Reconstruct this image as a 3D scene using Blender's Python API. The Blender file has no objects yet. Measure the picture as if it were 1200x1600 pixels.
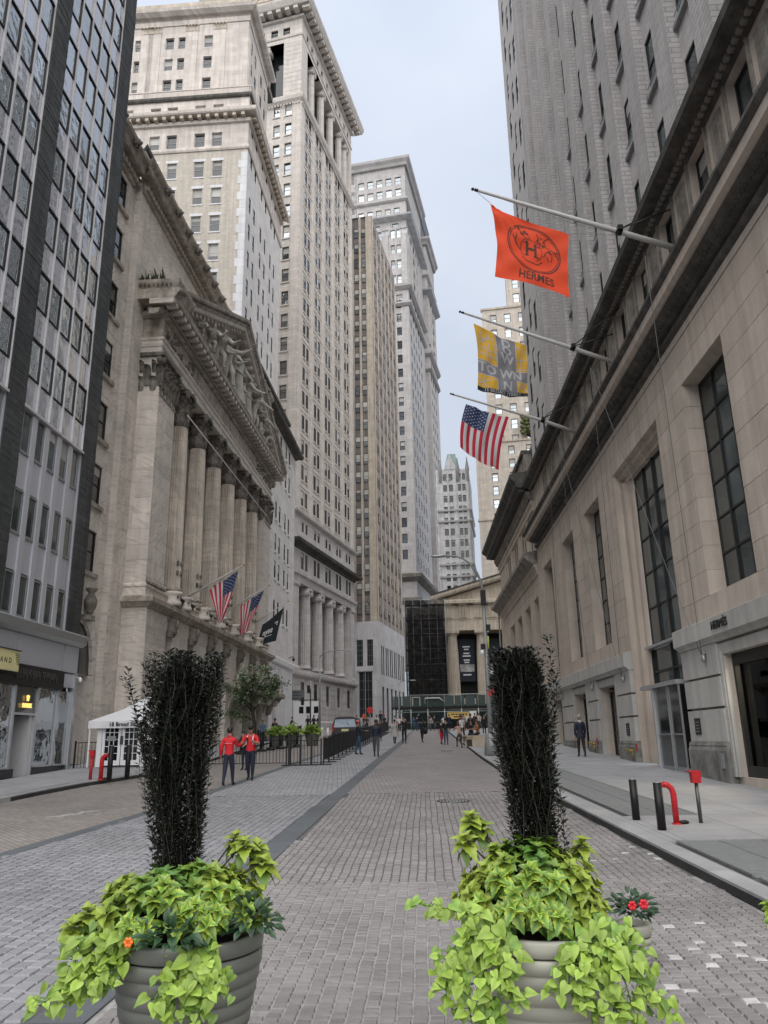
import bpy,bmesh,math,random
from mathutils import Vector,Matrix,noise as mnoise
R_=random.Random(7)
sc=bpy.context.scene
COL=sc.collection
rad=math.radians

# ------------------------------------------------------------------ camera, sky, sun, exposure
SLOPE,EYE=0.0325,2.2
def g(Y):return SLOPE*Y  # the street climbs away from the camera
cam_d=bpy.data.cameras.new('camera');cam=bpy.data.objects.new('camera',cam_d);COL.objects.link(cam)
sc.camera=cam
cam_d.sensor_fit='VERTICAL';cam_d.sensor_height=36.0;cam_d.lens=36.0*1215/1600
cam_d.clip_start=0.1;cam_d.clip_end=3000
P_,RL_=rad(16.277),rad(1.06)
fw=Vector((0,math.cos(P_),math.sin(P_)));up0=Vector((0,-math.sin(P_),math.cos(P_)));r0=Vector((1,0,0))
rt=r0*math.cos(RL_)-up0*math.sin(RL_);upv=r0*math.sin(RL_)+up0*math.cos(RL_)
m=Matrix((rt,upv,-fw)).transposed().to_4x4();m.translation=Vector((0,0,EYE));cam.matrix_world=m
CAM=Vector((0,0,EYE))

SUN_EL,SUN_AZ=56.0,179.0  # degrees, azimuth clockwise from +Y
w=bpy.data.worlds.new('World');sc.world=w;w.use_nodes=True
nt=w.node_tree;nt.nodes.clear()
out=nt.nodes.new('ShaderNodeOutputWorld');bg=nt.nodes.new('ShaderNodeBackground')
sky=nt.nodes.new('ShaderNodeTexSky');sky.sky_type='NISHITA';sky.sun_disc=False
sky.sun_elevation=rad(SUN_EL);sky.sun_rotation=rad(SUN_AZ);sky.air_density=1.0;sky.dust_density=2.0
tc=nt.nodes.new('ShaderNodeTexCoord');mp=nt.nodes.new('ShaderNodeMapping');mp.inputs['Scale'].default_value=(1.0,1.0,2.2)
nz=nt.nodes.new('ShaderNodeTexNoise');nz.inputs['Scale'].default_value=2.3;nz.inputs['Detail'].default_value=5;nz.inputs['Roughness'].default_value=0.5
cr=nt.nodes.new('ShaderNodeValToRGB');e=cr.color_ramp.elements
e[0].position=0.3;e[0].color=(2.75,3.1,3.7,1);e[1].position=0.72;e[1].color=(3.55,3.78,4.2,1)
mx=nt.nodes.new('ShaderNodeMixRGB');mx.inputs[0].default_value=0.9
nt.links.new(tc.outputs['Generated'],mp.inputs[0]);nt.links.new(mp.outputs[0],nz.inputs['Vector'])
nt.links.new(nz.outputs[0],cr.inputs[0]);nt.links.new(sky.outputs[0],mx.inputs[1]);nt.links.new(cr.outputs[0],mx.inputs[2])
# an overcast sky is brighter overhead: (1 + 2 sin elevation) / 3
sx_=nt.nodes.new('ShaderNodeSeparateXYZ');nt.links.new(tc.outputs['Generated'],sx_.inputs[0])
gr=nt.nodes.new('ShaderNodeMapRange');gr.inputs['From Min'].default_value=0.0;gr.inputs['From Max'].default_value=1.0;gr.inputs['To Min'].default_value=0.88;gr.inputs['To Max'].default_value=1.65
nt.links.new(sx_.outputs[2],gr.inputs[0]);gs=nt.nodes.new('ShaderNodeVectorMath');gs.operation='SCALE';nt.links.new(mx.outputs[0],gs.inputs[0]);nt.links.new(gr.outputs[0],gs.inputs['Scale'])
nt.links.new(gs.outputs[0],bg.inputs[0]);bg.inputs[1].default_value=0.062
nt.links.new(bg.outputs[0],out.inputs[0])

sun_d=bpy.data.lights.new('sun','SUN');sun_d.energy=1.5;sun_d.angle=rad(100);sun_d.color=(1.0,0.965,0.91)
sun=bpy.data.objects.new('sun',sun_d);COL.objects.link(sun)
sd=Vector((math.sin(rad(SUN_AZ))*math.cos(rad(SUN_EL)),math.cos(rad(SUN_AZ))*math.cos(rad(SUN_EL)),math.sin(rad(SUN_EL))))
sun.rotation_euler=(-sd).to_track_quat('-Z','Y').to_euler()
sun.location=(0,0,200)
sc.view_settings.view_transform='Standard';sc.view_settings.look='None'
sc.view_settings.gamma=1.0;sc.view_settings.use_curve_mapping=False
sc.view_settings.exposure=1.5
sc.render.engine='CYCLES'
try:
    sc.cycles.max_bounces=6;sc.cycles.transparent_max_bounces=12
except Exception:pass

# ------------------------------------------------------------------ helpers
WM={}
def rotz(a):return Matrix.Rotation(a,4,'Z')
def tag(o,label=None,cat=None,group=None,kind=None):
    if label:o['label']=label
    if cat:o['category']=cat
    if group:o['group']=group
    if kind:o['kind']=kind
    return o
def attach(o,parent,W):
    """link o with the world matrix W under parent"""
    COL.objects.link(o)
    if parent is not None:
        o.parent=parent;o.matrix_local=WM[parent].inverted()@W
    else:
        o.matrix_local=W
    WM[o]=W
    return o
def thing(name,loc,ang=0,label=None,cat=None,group=None,kind=None):
    o=bpy.data.objects.new(name,None);o.empty_display_size=0.3
    attach(o,None,Matrix.Translation(Vector(loc))@rotz(ang))
    return tag(o,label,cat,group,kind)
def put(name,mesh,parent,W,**k):
    o=bpy.data.objects.new(name,mesh);attach(o,parent,W);return tag(o,**k)

class Face:
    """a vertical facade plane; s is the world Y ('E','W') or X ('S') along it, d metres out of it, z world height"""
    def __init__(self,X0,Y0,az,kind):
        a=rad(az);self.o=(X0,Y0);self.kind=kind
        if kind=='E':self.t=(math.tan(a),1.0);self.n=(math.cos(a),-math.sin(a));self.s0=Y0
        elif kind=='W':self.t=(math.tan(a),1.0);self.n=(-math.cos(a),math.sin(a));self.s0=Y0
        else:self.t=(1.0,-math.tan(a));self.n=(-math.sin(a),-math.cos(a));self.s0=X0
        self.ang=math.atan2(self.n[1],self.n[0])-math.pi/2  # local +y = outward normal
    def P(self,s,d,z):
        k=s-self.s0
        return Vector((self.o[0]+k*self.t[0]+d*self.n[0],self.o[1]+k*self.t[1]+d*self.n[1],z))
    def Y(self,s):return self.o[1]+(s-self.s0)*self.t[1]
    def M(self,s,d,z):return Matrix.Translation(self.P(s,d,z))@rotz(self.ang)
    def off(self,d):
        f=Face.__new__(Face);f.__dict__.update(self.__dict__)
        f.o=(self.o[0]+d*self.n[0],self.o[1]+d*self.n[1]);return f

class MB:
    def __init__(self):self.v=[];self.f=[];self.m=[];self.a=[];self.sm=[]
    def poly(self,pts,mat=0,a=0.0,sm=False):
        i=len(self.v);self.v.extend(pts);self.f.append(tuple(range(i,i+len(pts))));self.m.append(mat);self.a.append(a);self.sm.append(sm)
    def hexa(self,p,mat=0,a=0.0,skip=()):
        i=len(self.v);self.v.extend(p)
        for k,q in enumerate(((0,3,2,1),(4,5,6,7),(0,1,5,4),(1,2,6,5),(2,3,7,6),(3,0,4,7))):
            if k in skip:continue
            self.f.append(tuple(i+j for j in q));self.m.append(mat);self.a.append(a);self.sm.append(False)
    def box(self,c,s,mat=0,M=None,a=0.0):
        x,y,z=s[0]/2,s[1]/2,s[2]/2;c=Vector(c)
        p=[Vector(q)for q in((-x,-y,-z),(x,-y,-z),(x,y,-z),(-x,y,-z),(-x,-y,z),(x,-y,z),(x,y,z),(-x,y,z))]
        p=[c+q for q in p]
        if M is not None:p=[M@q for q in p]
        self.hexa(p,mat,a)
    def fbox(self,F,s0,s1,d0,d1,z0,z1,mat=0,a=0.0):
        P=F.P;self.hexa([P(s0,d0,z0),P(s1,d0,z0),P(s1,d1,z0),P(s0,d1,z0),P(s0,d0,z1),P(s1,d0,z1),P(s1,d1,z1),P(s0,d1,z1)],mat,a)
    def prof(self,F,s0,s1,pts,mat=0,a=0.0,mit0=0,mit1=0):
        """(d,z) profile swept along s; mit = 1 widens the end by d (a mitred outer corner)"""
        n=len(pts)
        A=[F.P(s0-mit0*d,d,z)for d,z in pts];B=[F.P(s1+mit1*d,d,z)for d,z in pts]
        for i in range(n):
            j=(i+1)%n;self.poly([A[i],A[j],B[j],B[i]],mat,a)
        self.poly(A,mat,a);self.poly(B[::-1],mat,a)
    def wall(self,F,s0,s1,z0,z1,ops=(),depth=0.4,mat=0,d=0.0,rmat=None):
        rmat=mat if rmat is None else rmat
        ss=sorted({round(x,4)for x in[s0,s1]+[q for o in ops for q in o[:2]]if s0-1e-6<=x<=s1+1e-6})
        zs=sorted({round(x,4)for x in[z0,z1]+[q for o in ops for q in o[2:4]]if z0-1e-6<=x<=z1+1e-6})
        import bisect
        solid=[[True]*(len(zs)-1)for _ in range(len(ss)-1)]
        for o in ops:
            i0=bisect.bisect_left(ss,round(max(o[0],s0),4));i1=bisect.bisect_left(ss,round(min(o[1],s1),4))
            j0=bisect.bisect_left(zs,round(max(o[2],z0),4));j1=bisect.bisect_left(zs,round(min(o[3],z1),4))
            for i in range(i0,i1):
                for j in range(j0,j1):solid[i][j]=False
        for i in range(len(ss)-1):
            j=0
            while j<len(zs)-1:
                if not solid[i][j]:j+=1;continue
                k=j
                while k<len(zs)-1 and solid[i][k]:k+=1
                self.poly([F.P(ss[i],d,zs[j]),F.P(ss[i+1],d,zs[j]),F.P(ss[i+1],d,zs[k]),F.P(ss[i],d,zs[k])],mat)
                j=k
        for o in ops:
            a,b,c,e=o[:4];dp=o[4]if len(o)>4 else depth;q=d-dp
            self.poly([F.P(a,d,c),F.P(a,q,c),F.P(a,q,e),F.P(a,d,e)],rmat)
            self.poly([F.P(b,d,c),F.P(b,q,c),F.P(b,q,e),F.P(b,d,e)],rmat)
            self.poly([F.P(a,d,c),F.P(b,d,c),F.P(b,q,c),F.P(a,q,c)],rmat)
            self.poly([F.P(a,d,e),F.P(b,d,e),F.P(b,q,e),F.P(a,q,e)],rmat)
    def tube(self,pts,r,n=8,mat=0,cap=True,sm=True):
        pts=[Vector(p)for p in pts];rs=r if isinstance(r,(list,tuple))else[r]*len(pts)
        base=len(self.v);prev=None
        for k,p in enumerate(pts):
            t=(pts[min(k+1,len(pts)-1)]-pts[max(k-1,0)])
            t=t.normalized()if t.length>1e-9 else Vector((0,0,1))
            u=(prev-t*prev.dot(t))if prev is not None else(t.cross(Vector((0,0,1)))if abs(t.z)<0.9 else t.cross(Vector((1,0,0))))
            u.normalize();prev=u;v=t.cross(u)
            for i in range(n):
                an=2*math.pi*i/n;self.v.append(p+(u*math.cos(an)+v*math.sin(an))*rs[k])
        for k in range(len(pts)-1):
            for i in range(n):
                j=(i+1)%n
                self.f.append((base+k*n+i,base+k*n+j,base+(k+1)*n+j,base+(k+1)*n+i));self.m.append(mat);self.a.append(0.0);self.sm.append(sm)
        if cap:
            self.f.append(tuple(base+i for i in range(n))[::-1]);self.m.append(mat);self.a.append(0.0);self.sm.append(False)
            self.f.append(tuple(base+(len(pts)-1)*n+i for i in range(n)));self.m.append(mat);self.a.append(0.0);self.sm.append(False)
    def lathe(self,c,prof,n=16,mat=0,flute=0,sm=True,M=None):
        """prof = [(r,z)...] round the vertical through c; flute = depth of scallops"""
        c=Vector(c);base=len(self.v)
        for r,z in prof:
            for i in range(n):
                an=2*math.pi*i/n;rr=r*(1-flute*(i%2))
                p=c+Vector((rr*math.cos(an),rr*math.sin(an),z));self.v.append(M@p if M is not None else p)
        for k in range(len(prof)-1):
            for i in range(n):
                j=(i+1)%n
                self.f.append((base+k*n+i,base+k*n+j,base+(k+1)*n+j,base+(k+1)*n+i));self.m.append(mat);self.a.append(0.0);self.sm.append(sm and not flute)
        self.f.append(tuple(base+i for i in range(n))[::-1]);self.m.append(mat);self.a.append(0.0);self.sm.append(False)
        self.f.append(tuple(base+(len(prof)-1)*n+i for i in range(n)));self.m.append(mat);self.a.append(0.0);self.sm.append(False)
    def blob(self,c,s,mat=0,n=8,k=5,jit=0.0):
        c=Vector(c);base=len(self.v)
        for a in range(k+1):
            th=math.pi*a/k
            for i in range(n):
                ph=2*math.pi*i/n;q=1+R_.uniform(-jit,jit)
                self.v.append(c+Vector((s[0]*math.sin(th)*math.cos(ph)*q,s[1]*math.sin(th)*math.sin(ph)*q,s[2]*math.cos(th))))
        for a in range(k):
            for i in range(n):
                j=(i+1)%n
                self.f.append((base+a*n+i,base+(a+1)*n+i,base+(a+1)*n+j,base+a*n+j));self.m.append(mat);self.a.append(0.0);self.sm.append(True)
    def mesh(self,name,mats,M=None):
        me=bpy.data.meshes.new(name)
        vs=self.v if M is None else[M@v for v in self.v]
        me.from_pydata([tuple(v)for v in vs],[],self.f)
        for q in(mats if isinstance(mats,(list,tuple))else[mats]):me.materials.append(q)
        me.polygons.foreach_set('material_index',self.m)
        me.polygons.foreach_set('use_smooth',self.sm)
        if any(self.a):
            at=me.attributes.new('v','FLOAT','FACE');at.data.foreach_set('value',self.a)
        me.update()
        return me
    def build(self,name,mats,parent=None,origin=None,ang=0,**k):
        """one mesh object; verts are in world space"""
        W=WM[parent]if(parent is not None and origin is None)else Matrix.Translation(Vector(origin or(0,0,0)))@rotz(ang)
        me=self.mesh(name,mats,W.inverted())
        o=bpy.data.objects.new(name,me);attach(o,parent,W);return tag(o,**k)

def place_many(root,name,items,limit=300):
    """items: (mesh, world matrix); the nearest ones become objects of their own, the rest ONE part"""
    items=sorted(items,key=lambda t:(t[1].translation-CAM).length)
    for me,W in items[:limit]:put(name,me,root,W)
    rest=items[limit:]
    if rest:
        inv=WM[root].inverted();V=[];Fc=[];Mi=[];mats=[];mi={}
        for me,W in rest:
            T=inv@W;b=len(V);V.extend([tuple(T@v.co)for v in me.vertices])
            loc=[]
            for q in me.materials:
                if q.name not in mi:mi[q.name]=len(mats);mats.append(q)
                loc.append(mi[q.name])
            for p in me.polygons:Fc.append(tuple(b+i for i in p.vertices));Mi.append(loc[p.material_index])
        me=bpy.data.meshes.new(name+'_rest');me.from_pydata(V,[],Fc)
        for q in mats:me.materials.append(q)
        me.polygons.foreach_set('material_index',Mi);me.update()
        o=bpy.data.objects.new(name,me);attach(o,root,WM[root]);o['kind']='stuff'

def text_mesh(s,size,mat,ext=0.01,bold=0.0,align='CENTER',res=2,space=1.0):
    c=bpy.data.curves.new('lettering','FONT');c.body=s;c.size=size;c.extrude=ext;c.offset=bold;c.align_x=align;c.align_y='CENTER'
    c.resolution_u=res;c.space_character=space
    o=bpy.data.objects.new('lettering',c);COL.objects.link(o)
    dg=bpy.context.evaluated_depsgraph_get();dg.update()
    me=bpy.data.meshes.new_from_object(o.evaluated_get(dg));bpy.data.objects.remove(o);me.name='lettering'
    me.materials.clear();me.materials.append(mat)
    return me
def face_text(root,name,s,size,mat,F,sm,d,z,sx=1.0,**k):
    """letters standing on facade F, centred at (sm, z)"""
    me=text_mesh(s,size,mat,**k)
    # text lies in its local XY facing +Z: turn it so X runs to the reader's right and +Z is the facade normal
    nrm=Vector((F.n[0],F.n[1],0));up=Vector((0,0,1));right=up.cross(nrm)
    Mx=Matrix((right,up,nrm)).transposed().to_4x4();Mx.translation=F.P(sm,d,z)
    return put(name,me,root,Mx@Matrix.Diagonal(Vector((sx,1,1,1))))

# ------------------------------------------------------------------ materials
def nm(name):
    m=bpy.data.materials.new(name);m.use_nodes=True;n=m.node_tree.nodes;l=m.node_tree.links
    return m,n,l,n['Principled BSDF']
def setp(b,**k):
    for a,v in k.items():b.inputs[a.replace('_',' ')].default_value=v
def c4(c,k=1.0):return(c[0]*k,c[1]*k,c[2]*k,1)
def mat(name,col,rough=0.6,metal=0.0,noise=0.0,nscale=8.0,bump=0.0,spec=0.5,vary=0.0,emit=None):
    m,n,l,b=nm(name);setp(b,Roughness=rough,Metallic=metal);b.inputs['Specular IOR Level'].default_value=spec
    b.inputs['Base Color'].default_value=c4(col)
    if noise or bump or vary:
        t=n.new('ShaderNodeTexCoord');z=n.new('ShaderNodeTexNoise');z.inputs['Scale'].default_value=nscale;z.inputs['Detail'].default_value=5;z.inputs['Roughness'].default_value=0.65
        l.new(t.outputs['Object'],z.inputs['Vector'])
        oi=n.new('ShaderNodeObjectInfo');at=n.new('ShaderNodeAttribute');at.attribute_name='v'
        ad=n.new('ShaderNodeMath');ad.operation='ADD';l.new(oi.outputs['Random'],ad.inputs[0]);l.new(at.outputs['Fac'],ad.inputs[1])
        sb=n.new('ShaderNodeMath');sb.operation='FRACT';l.new(ad.outputs[0],sb.inputs[0])
        mr=n.new('ShaderNodeMapRange');mr.inputs['To Min'].default_value=1-vary;mr.inputs['To Max'].default_value=1+vary;l.new(sb.outputs[0],mr.inputs[0])
        mr2=n.new('ShaderNodeMapRange');mr2.inputs['From Min'].default_value=0.25;mr2.inputs['From Max'].default_value=0.75;mr2.inputs['To Min'].default_value=1-noise;mr2.inputs['To Max'].default_value=1+noise;l.new(z.outputs[0],mr2.inputs[0])
        mu=n.new('ShaderNodeMath');mu.operation='MULTIPLY';l.new(mr.outputs[0],mu.inputs[0]);l.new(mr2.outputs[0],mu.inputs[1])
        vm=n.new('ShaderNodeVectorMath');vm.operation='SCALE';vm.inputs[0].default_value=col;l.new(mu.outputs[0],vm.inputs['Scale']);l.new(vm.outputs[0],b.inputs['Base Color'])
        if bump:
            bp=n.new('ShaderNodeBump');bp.inputs['Strength'].default_value=bump;bp.inputs['Distance'].default_value=0.01;l.new(z.outputs[0],bp.inputs['Height']);l.new(bp.outputs[0],b.inputs['Normal'])
    if emit:b.inputs['Emission Color'].default_value=c4(emit[0]);b.inputs['Emission Strength'].default_value=emit[1]
    return m
def stone(name,col,col2=None,joint=None,mort=0.6,rough=0.8,noise=0.14,streak=0.12,vein=0.0,vary=0.06,jb=0.5,msize=0.02,grime=0.0):
    """building stone or brick: mottling, faint vertical rain streaks, optional coursing with fine joints, optional veins"""
    m,n,l,b=nm(name);setp(b,Roughness=rough);b.inputs['Specular IOR Level'].default_value=0.3
    t=n.new('ShaderNodeTexCoord');sp=n.new('ShaderNodeSeparateXYZ');l.new(t.outputs['Object'],sp.inputs[0])
    ad=n.new('ShaderNodeMath');ad.operation='ADD';l.new(sp.outputs[0],ad.inputs[0]);l.new(sp.outputs[1],ad.inputs[1])
    cb=n.new('ShaderNodeCombineXYZ');l.new(ad.outputs[0],cb.inputs[0]);l.new(sp.outputs[2],cb.inputs[1])
    z1=n.new('ShaderNodeTexNoise');z1.inputs['Scale'].default_value=0.9;z1.inputs['Detail'].default_value=7;z1.inputs['Roughness'].default_value=0.62;l.new(t.outputs['Object'],z1.inputs['Vector'])
    ms=n.new('ShaderNodeMapping');ms.inputs['Scale'].default_value=(1.7,0.09,1);l.new(cb.outputs[0],ms.inputs[0])
    z2=n.new('ShaderNodeTexNoise');z2.inputs['Scale'].default_value=1.6;z2.inputs['Detail'].default_value=5;l.new(ms.outputs[0],z2.inputs['Vector'])
    z3=n.new('ShaderNodeTexNoise');z3.inputs['Scale'].default_value=26;z3.inputs['Detail'].default_value=4;l.new(t.outputs['Object'],z3.inputs['Vector'])
    oi=n.new('ShaderNodeObjectInfo');at=n.new('ShaderNodeAttribute');at.attribute_name='v'
    a2=n.new('ShaderNodeMath');a2.operation='ADD';l.new(oi.outputs['Random'],a2.inputs[0]);l.new(at.outputs['Fac'],a2.inputs[1])
    fr=n.new('ShaderNodeMath');fr.operation='FRACT';l.new(a2.outputs[0],fr.inputs[0])
    def rng(src,lo,hi,fmin=0.28,fmax=0.72):
        r=n.new('ShaderNodeMapRange');r.inputs['From Min'].default_value=fmin;r.inputs['From Max'].default_value=fmax
        r.inputs['To Min'].default_value=lo;r.inputs['To Max'].default_value=hi;l.new(src,r.inputs[0]);return r.outputs[0]
    def mul(a,c):
        q=n.new('ShaderNodeMath');q.operation='MULTIPLY';l.new(a,q.inputs[0]);l.new(c,q.inputs[1]);return q.outputs[0]
    f=mul(rng(z1.outputs[0],1-noise,1+noise),rng(z2.outputs[0],1-streak,1+streak*0.6))
    f=mul(f,rng(fr.outputs[0],1-vary,1+vary,0,1));f=mul(f,rng(z3.outputs[0],0.96,1.04))
    mixc=n.new('ShaderNodeMixRGB');mixc.inputs[1].default_value=c4(col);mixc.inputs[2].default_value=c4(col2 or col)
    z4=n.new('ShaderNodeTexNoise');z4.inputs['Scale'].default_value=0.35;z4.inputs['Detail'].default_value=3;l.new(t.outputs['Object'],z4.inputs['Vector'])
    mm=n.new('ShaderNodeMath');mm.operation='ADD';l.new(rng(z4.outputs[0],0,0.7),mm.inputs[0]);l.new(rng(fr.outputs[0],-0.1,0.3,0,1),mm.inputs[1]);mm.use_clamp=True
    l.new(mm.outputs[0],mixc.inputs[0]);csrc=mixc.outputs[0];hsrc=z3.outputs[0]
    if vein:
        va=n.new('ShaderNodeVectorRotate');va.rotation_type='Z_AXIS';l.new(cb.outputs[0],va.inputs['Vector']);l.new(rng(fr.outputs[0],-0.15,0.75,0,1),va.inputs['Angle'])
        vo=n.new('ShaderNodeVectorMath');vo.operation='MULTIPLY_ADD';l.new(va.outputs[0],vo.inputs[0]);vo.inputs[1].default_value=(0.55,5.5,1);cx=n.new('ShaderNodeCombineXYZ');mz=n.new('ShaderNodeMath');mz.operation='MULTIPLY';l.new(fr.outputs[0],mz.inputs[0]);mz.inputs[1].default_value=37;l.new(mz.outputs[0],cx.inputs[2]);l.new(cx.outputs[0],vo.inputs[2])
        wv=n.new('ShaderNodeTexNoise');wv.inputs['Scale'].default_value=1.3;wv.inputs['Detail'].default_value=4;wv.inputs['Distortion'].default_value=0.8;l.new(vo.outputs[0],wv.inputs['Vector'])
        f=mul(f,rng(wv.outputs['Fac'],1-vein,1+vein*0.35,0.30,0.52))
    if joint:
        bk=n.new('ShaderNodeTexBrick');bk.inputs['Scale'].default_value=1;bk.inputs['Mortar Size'].default_value=msize;bk.inputs['Brick Width'].default_value=joint[0];bk.inputs['Row Height'].default_value=joint[1]
        bk.inputs['Mortar Smooth'].default_value=0.3;bk.inputs['Color1'].default_value=(0.9,0.9,0.9,1);bk.inputs['Color2'].default_value=(1.06,1.06,1.06,1);bk.inputs['Mortar'].default_value=(mort,mort,mort,1)
        l.new(cb.outputs[0],bk.inputs['Vector']);vm=n.new('ShaderNodeMixRGB');vm.blend_type='MULTIPLY';vm.inputs[0].default_value=1;l.new(csrc,vm.inputs[1]);l.new(bk.outputs['Color'],vm.inputs[2]);csrc=vm.outputs[0]
        sbn=n.new('ShaderNodeMath');sbn.operation='MULTIPLY_ADD';l.new(bk.outputs['Fac'],sbn.inputs[0]);sbn.inputs[1].default_value=-1.0;l.new(z3.outputs[0],sbn.inputs[2]);hsrc=sbn.outputs[0]
    sc_=n.new('ShaderNodeVectorMath');sc_.operation='SCALE';l.new(csrc,sc_.inputs[0]);l.new(f,sc_.inputs['Scale']);csrc=sc_.outputs[0]
    if grime:
        mg=n.new('ShaderNodeMixRGB');mg.inputs[2].default_value=c4((0.035,0.035,0.03));l.new(csrc,mg.inputs[1])
        zg=n.new('ShaderNodeTexNoise');zg.inputs['Scale'].default_value=2.4;zg.inputs['Detail'].default_value=6;zg.inputs['Roughness'].default_value=0.7;l.new(t.outputs['Object'],zg.inputs['Vector'])
        l.new(rng(zg.outputs[0],max(0,grime-0.35),min(1,grime+0.35),0.35,0.65),mg.inputs[0]);csrc=mg.outputs[0]
    l.new(csrc,b.inputs['Base Color'])
    bp=n.new('ShaderNodeBump');bp.inputs['Strength'].default_value=jb;bp.inputs['Distance'].default_value=0.02;l.new(hsrc,bp.inputs['Height']);l.new(bp.outputs[0],b.inputs['Normal'])
    return m
def glass(name,col=(0.02,0.025,0.028),rough=0.04,wav=0.25,wscale=0.8,spec=0.9,vary=0.3,metal=0.0):
    m,n,l,b=nm(name);setp(b,Roughness=rough,Metallic=metal);b.inputs['Specular IOR Level'].default_value=spec
    t=n.new('ShaderNodeTexCoord');z=n.new('ShaderNodeTexNoise');z.inputs['Scale'].default_value=wscale;z.inputs['Detail'].default_value=1.5
    oi=n.new('ShaderNodeObjectInfo');ad=n.new('ShaderNodeVectorMath');ad.operation='ADD';l.new(t.outputs['Object'],ad.inputs[0]);l.new(oi.outputs['Location'],ad.inputs[1]);l.new(ad.outputs[0],z.inputs['Vector'])
    bp=n.new('ShaderNodeBump');bp.inputs['Strength'].default_value=wav;bp.inputs['Distance'].default_value=0.05;l.new(z.outputs[0],bp.inputs['Height']);l.new(bp.outputs[0],b.inputs['Normal'])
    mr=n.new('ShaderNodeMapRange');mr.inputs['To Min'].default_value=1-vary;mr.inputs['To Max'].default_value=1+vary;l.new(oi.outputs['Random'],mr.inputs[0])
    vs=n.new('ShaderNodeVectorMath');vs.operation='SCALE';vs.inputs[0].default_value=col;l.new(mr.outputs[0],vs.inputs['Scale']);l.new(vs.outputs[0],b.inputs['Base Color'])
    return m
def clear_glass(name,tint=(0.9,0.93,0.92)):
    m,n,l,b=nm(name);n.remove(b)
    o=n['Material Output'];tr=n.new('ShaderNodeBsdfTransparent');tr.inputs[0].default_value=c4(tint);gl=n.new('ShaderNodeBsdfGlossy');gl.inputs['Roughness'].default_value=0.01
    fr=n.new('ShaderNodeFresnel');fr.inputs[0].default_value=1.18;mx=n.new('ShaderNodeMixShader');l.new(fr.outputs[0],mx.inputs[0]);l.new(tr.outputs[0],mx.inputs[1]);l.new(gl.outputs[0],mx.inputs[2]);l.new(mx.outputs[0],o.inputs[0])
    return m

M={}
M['lime']=stone('limestone',(0.56,0.485,0.41),(0.50,0.435,0.375),noise=0.11,streak=0.2,vary=0.07)
M['lime_base']=stone('grey_limestone_base',(0.50,0.485,0.455),(0.43,0.415,0.39),noise=0.13,streak=0.2,vary=0.05)
M['lime_dark']=stone('weathered_limestone',(0.40,0.36,0.31),(0.30,0.28,0.25),noise=0.2,streak=0.35,grime=0.25)
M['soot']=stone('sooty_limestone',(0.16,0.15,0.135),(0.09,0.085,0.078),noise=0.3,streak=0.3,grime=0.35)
M['gritty']=stone('stained_granite',(0.30,0.29,0.27),(0.24,0.24,0.225),noise=0.25,streak=0.4,grime=0.22)
M['greybrick']=stone('pale_grey_brick',(0.52,0.49,0.475),(0.48,0.455,0.445),joint=(0.62,0.21),mort=0.68,noise=0.07,streak=0.12,msize=0.022,jb=0.8)
M['greybrick2']=stone('painted_grey_brick',(0.56,0.53,0.515),(0.52,0.495,0.485),joint=(0.62,0.21),mort=0.88,noise=0.07,streak=0.1,msize=0.018,jb=0.6)
M['marble']=stone('georgia_marble',(0.68,0.62,0.56),(0.58,0.53,0.48),noise=0.13,streak=0.12,vein=0.2,vary=0.12)
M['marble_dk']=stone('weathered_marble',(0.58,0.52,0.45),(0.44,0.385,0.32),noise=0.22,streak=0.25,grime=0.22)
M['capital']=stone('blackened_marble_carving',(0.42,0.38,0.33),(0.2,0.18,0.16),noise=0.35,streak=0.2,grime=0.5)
M['sculpt']=stone('carved_marble',(0.62,0.59,0.53),(0.52,0.49,0.44),noise=0.2,streak=0.2,grime=0.12)
M['column']=stone('fluted_marble',(0.66,0.60,0.53),(0.55,0.49,0.42),joint=(40,1.9),mort=0.85,noise=0.2,streak=0.3,vein=0.15,msize=0.03)
M['white']=stone('white_marble_facade',(0.74,0.71,0.69),(0.68,0.655,0.635),joint=(1.5,0.62),mort=0.86,noise=0.07,streak=0.12,msize=0.014)
M['whiteblk']=stone('white_marble_quoin',(0.72,0.715,0.73),(0.68,0.675,0.68),noise=0.08,streak=0.1,vary=0.06)
M['creamstone']=stone('cream_tower_stone',(0.70,0.635,0.58),(0.62,0.56,0.50),joint=(1.4,0.7),mort=0.86,noise=0.12,streak=0.2,msize=0.012)
M['creambrick']=stone('cream_brick',(0.60,0.545,0.47),(0.53,0.48,0.41),joint=(0.4,0.16),mort=0.86,noise=0.1,streak=0.18,msize=0.012)
M['granite14']=stone('pale_granite',(0.66,0.605,0.55),(0.60,0.55,0.50),joint=(1.6,0.5),mort=0.74,noise=0.07,streak=0.12,msize=0.02)
M['granite14b']=stone('light_grey_granite',(0.62,0.585,0.57),(0.54,0.51,0.495),joint=(1.8,0.75),mort=0.72,noise=0.1,streak=0.15,msize=0.018)
M['beige']=stone('beige_limestone_tower',(0.56,0.49,0.40),(0.50,0.44,0.365),joint=(1.2,0.6),mort=0.85,noise=0.1,streak=0.2,msize=0.014)
M['dkbrick']=stone('dark_spandrel_panel',(0.24,0.215,0.205),(0.19,0.17,0.165),noise=0.25,streak=0.3)
M['brownbrick']=stone('mauve_brown_brick',(0.40,0.355,0.335),(0.35,0.31,0.295),joint=(0.5,0.2),mort=0.8,noise=0.12,streak=0.2)
M['whitebase']=stone('white_granite_base',(0.68,0.67,0.68),(0.62,0.61,0.62),joint=(1.6,1.2),mort=0.86,noise=0.07,streak=0.14,msize=0.012)
M['equit']=stone('grey_terracotta',(0.52,0.495,0.48),(0.46,0.435,0.42),joint=(1.5,0.9),mort=0.85,noise=0.08,streak=0.16)
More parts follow.
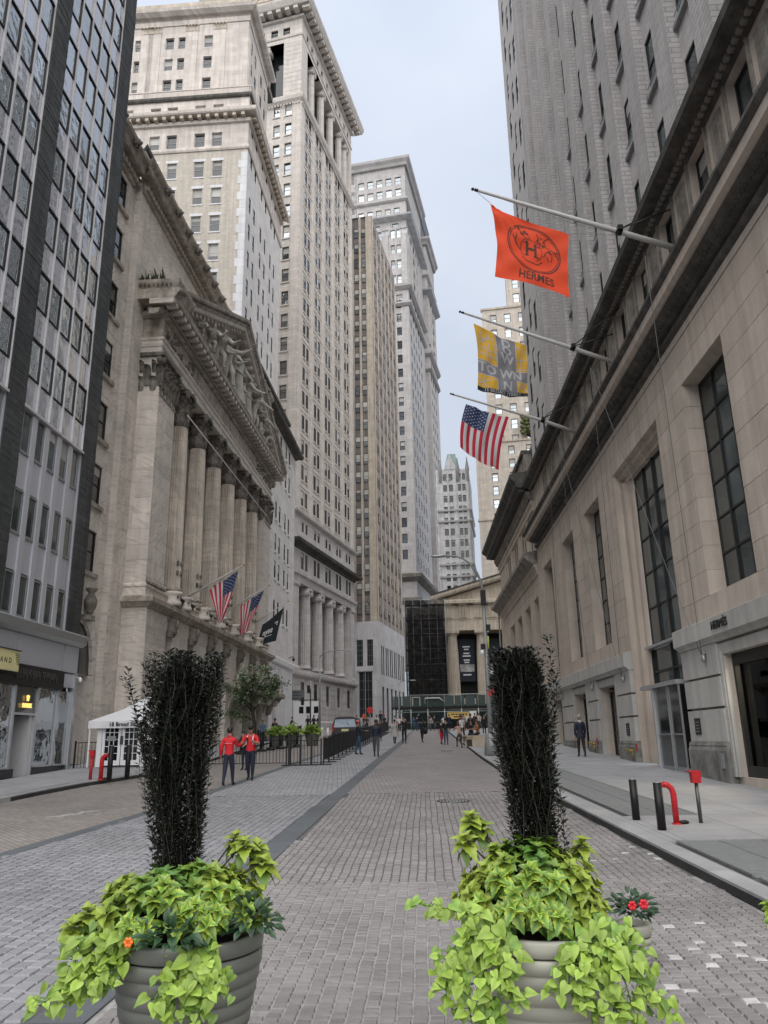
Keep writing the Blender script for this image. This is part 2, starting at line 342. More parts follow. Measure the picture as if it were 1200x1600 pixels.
M['gothic']=stone('white_glazed_terracotta',(0.72,0.72,0.72),(0.64,0.64,0.64),joint=(1,0.5),mort=0.9,noise=0.08,streak=0.2)
M['tan']=stone('tan_limestone_tower',(0.58,0.515,0.445),(0.52,0.465,0.40),joint=(1.2,0.6),mort=0.86,noise=0.08,streak=0.15)
M['sand']=stone('sandy_marble',(0.62,0.54,0.44),(0.52,0.45,0.36),joint=(1.6,0.8),mort=0.8,noise=0.14,streak=0.25)
M['sandcol']=stone('sandy_marble_column',(0.62,0.54,0.44),(0.55,0.48,0.39),noise=0.14,streak=0.3)
M['copper']=mat('verdigris_copper',(0.20,0.30,0.27),0.7,noise=0.3,nscale=1.2)
M['slate']=mat('slate_roof',(0.13,0.135,0.14),0.7,noise=0.3,nscale=1)
M['pyr']=stone('stepped_granite_roof',(0.42,0.385,0.345),(0.36,0.33,0.30),joint=(2.4,0.9),mort=0.6,noise=0.1)
M['darkslate']=stone('dark_slate_cladding',(0.062,0.066,0.067),(0.048,0.052,0.053),joint=(1.3,0.26),mort=0.6,noise=0.25,streak=0.3,rough=0.65,msize=0.012,vary=0.1)
M['slatepiece']=stone('dark_slate_piece',(0.064,0.068,0.069),(0.050,0.054,0.055),noise=0.3,streak=0.3,rough=0.6,vary=0.22)
M['alu']=mat('brushed_aluminium',(0.52,0.53,0.55),0.35,0.6,noise=0.06,nscale=3)
M['alu_white']=mat('pale_metal_mullion',(0.60,0.59,0.60),0.4,0.2,noise=0.06,nscale=3)
M['spandrel']=glass('spandrel_glass_lavender',(0.44,0.445,0.48),0.03,0.35,1.4,1.0,0.06,0.55)
M['panel']=glass('lavender_wall_panel',(0.44,0.45,0.49),0.22,0.05,0.7,0.5,0.03)
M['mirror']=glass('office_window_glass',(0.34,0.37,0.39),0.015,0.55,1.9,1.0,0.3,0.85)
M['glass']=glass('window_glass',(0.018,0.023,0.026),0.05,0.12,0.6,0.8,0.5)
M['glass_dk']=glass('dark_window_glass',(0.012,0.015,0.016),0.07,0.12,0.6,0.55,0.5)
M['glass_gr']=glass('greenish_window_glass',(0.045,0.062,0.062),0.06,0.15,0.5,0.7,0.4)
M['shopglass']=clear_glass('clear_shop_glass')
M['blind']=mat('pale_window_blind',(0.50,0.49,0.46),0.8,noise=0.05,nscale=2,vary=0.2)
M['frame_dk']=mat('dark_bronze_frame',(0.02,0.021,0.021),0.45,0.3)
M['frame_wh']=mat('white_window_frame',(0.60,0.60,0.60),0.5)
M['black']=mat('black_metal',(0.012,0.012,0.013),0.45,0.2,spec=0.4)
M['blackpaint']=mat('black_gloss_panel',(0.010,0.011,0.014),0.25)
M['whitepaint']=mat('white_paint',(0.78,0.78,0.79),0.4)
M['galv']=mat('galvanised_steel',(0.36,0.37,0.37),0.45,0.7,noise=0.12,nscale=12)
M['lampgrey']=mat('grey_painted_pole',(0.27,0.28,0.28),0.5,0.3,noise=0.12,nscale=6)
M['polewhite']=mat('white_flagpole_paint',(0.50,0.49,0.47),0.45,noise=0.08,nscale=6)
M['rope']=mat('grey_cable',(0.17,0.17,0.165),0.7)
M['red']=mat('red_enamel',(0.48,0.014,0.02),0.42,noise=0.3,nscale=11,bump=.3)
M['redpole']=mat('worn_red_enamel',(0.36,0.018,0.022),0.45,noise=0.25,nscale=10)
M['steelpole']=mat('dark_steel_post',(0.10,0.10,0.10),0.35,0.7)
M['brass']=mat('brass',(0.55,0.38,0.12),0.3,0.9)
M['concrete']=stone('sidewalk_concrete',(0.34,0.34,0.35),(0.28,0.28,0.29),noise=0.17,streak=0.0,rough=0.85,vary=.05)
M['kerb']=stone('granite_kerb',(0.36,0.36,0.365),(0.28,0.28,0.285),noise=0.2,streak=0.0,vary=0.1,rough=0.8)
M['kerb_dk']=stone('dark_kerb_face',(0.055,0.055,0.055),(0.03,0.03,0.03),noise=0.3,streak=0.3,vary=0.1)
M['mortar']=mat('pale_mortar',(0.30,0.292,0.28),0.9,noise=0.3,nscale=9)
M['mortar_dk']=mat('dark_joint_sand',(0.085,0.082,0.08),0.95,noise=0.3,nscale=12)
M['sett']=stone('brown_granite_sett',(0.245,0.229,0.224),(0.185,0.174,0.172),noise=0.22,streak=0.0,vary=0.17,rough=0.72)
M['sett_g']=stone('blue_grey_paver',(0.25,0.25,0.262),(0.215,0.215,0.228),noise=0.14,streak=0.0,vary=0.15,rough=0.7)
M['band']=stone('bluestone_slab',(0.125,0.135,0.145),(0.10,0.11,0.12),noise=0.15,streak=0.0,vary=0.12,rough=0.65)
M['limewash']=mat('dried_white_paint',(0.46,0.45,0.44),0.85,noise=0.2,nscale=14)
M['tent']=mat('white_tent_fabric',(0.78,0.78,0.80),0.55,noise=0.03,nscale=2)
M['wood']=mat('bare_timber',(0.50,0.42,0.28),0.7,noise=0.15,nscale=6)
M['yellow']=mat('pale_yellow_sign',(0.72,0.66,0.34),0.5)
M['gold']=mat('lit_gold_letters',(0.8,0.5,0.12),0.3,0.6,emit=((1.0,0.62,0.18),0.45))
M['ink']=mat('dark_lettering',(0.02,0.02,0.02),0.6)
M['signtext']=mat('dull_bronze_letters',(0.085,0.082,0.078),0.45,0.4)
M['soil']=mat('dark_potting_soil',(0.02,0.016,0.012),0.95,noise=0.4,nscale=30)

# ------------------------------------------------------------------ ground, roadway, pavements
def lerp_poly(pts):
    def f(Y):
        if Y<=pts[0][1]:a,b=pts[0],pts[1]
        elif Y>=pts[-1][1]:a,b=pts[-2],pts[-1]
        else:
            for a,b in zip(pts,pts[1:]):
                if a[1]<=Y<=b[1]:break
        return a[0]+(b[0]-a[0])*(Y-a[1])/(b[1]-a[1])
    return f
KR=lerp_poly([(4.15,0),(4.10,10),(4.08,30),(4.35,39),(4.75,48),(5.4,64),(6.1,80),(6.9,97)])
KL=lerp_poly([(-10.7,0),(-10.5,22),(-10.2,26.5),(-9.0,31.3),(-8.6,36),(-9.2,58),(-8.4,82),(-8.6,90)])
BN=lerp_poly([(-2.75,0),(-2.3,6.6),(-1.83,12.84),(0.03,42.6),(0.9,55),(3.2,96)])  # right edge of the slab band
B2=lerp_poly([(-6.95,2),(-6.46,13.9),(-5.62,19.75),(-5.1,26),(-4.4,35),(-3.2,52),(-2.0,96)])
def sheet(mb,fa,fb,Y0,Y1,dz,step=3.0,mat=0):
    n=max(1,int((Y1-Y0)/step));ys=[Y0+(Y1-Y0)*i/n for i in range(n+1)]
    for a,b in zip(ys,ys[1:]):
        mb.poly([Vector((fa(a),a,g(a)+dz)),Vector((fb(a),a,g(a)+dz)),Vector((fb(b),b,g(b)+dz)),Vector((fa(b),b,g(b)+dz))],mat)
mb=MB();mb.poly([Vector((-900,-300,g(-300)-.15)),Vector((900,-300,g(-300)-.15)),Vector((900,900,g(900)-.15)),Vector((-900,900,g(900)-.15))])
mb.build('ground',mat('city_asphalt',(0.06,0.06,0.062),0.9,noise=0.2,nscale=0.6),kind='structure')

def sett_far(name,c1,c2,w_,l_,ang,mort=0.55,msz=0.010,bump=0.5):
    """procedural setts for the distance, same pitch as the modelled ones"""
    m,n,l,b=nm(name);setp(b,Roughness=0.72)
    t=n.new('ShaderNodeTexCoord');mp=n.new('ShaderNodeMapping');mp.inputs['Rotation'].default_value=(0,0,rad(ang));l.new(t.outputs['Object'],mp.inputs[0])
    sp=n.new('ShaderNodeSeparateXYZ');cb=n.new('ShaderNodeCombineXYZ');l.new(mp.outputs[0],sp.inputs[0]);l.new(sp.outputs[1],cb.inputs[0]);l.new(sp.outputs[0],cb.inputs[1])
    bk=n.new('ShaderNodeTexBrick');bk.inputs['Scale'].default_value=1;bk.inputs['Brick Width'].default_value=l_;bk.inputs['Row Height'].default_value=w_;bk.inputs['Mortar Size'].default_value=msz;bk.inputs['Mortar Smooth'].default_value=0.2
    bk.inputs['Color1'].default_value=c4(c1,0.86);bk.inputs['Color2'].default_value=c4(c1,1.14);bk.inputs['Mortar'].default_value=c4(c1,mort);l.new(cb.outputs[0],bk.inputs['Vector'])
    z=n.new('ShaderNodeTexNoise');z.inputs['Scale'].default_value=0.45;z.inputs['Detail'].default_value=7;z.inputs['Roughness'].default_value=0.7;l.new(t.outputs['Object'],z.inputs['Vector'])
    mr=n.new('ShaderNodeMapRange');mr.inputs['From Min'].default_value=0.3;mr.inputs['From Max'].default_value=0.7;mr.inputs['To Min'].default_value=0.80;mr.inputs['To Max'].default_value=1.18;l.new(z.outputs[0],mr.inputs[0])
    vs=n.new('ShaderNodeVectorMath');vs.operation='SCALE';l.new(bk.outputs[0],vs.inputs[0]);l.new(mr.outputs[0],vs.inputs['Scale']);l.new(vs.outputs[0],b.inputs['Base Color'])
    bp=n.new('ShaderNodeBump');bp.invert=True;bp.inputs['Strength'].default_value=bump;bp.inputs['Distance'].default_value=0.02;l.new(bk.outputs['Fac'],bp.inputs['Height']);l.new(bp.outputs[0],b.inputs['Normal'])
    return m
M['far_brown']=sett_far('brown_setts_far',(0.275,0.252,0.246),None,0.135,0.115,-3.0)
M['far_grey']=sett_far('grey_pavers_far',(0.30,0.30,0.315),None,0.15,0.22,-3.6)
M['far_lane']=sett_far('brown_lane_setts',(0.265,0.24,0.222),None,0.12,0.22,-40.0,bump=0.4)
NEAR=23.0
mb=MB();sheet(mb,lambda Y:BN(Y)-.2,lambda Y:KR(Y)+.1,2,NEAR,-0.014,mat=0);sheet(mb,lambda Y:BN(Y)-.2,lambda Y:KR(Y)+.1,11.4,NEAR,-0.0125,mat=2);sheet(mb,lambda Y:BN(Y)-.2,lambda Y:KR(Y)+.1,NEAR,97,0.0,mat=1)
sheet(mb,lambda Y:-60,lambda Y:70,97,112,-0.02,mat=1)
road=mb.build('road',[M['mortar'],M['far_brown'],mat('dusty_joint_sand',(.11,.105,.10),.95,noise=.35,nscale=3)],kind='structure')
mb=MB();sheet(mb,lambda Y:B2(Y)-.1,lambda Y:BN(Y)-.3,2,NEAR,-0.018,mat=0);sheet(mb,lambda Y:B2(Y)+.001,lambda Y:BN(Y)-.3,NEAR,97,-0.002,mat=1)
plaza=mb.build('paved_plaza',[M['mortar_dk'],M['far_grey']],kind='structure')
mb=MB();sheet(mb,lambda Y:KL(Y)-.1,lambda Y:B2(Y)-.1,2,97,-0.008)
lane=mb.build('service_lane',M['far_lane'],kind='structure')

def sett_field(root,fl,fr,Y0,Y1,az,w_,l_,mats,gap,hv,special=None):
    a=rad(az);U=Vector((math.sin(a),math.cos(a)));V=Vector((math.cos(a),-math.sin(a)))
    stones=[];v=-9.0;r=random.Random(3)
    while v<6.5:
        off=r.random()*l_;u=Y0-1+off;wv=w_*r.uniform(0.93,1.07)
        while u<Y1+1:
            ll=l_*r.uniform(0.82,1.2);c=U*(u+ll/2)+V*(v+wv/2)
            if Y0<c.y<Y1 and fl(c.y)+w_*0.35<c.x<fr(c.y)-w_*0.35:
                stones.append((c.y,u,v,ll,wv,r.random(),r.uniform(-hv,hv),r.uniform(-.5,.5),r.uniform(-.5,.5),c.x))
            u+=ll
        v+=wv
    stones.sort(key=lambda s:(s[0]>8.2)*1000+abs(s[9]-0.2)*0.8+s[0])
    def piece(mb,s):
        Yc,u,v,ll,wv,rn,dh,tx,ty,xc=s;m_=special(xc,Yc,rn)if special else 0
        if m_<0:return
        g2=gap/2;bv=min(0.012,gap*1.1);P=[]
        for k,(i0,h)in enumerate(((g2,-0.022),(g2+bv,0.0))):
            j0=i0*.72;i0*=1.25
            for(uu,vv,q1,q2)in((u+i0,v+j0,-1,-1),(u+ll-i0,v+j0,1,-1),(u+ll-i0,v+wv-j0,1,1),(u+i0,v+wv-j0,-1,1)):
                q_=mnoise.noise(Vector((uu*.9,vv*1.3,7)))*.022+mnoise.noise(Vector((uu*3.1,vv*3.3,1)))*.009;vv+=q_;uu+=mnoise.noise(Vector((vv*2.2,uu*.4,3)))*.035
                x=U.x*uu+V.x*vv;y=U.y*uu+V.y*vv
                P.append(Vector((x,y,g(y)+(h if k==0 else h+dh+hv*0.6*(tx*q1+ty*q2)))))
        mb.hexa(P,m_,rn,skip=(0,))
    for s in stones[:300]:
        mb=MB();piece(mb,s)
        if mb.f:mb.build('paving_stone',mats,root)
    mb=MB()
    for s in stones[300:]:piece(mb,s)
    mb.build('paving_stone',mats,root,kind='stuff')
def spR(x,y,r):
    if(x+1.05)**2/0.02+(y-6.75)**2/0.006<1:return-1  # a missing sett
    d=((x-2.85)/0.8)**2+((y-7.9)/1.5)**2
    if d<1 and r<0.10-0.06*d:return 1
    if 12.6<y<14.2 and x>2.4 and r<.06:return 1
    return 0
sett_field(road,lambda Y:BN(Y),lambda Y:KR(Y),4.6,NEAR,2.6,0.125,0.105,[M['sett'],M['limewash']],0.011,0.008,spR)
sett_field(plaza,lambda Y:B2(Y),lambda Y:BN(Y)-.42,4.6,NEAR,3.4,0.15,0.22,[M['sett_g']],0.011,0.004)

def strip_pieces(root,name,f0,f1,Y0,Y1,L,z0,z1,m_,gap=0.008,jit=0.2):
    y=Y0;r=random.Random(5)
    while y<Y1:
        b=min(Y1,y+L*r.uniform(1-jit,1+jit));mb=MB();P=[]
        for dz in(z0,z1):
            P+=[Vector((f0(y),y+gap,g(y)+dz)),Vector((f1(y),y+gap,g(y)+dz)),Vector((f1(b),b-gap,g(b)+dz)),Vector((f0(b),b-gap,g(b)+dz))]
        mb.hexa(P,0);mb.build(name,m_,root);y=b
strip_pieces(road,'band_slab',lambda Y:BN(Y)-.43,BN,3,70,1.1,-0.03,0.004,M['band'])
strip_pieces(plaza,'band_slab',lambda Y:B2(Y)-.2,lambda Y:B2(Y)+.12,3,44,1.1,-0.03,0.003,M['band'])
# pavements with their kerbs
FR=Face(9.8,30,1.9,'W');FL=Face(-13.4,33,2.8,'E')
def right_wall(Y):return FR.P(Y,0,0).x
mb=MB();sheet(mb,lambda Y:KR(Y)+.28,lambda Y:right_wall(Y)+3.2,0,97,0.10);side_r=mb.build('right_sidewalk',M['mortar_dk'],kind='structure')
mb=MB();sheet(mb,lambda Y:-16.5,lambda Y:KL(Y)-.26,0,91,0.10);side_l=mb.build('left_sidewalk',M['mortar_dk'],kind='structure')
strip_pieces(side_r,'kerb_stone',lambda Y:KR(Y),lambda Y:KR(Y)+.30,1,96,1.8,-0.02,0.14,M['kerb'],0.006)
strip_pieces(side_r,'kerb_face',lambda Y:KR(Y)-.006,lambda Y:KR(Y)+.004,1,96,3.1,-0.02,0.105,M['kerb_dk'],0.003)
strip_pieces(side_l,'kerb_stone',lambda Y:KL(Y)-.28,lambda Y:KL(Y),1,90,1.9,-0.02,0.13,M['kerb'],0.006)
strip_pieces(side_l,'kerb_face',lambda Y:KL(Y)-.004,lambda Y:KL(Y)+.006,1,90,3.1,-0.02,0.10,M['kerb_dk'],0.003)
GR=[(4.72,6.05,16.3,34.0),(4.55,7.2,10.65,13.3),(4.55,7.2,7.2,10.45)]
def flags(root,fx,ys,dz=0.14):
    for a,b in zip(ys,ys[1:]):
        for i in range(len(fx)-1):
            x0,x1=fx[i],fx[i+1];X=[(f(a),f(b))for f in(x0,x1)];mid=(X[0][0]+X[1][0])/2;ym=(a+b)/2
            if any(q[0]-.1<mid<q[1]+.1 and q[2]-.1<ym<q[3]+.1 for q in GR)and root is side_r:continue
            e=0.006;mb=MB();P=[]
            for h in(dz-.05,dz):
                P+=[Vector((X[0][0]+e,a+e,g(a)+h)),Vector((X[1][0]-e,a+e,g(a)+h)),Vector((X[1][1]-e,b-e,g(b)+h)),Vector((X[0][1]+e,b-e,g(b)+h))]
            mb.hexa(P,0);mb.build('sidewalk_slab',M['concrete'],root)
k=lambda c:(lambda Y:c)
ysr=[3.0,5.1,7.2,10.45,10.65,13.3,14.8,16.3,18.1,19.9,21.7,23.5,25.3,27.1,28.9,30.7,32.4,34.0]+[34+1.8*i for i in range(1,35)]
flags(side_r,[lambda Y:KR(Y)+.30,k(4.55),k(4.72)],[3.0,7.2,10.45,13.3,14.8,16.3,20,24,28,31,34])
for(x0,x1,y0,y1)in((4.72,6.05,3,7.2),(4.72,6.05,13.3,16.3)):
    flags(side_r,[k(x0),k(x1)],[y0,(y0+y1)/2,y1])
flags(side_r,[k(6.05),k(7.2)],[3.0,5.1,7.2]);flags(side_r,[k(6.05),k(7.2)],[y for y in ysr if 13.2<y<34.1])
flags(side_r,[k(7.2),k(8.6),lambda Y:right_wall(Y)+.2],[y for y in ysr if y<34.1])
flags(side_r,[lambda Y:KR(Y)+.30,lambda Y:KR(Y)+2.0,lambda Y:KR(Y)+3.8,lambda Y:right_wall(Y)+.2],[y for y in ysr if y>33.9 and y<96])
# bay of the deep entrance
flags(side_l,[k(-13.5),k(-12.0),lambda Y:KL(Y)-.28],[3+1.8*i for i in range(18)])
flags(side_l,[k(-14.0),lambda Y:(KL(Y)-14.28)/2,lambda Y:KL(Y)-.28],[33.6+2.0*i for i in range(28)])
# street gratings: bars over a dark pit
for gi,(x0,x1,y0,y1)in enumerate(GR):
    lab=['long steel ventilation grating in the right sidewalk beyond the black bollards','wide steel grating in the right sidewalk, the farther of the two in front','wide steel grating in the right sidewalk at the bottom right corner'][gi]
    t=thing('sidewalk_grating',(x0,y0,g(y0)+.14),0,lab,'grating','steel gratings set in the right sidewalk')
    mb=MB();P=[Vector((x,y,g(y)+.106))for x,y in((x0,y0),(x1,y0),(x1,y1),(x0,y1))];mb.poly(P);mb.build('pit',M['mortar_dk']if 0 else M['black'],t)
    mb=MB();n=int((y1-y0)/0.085)
    for i in range(n):
        y=y0+(i+.5)*(y1-y0)/n;mb.box((0,0,0),(x1-x0,0.034,0.03),0,Matrix.Translation(Vector(((x0+x1)/2,y,g(y)+.125))))
    mb.build('bars',M['lampgrey'],t,kind='stuff')
    mb=MB();nx=int((x1-x0)/0.6)
    for i in range(nx+1):
        x=x0+i*(x1-x0)/nx;P=[Vector((x+q,y,g(y)+h))for h in(.11,.145)for(q,y)in((-.018,y0),(.018,y0),(.018,y1),(-.018,y1))];mb.hexa(P,0)
    for y in(y0,y1):mb.box((0,0,0),(x1-x0,0.05,0.04),0,Matrix.Translation(Vector(((x0+x1)/2,y,g(y)+.125))))
    mb.build('frame',M['galv'],t)
def cover(x,y,r,label):
    t=thing('manhole_cover',(x,y,g(y)),0,label,'manhole cover')
    mb=MB();T=Matrix.Translation(Vector((x,y,g(y))))@Matrix.Rotation(math.atan(SLOPE),4,'X')
    mb.lathe((0,0,0),[(r,-.02),(r,.012),(r*.93,.014),(r*.92,.008),(r*.2,.008)],28,0,M=T);mb.build('lid',M['gritty']if 0 else M['steelpole'],t)
    mb=MB()
    for i in range(-4,5):
        for j in range(-4,5):
            if i*i+j*j<18:mb.box((i*r*.19,j*r*.19,.012),(r*.09,r*.09,.01),0,T)
    mb.build('studs',M['galv'],t)
cover(1.6,20.75,0.42,'round iron manhole cover in the brown paving left of the right planter')
cover(3.3,46.0,0.36,'small round iron manhole cover far down the roadway')
mb=MB();r=random.Random(11)
for(x,y,l,w_,a)in((-7.5,18.9,1.9,.035,62),(-7.1,19.6,1.6,.03,64),(-6.9,20.3,1.5,.03,66),(-7.5,19.5,.5,.3,60),(-7.25,20.0,.5,.2,60),(-7.7,19.2,.5,.2,64)):
    for i in range(7):
        q=(i-3)/7*l;an=rad(90-a);cx=x+math.sin(rad(a))*q*.9;cy=y+math.cos(rad(a))*q*1.2
        ww=w_*r.uniform(.5,1.3);ll=l/7*r.uniform(.5,.95)
        pts=[(cx+math.cos(t_)*ll/2*r.uniform(.7,1.1),cy+math.sin(t_)*ww*r.uniform(.7,1.2))for t_ in[k_*math.pi/4 for k_ in range(8)]]
        mb.poly([Vector((px,py,g(py)-.003))for px,py in pts])
mb.build('paint_splashes',M['limewash'],origin=(-7.4,19.5,g(19.5)),label='dried white paint streaks on the brown lane at left',cat='paint marks',kind='stuff')

# ------------------------------------------------------------------ windows
WC={}
def win_mesh(w_,h,style='dh',var=0,fm='frame_dk',gm='glass',nx=1,ny=2,fr=0.06):
    key=(round(w_,2),round(h,2),style,var,fm,gm,nx,ny,fr)
    if key in WC:return WC[key]
    mb=MB();hw=w_/2
    def q(x0,x1,y0,y1,z0,z1,m_):mb.hexa([Vector(p)for p in((x0,y0,z0),(x1,y0,z0),(x1,y1,z0),(x0,y1,z0),(x0,y0,z1),(x1,y0,z1),(x1,y1,z1),(x0,y1,z1))],m_)
    mb.poly([Vector(p)for p in((-hw,0,0),(hw,0,0),(hw,0,h),(-hw,0,h))],1)
    q(-hw,-hw+fr,-.01,.05,0,h,0);q(hw-fr,hw,-.01,.05,0,h,0);q(-hw+fr,hw-fr,-.01,.05,0,fr,0);q(-hw+fr,hw-fr,-.01,.05,h-fr,h,0)
    mt=fr*.55
    for i in range(1,nx):x=-hw+w_*i/nx;q(x-mt/2,x+mt/2,-.01,.035,fr,h-fr,0)
    for j in range(1,ny):z=h*j/ny;q(-hw+fr,hw-fr,-.01,.042,z-mt/2,z+mt/2,0)
    if var:
        bz=h*(1-(0,.25,.48,.7)[var]);mb.poly([Vector(p)for p in((-hw+fr,.006,bz),(hw-fr,.006,bz),(hw-fr,.006,h-fr),(-hw+fr,.006,h-fr))],2)
    WC[key]=mb.mesh('window',[M[fm],M[gm],M['blind']]);return WC[key]
rw=random.Random(21)
def windows(root,F,ops,depth=.4,d=0.0,blinds=(0,0,0,1,2,3),name='window',limit=300,**k):
    sc_=math.hypot(*F.t);items=[]
    for o in ops:
        a,b,z0,z1=o[:4];dp=o[4]if len(o)>4 else depth
        items.append((win_mesh((b-a)*sc_,z1-z0,var=rw.choice(blinds),**k),F.M((a+b)/2,d-dp+.02,z0)))
    place_many(root,name,items,limit)
def sills(mb,F,ops,h=.14,out=.12,over=.1,mat=0,d=0.0):
    for o in ops:mb.fbox(F,o[0]-over,o[1]+over,d-.05,d+out,o[2]-h,o[2]-.002,mat)
def ashlar(root,F,s0,s1,zs,bl,ops,m_,proud=0.02,gap=0.016,maxp=300,name='stone_block',d=0.0,seed=1,skip=None):
    """individual masonry blocks standing 2 cm proud, cut round the openings"""
    r=random.Random(seed);L=[]
    for k_,(z0,z1)in enumerate(zip(zs,zs[1:])):
        cuts=sorted([(o[0],o[1])for o in ops if o[2]<z1-.02 and o[3]>z0+.02]);iv=[];cur=s0
        for a,b in cuts:
            if a>cur+.05:iv.append((cur,min(a,s1)))
            cur=max(cur,b)
        if cur<s1-.05:iv.append((cur,s1))
        for a,b in iv:
            if b-a<.06:continue
            x=a;first=True
            while x<b-1e-6:
                ln=bl*(r.uniform(.85,1.15))*(0.5 if first and k_%2 else 1);e=x+ln
                if b-e<bl*.35:e=b
                if not(skip and skip((x+e)/2,(z0+z1)/2)):L.append((x,e,z0,z1,r.random(),r.uniform(-.003,.003)))
                x=e;first=False
    L.sort(key=lambda q:(F.P((q[0]+q[1])/2,0,q[2])-CAM).length)
    h=gap/2
    for q in L[:maxp]:
        mb=MB();mb.fbox(F,q[0]+h,q[1]-h,d-.03,d+proud+q[5],q[2]+h,q[3]-h,0,q[4]);mb.build(name,m_,root)
    if L[maxp:]:
        mb=MB()
        for q in L[maxp:]:mb.fbox(F,q[0]+h,q[1]-h,d-.03,d+proud+q[5],q[2]+h,q[3]-h,0,q[4])
        mb.build(name,m_,root,kind='stuff')
def split(a,b,n):return[a+(b-a)*i/n for i in range(n+1)]

# ------------------------------------------------------------------ right side: limestone hall building
t=RB=thing('limestone_building',tuple(FR.P(36,0,g(36))),FR.ang,'tan limestone building with tall recessed windows and three flagpoles along the right side','building')
BIG=[(a,b,6.1,12.85,.62)for a,b in((13.2,16.45),(19.42,22.7),(34.5,37.68),(40.55,43.65),(47.35,50.4))]
DOOR=(25.45,31.65,g(28)-.3,12.85,0.7)
LOW=[(34.45,37.4,g(36)-.3,4.3,.5),(40.35,43.3,g(42)-.3,4.3,.5),(47.05,50.05,g(48)-.3,4.3,.5)]
SHOP=[(13.4,16.3,1.05,4.32,.35),(19.2,22.1,1.05,4.32,.35)]
mb=MB();mb.wall(FR,4,52.0,-.4,19.2,BIG+[DOOR]+LOW+SHOP+[(21.5+2.98*k_-.03,22.85+2.98*k_,16.6,18.86,.3)for k_ in range(-3,9)],1.0)
mb.fbox(FR,4,4.3,-14,-.01,-.4,19.2);mb.fbox(FR,51.7,51.99,-14,-.01,-.4,15)
mb.build('wall',M['lime'],t)
ops=BIG+[DOOR]+LOW+SHOP
zc=[5.45]+split(6.1,12.85,9)+[13.55,14.28]
ashlar(t,FR,10,52.0,zc,1.75,BIG+[DOOR],M['lime'],.018,.014,300,'stone_block')
# rusticated ground storey: three tall courses with deep grooves
for(a,b)in((8,13.0),(16.7,18.9),(22.4,25.4),(31.7,34.1),(37.75,40.0),(43.65,46.7),(50.4,52.0)):
    F2=FR
    for i,(z0,z1)in enumerate(((1.96,2.86),(2.93,3.74),(3.81,4.68))):
        n=2 if b-a>2.2 else 1
        for j in range(n):
            mb=MB();mb.fbox(FR,a+(b-a)*j/n+.008,a+(b-a)*(j+1)/n-.008,-.05,.17,z0,z1,0);mb.build('stone_block',M['lime_base'],t)
    mb=MB();gz=g((a+b)/2)
    mb.prof(FR,a-.04,b+.04,[(0,gz-.2),(.27,gz-.2),(.27,1.72),(.23,1.82),(.24,1.86),(.20,1.955),(0,1.955)],0);mb.build('plinth',M['gritty'],t)
for o in ops:
    mb=MB()
    for(x0,x1)in((o[0]-.001,o[0]-.34),(o[1]+.34,o[1]+.001)):
        if o in LOW or o in SHOP:mb.fbox(FR,min(x0,x1),max(x0,x1),0.003,.11,o[2]if o in SHOP else g(o[0])-.1,o[3]+.001);mb.fbox(FR,min(x0,x1)+.1,max(x0,x1)-.1,.111,.15,o[2]if o in SHOP else g(o[0])-.1,o[3]+.1)
    if o in LOW or o in SHOP:mb.fbox(FR,o[0]-.33,o[1]+.33,.002,.112,o[3]+.003,o[3]+.30)
    if mb.f:mb.build('surround',M['lime_base'],t)
# belt course
mb=MB()
for(a,b)in((4,25.43),(31.67,52.0)):
    mb.prof(FR,a,b,[(0,4.69),(.20,4.69),(.24,4.76),(.30,4.80),(.36,4.84),(.36,5.34),(.22,5.40),(.05,5.44),(0,5.44)],0)
mb.build('belt_course',M['lime_base'],t)
# reveal blocks of the tall windows
mb=MB()
for o in BIG:
    for j,z in enumerate(split(6.1,12.85,9)[:-1]):
        z1=z+6.75/9
        mb.fbox(FR,o[1]-.014,o[1]+.02,-.5,-.01,z+.008,z1-.008,0,.1*(j%3));mb.fbox(FR,o[0]-.02,o[0]+.014,-.5,-.01,z+.008,z1-.008,0,.13*(j%4))
mb.build('reveal_stone',M['lime'],t,kind='stuff')
for o in BIG:
    W=FR.M((o[0]+o[1])/2,-.56,o[2]);f=put('window',win_mesh(o[1]-o[0],6.75,'g',0,'frame_dk','glass_gr',1,1,.13),t,W)
    nx,ny=3,6
    for i in range(nx):
        for j in range(ny):
            ww=(o[1]-o[0]-.2)/nx;hh=6.5/ny;mb=MB();x0=o[0]+.1+i*ww
            mb.fbox(FR,x0+.035,x0+ww-.035,-.535,-.525,o[2]+.12+j*hh+.035,o[2]+.12+(j+1)*hh-.035,0);mb.build('pane',M['glass_gr'],f)
    mb=MB()
    for i in range(1,nx):x=o[0]+.1+i*(o[1]-o[0]-.2)/nx;mb.fbox(FR,x-.045,x+.045,-.55,-.47,6.2,12.78)
    for j in range(1,ny):z=o[2]+.12+j*6.5/ny;mb.fbox(FR,o[0]+.05,o[1]-.05,-.545,-.485,z-.03,z+.03)
    mb.build('glazing_bar',M['frame_dk'],f)
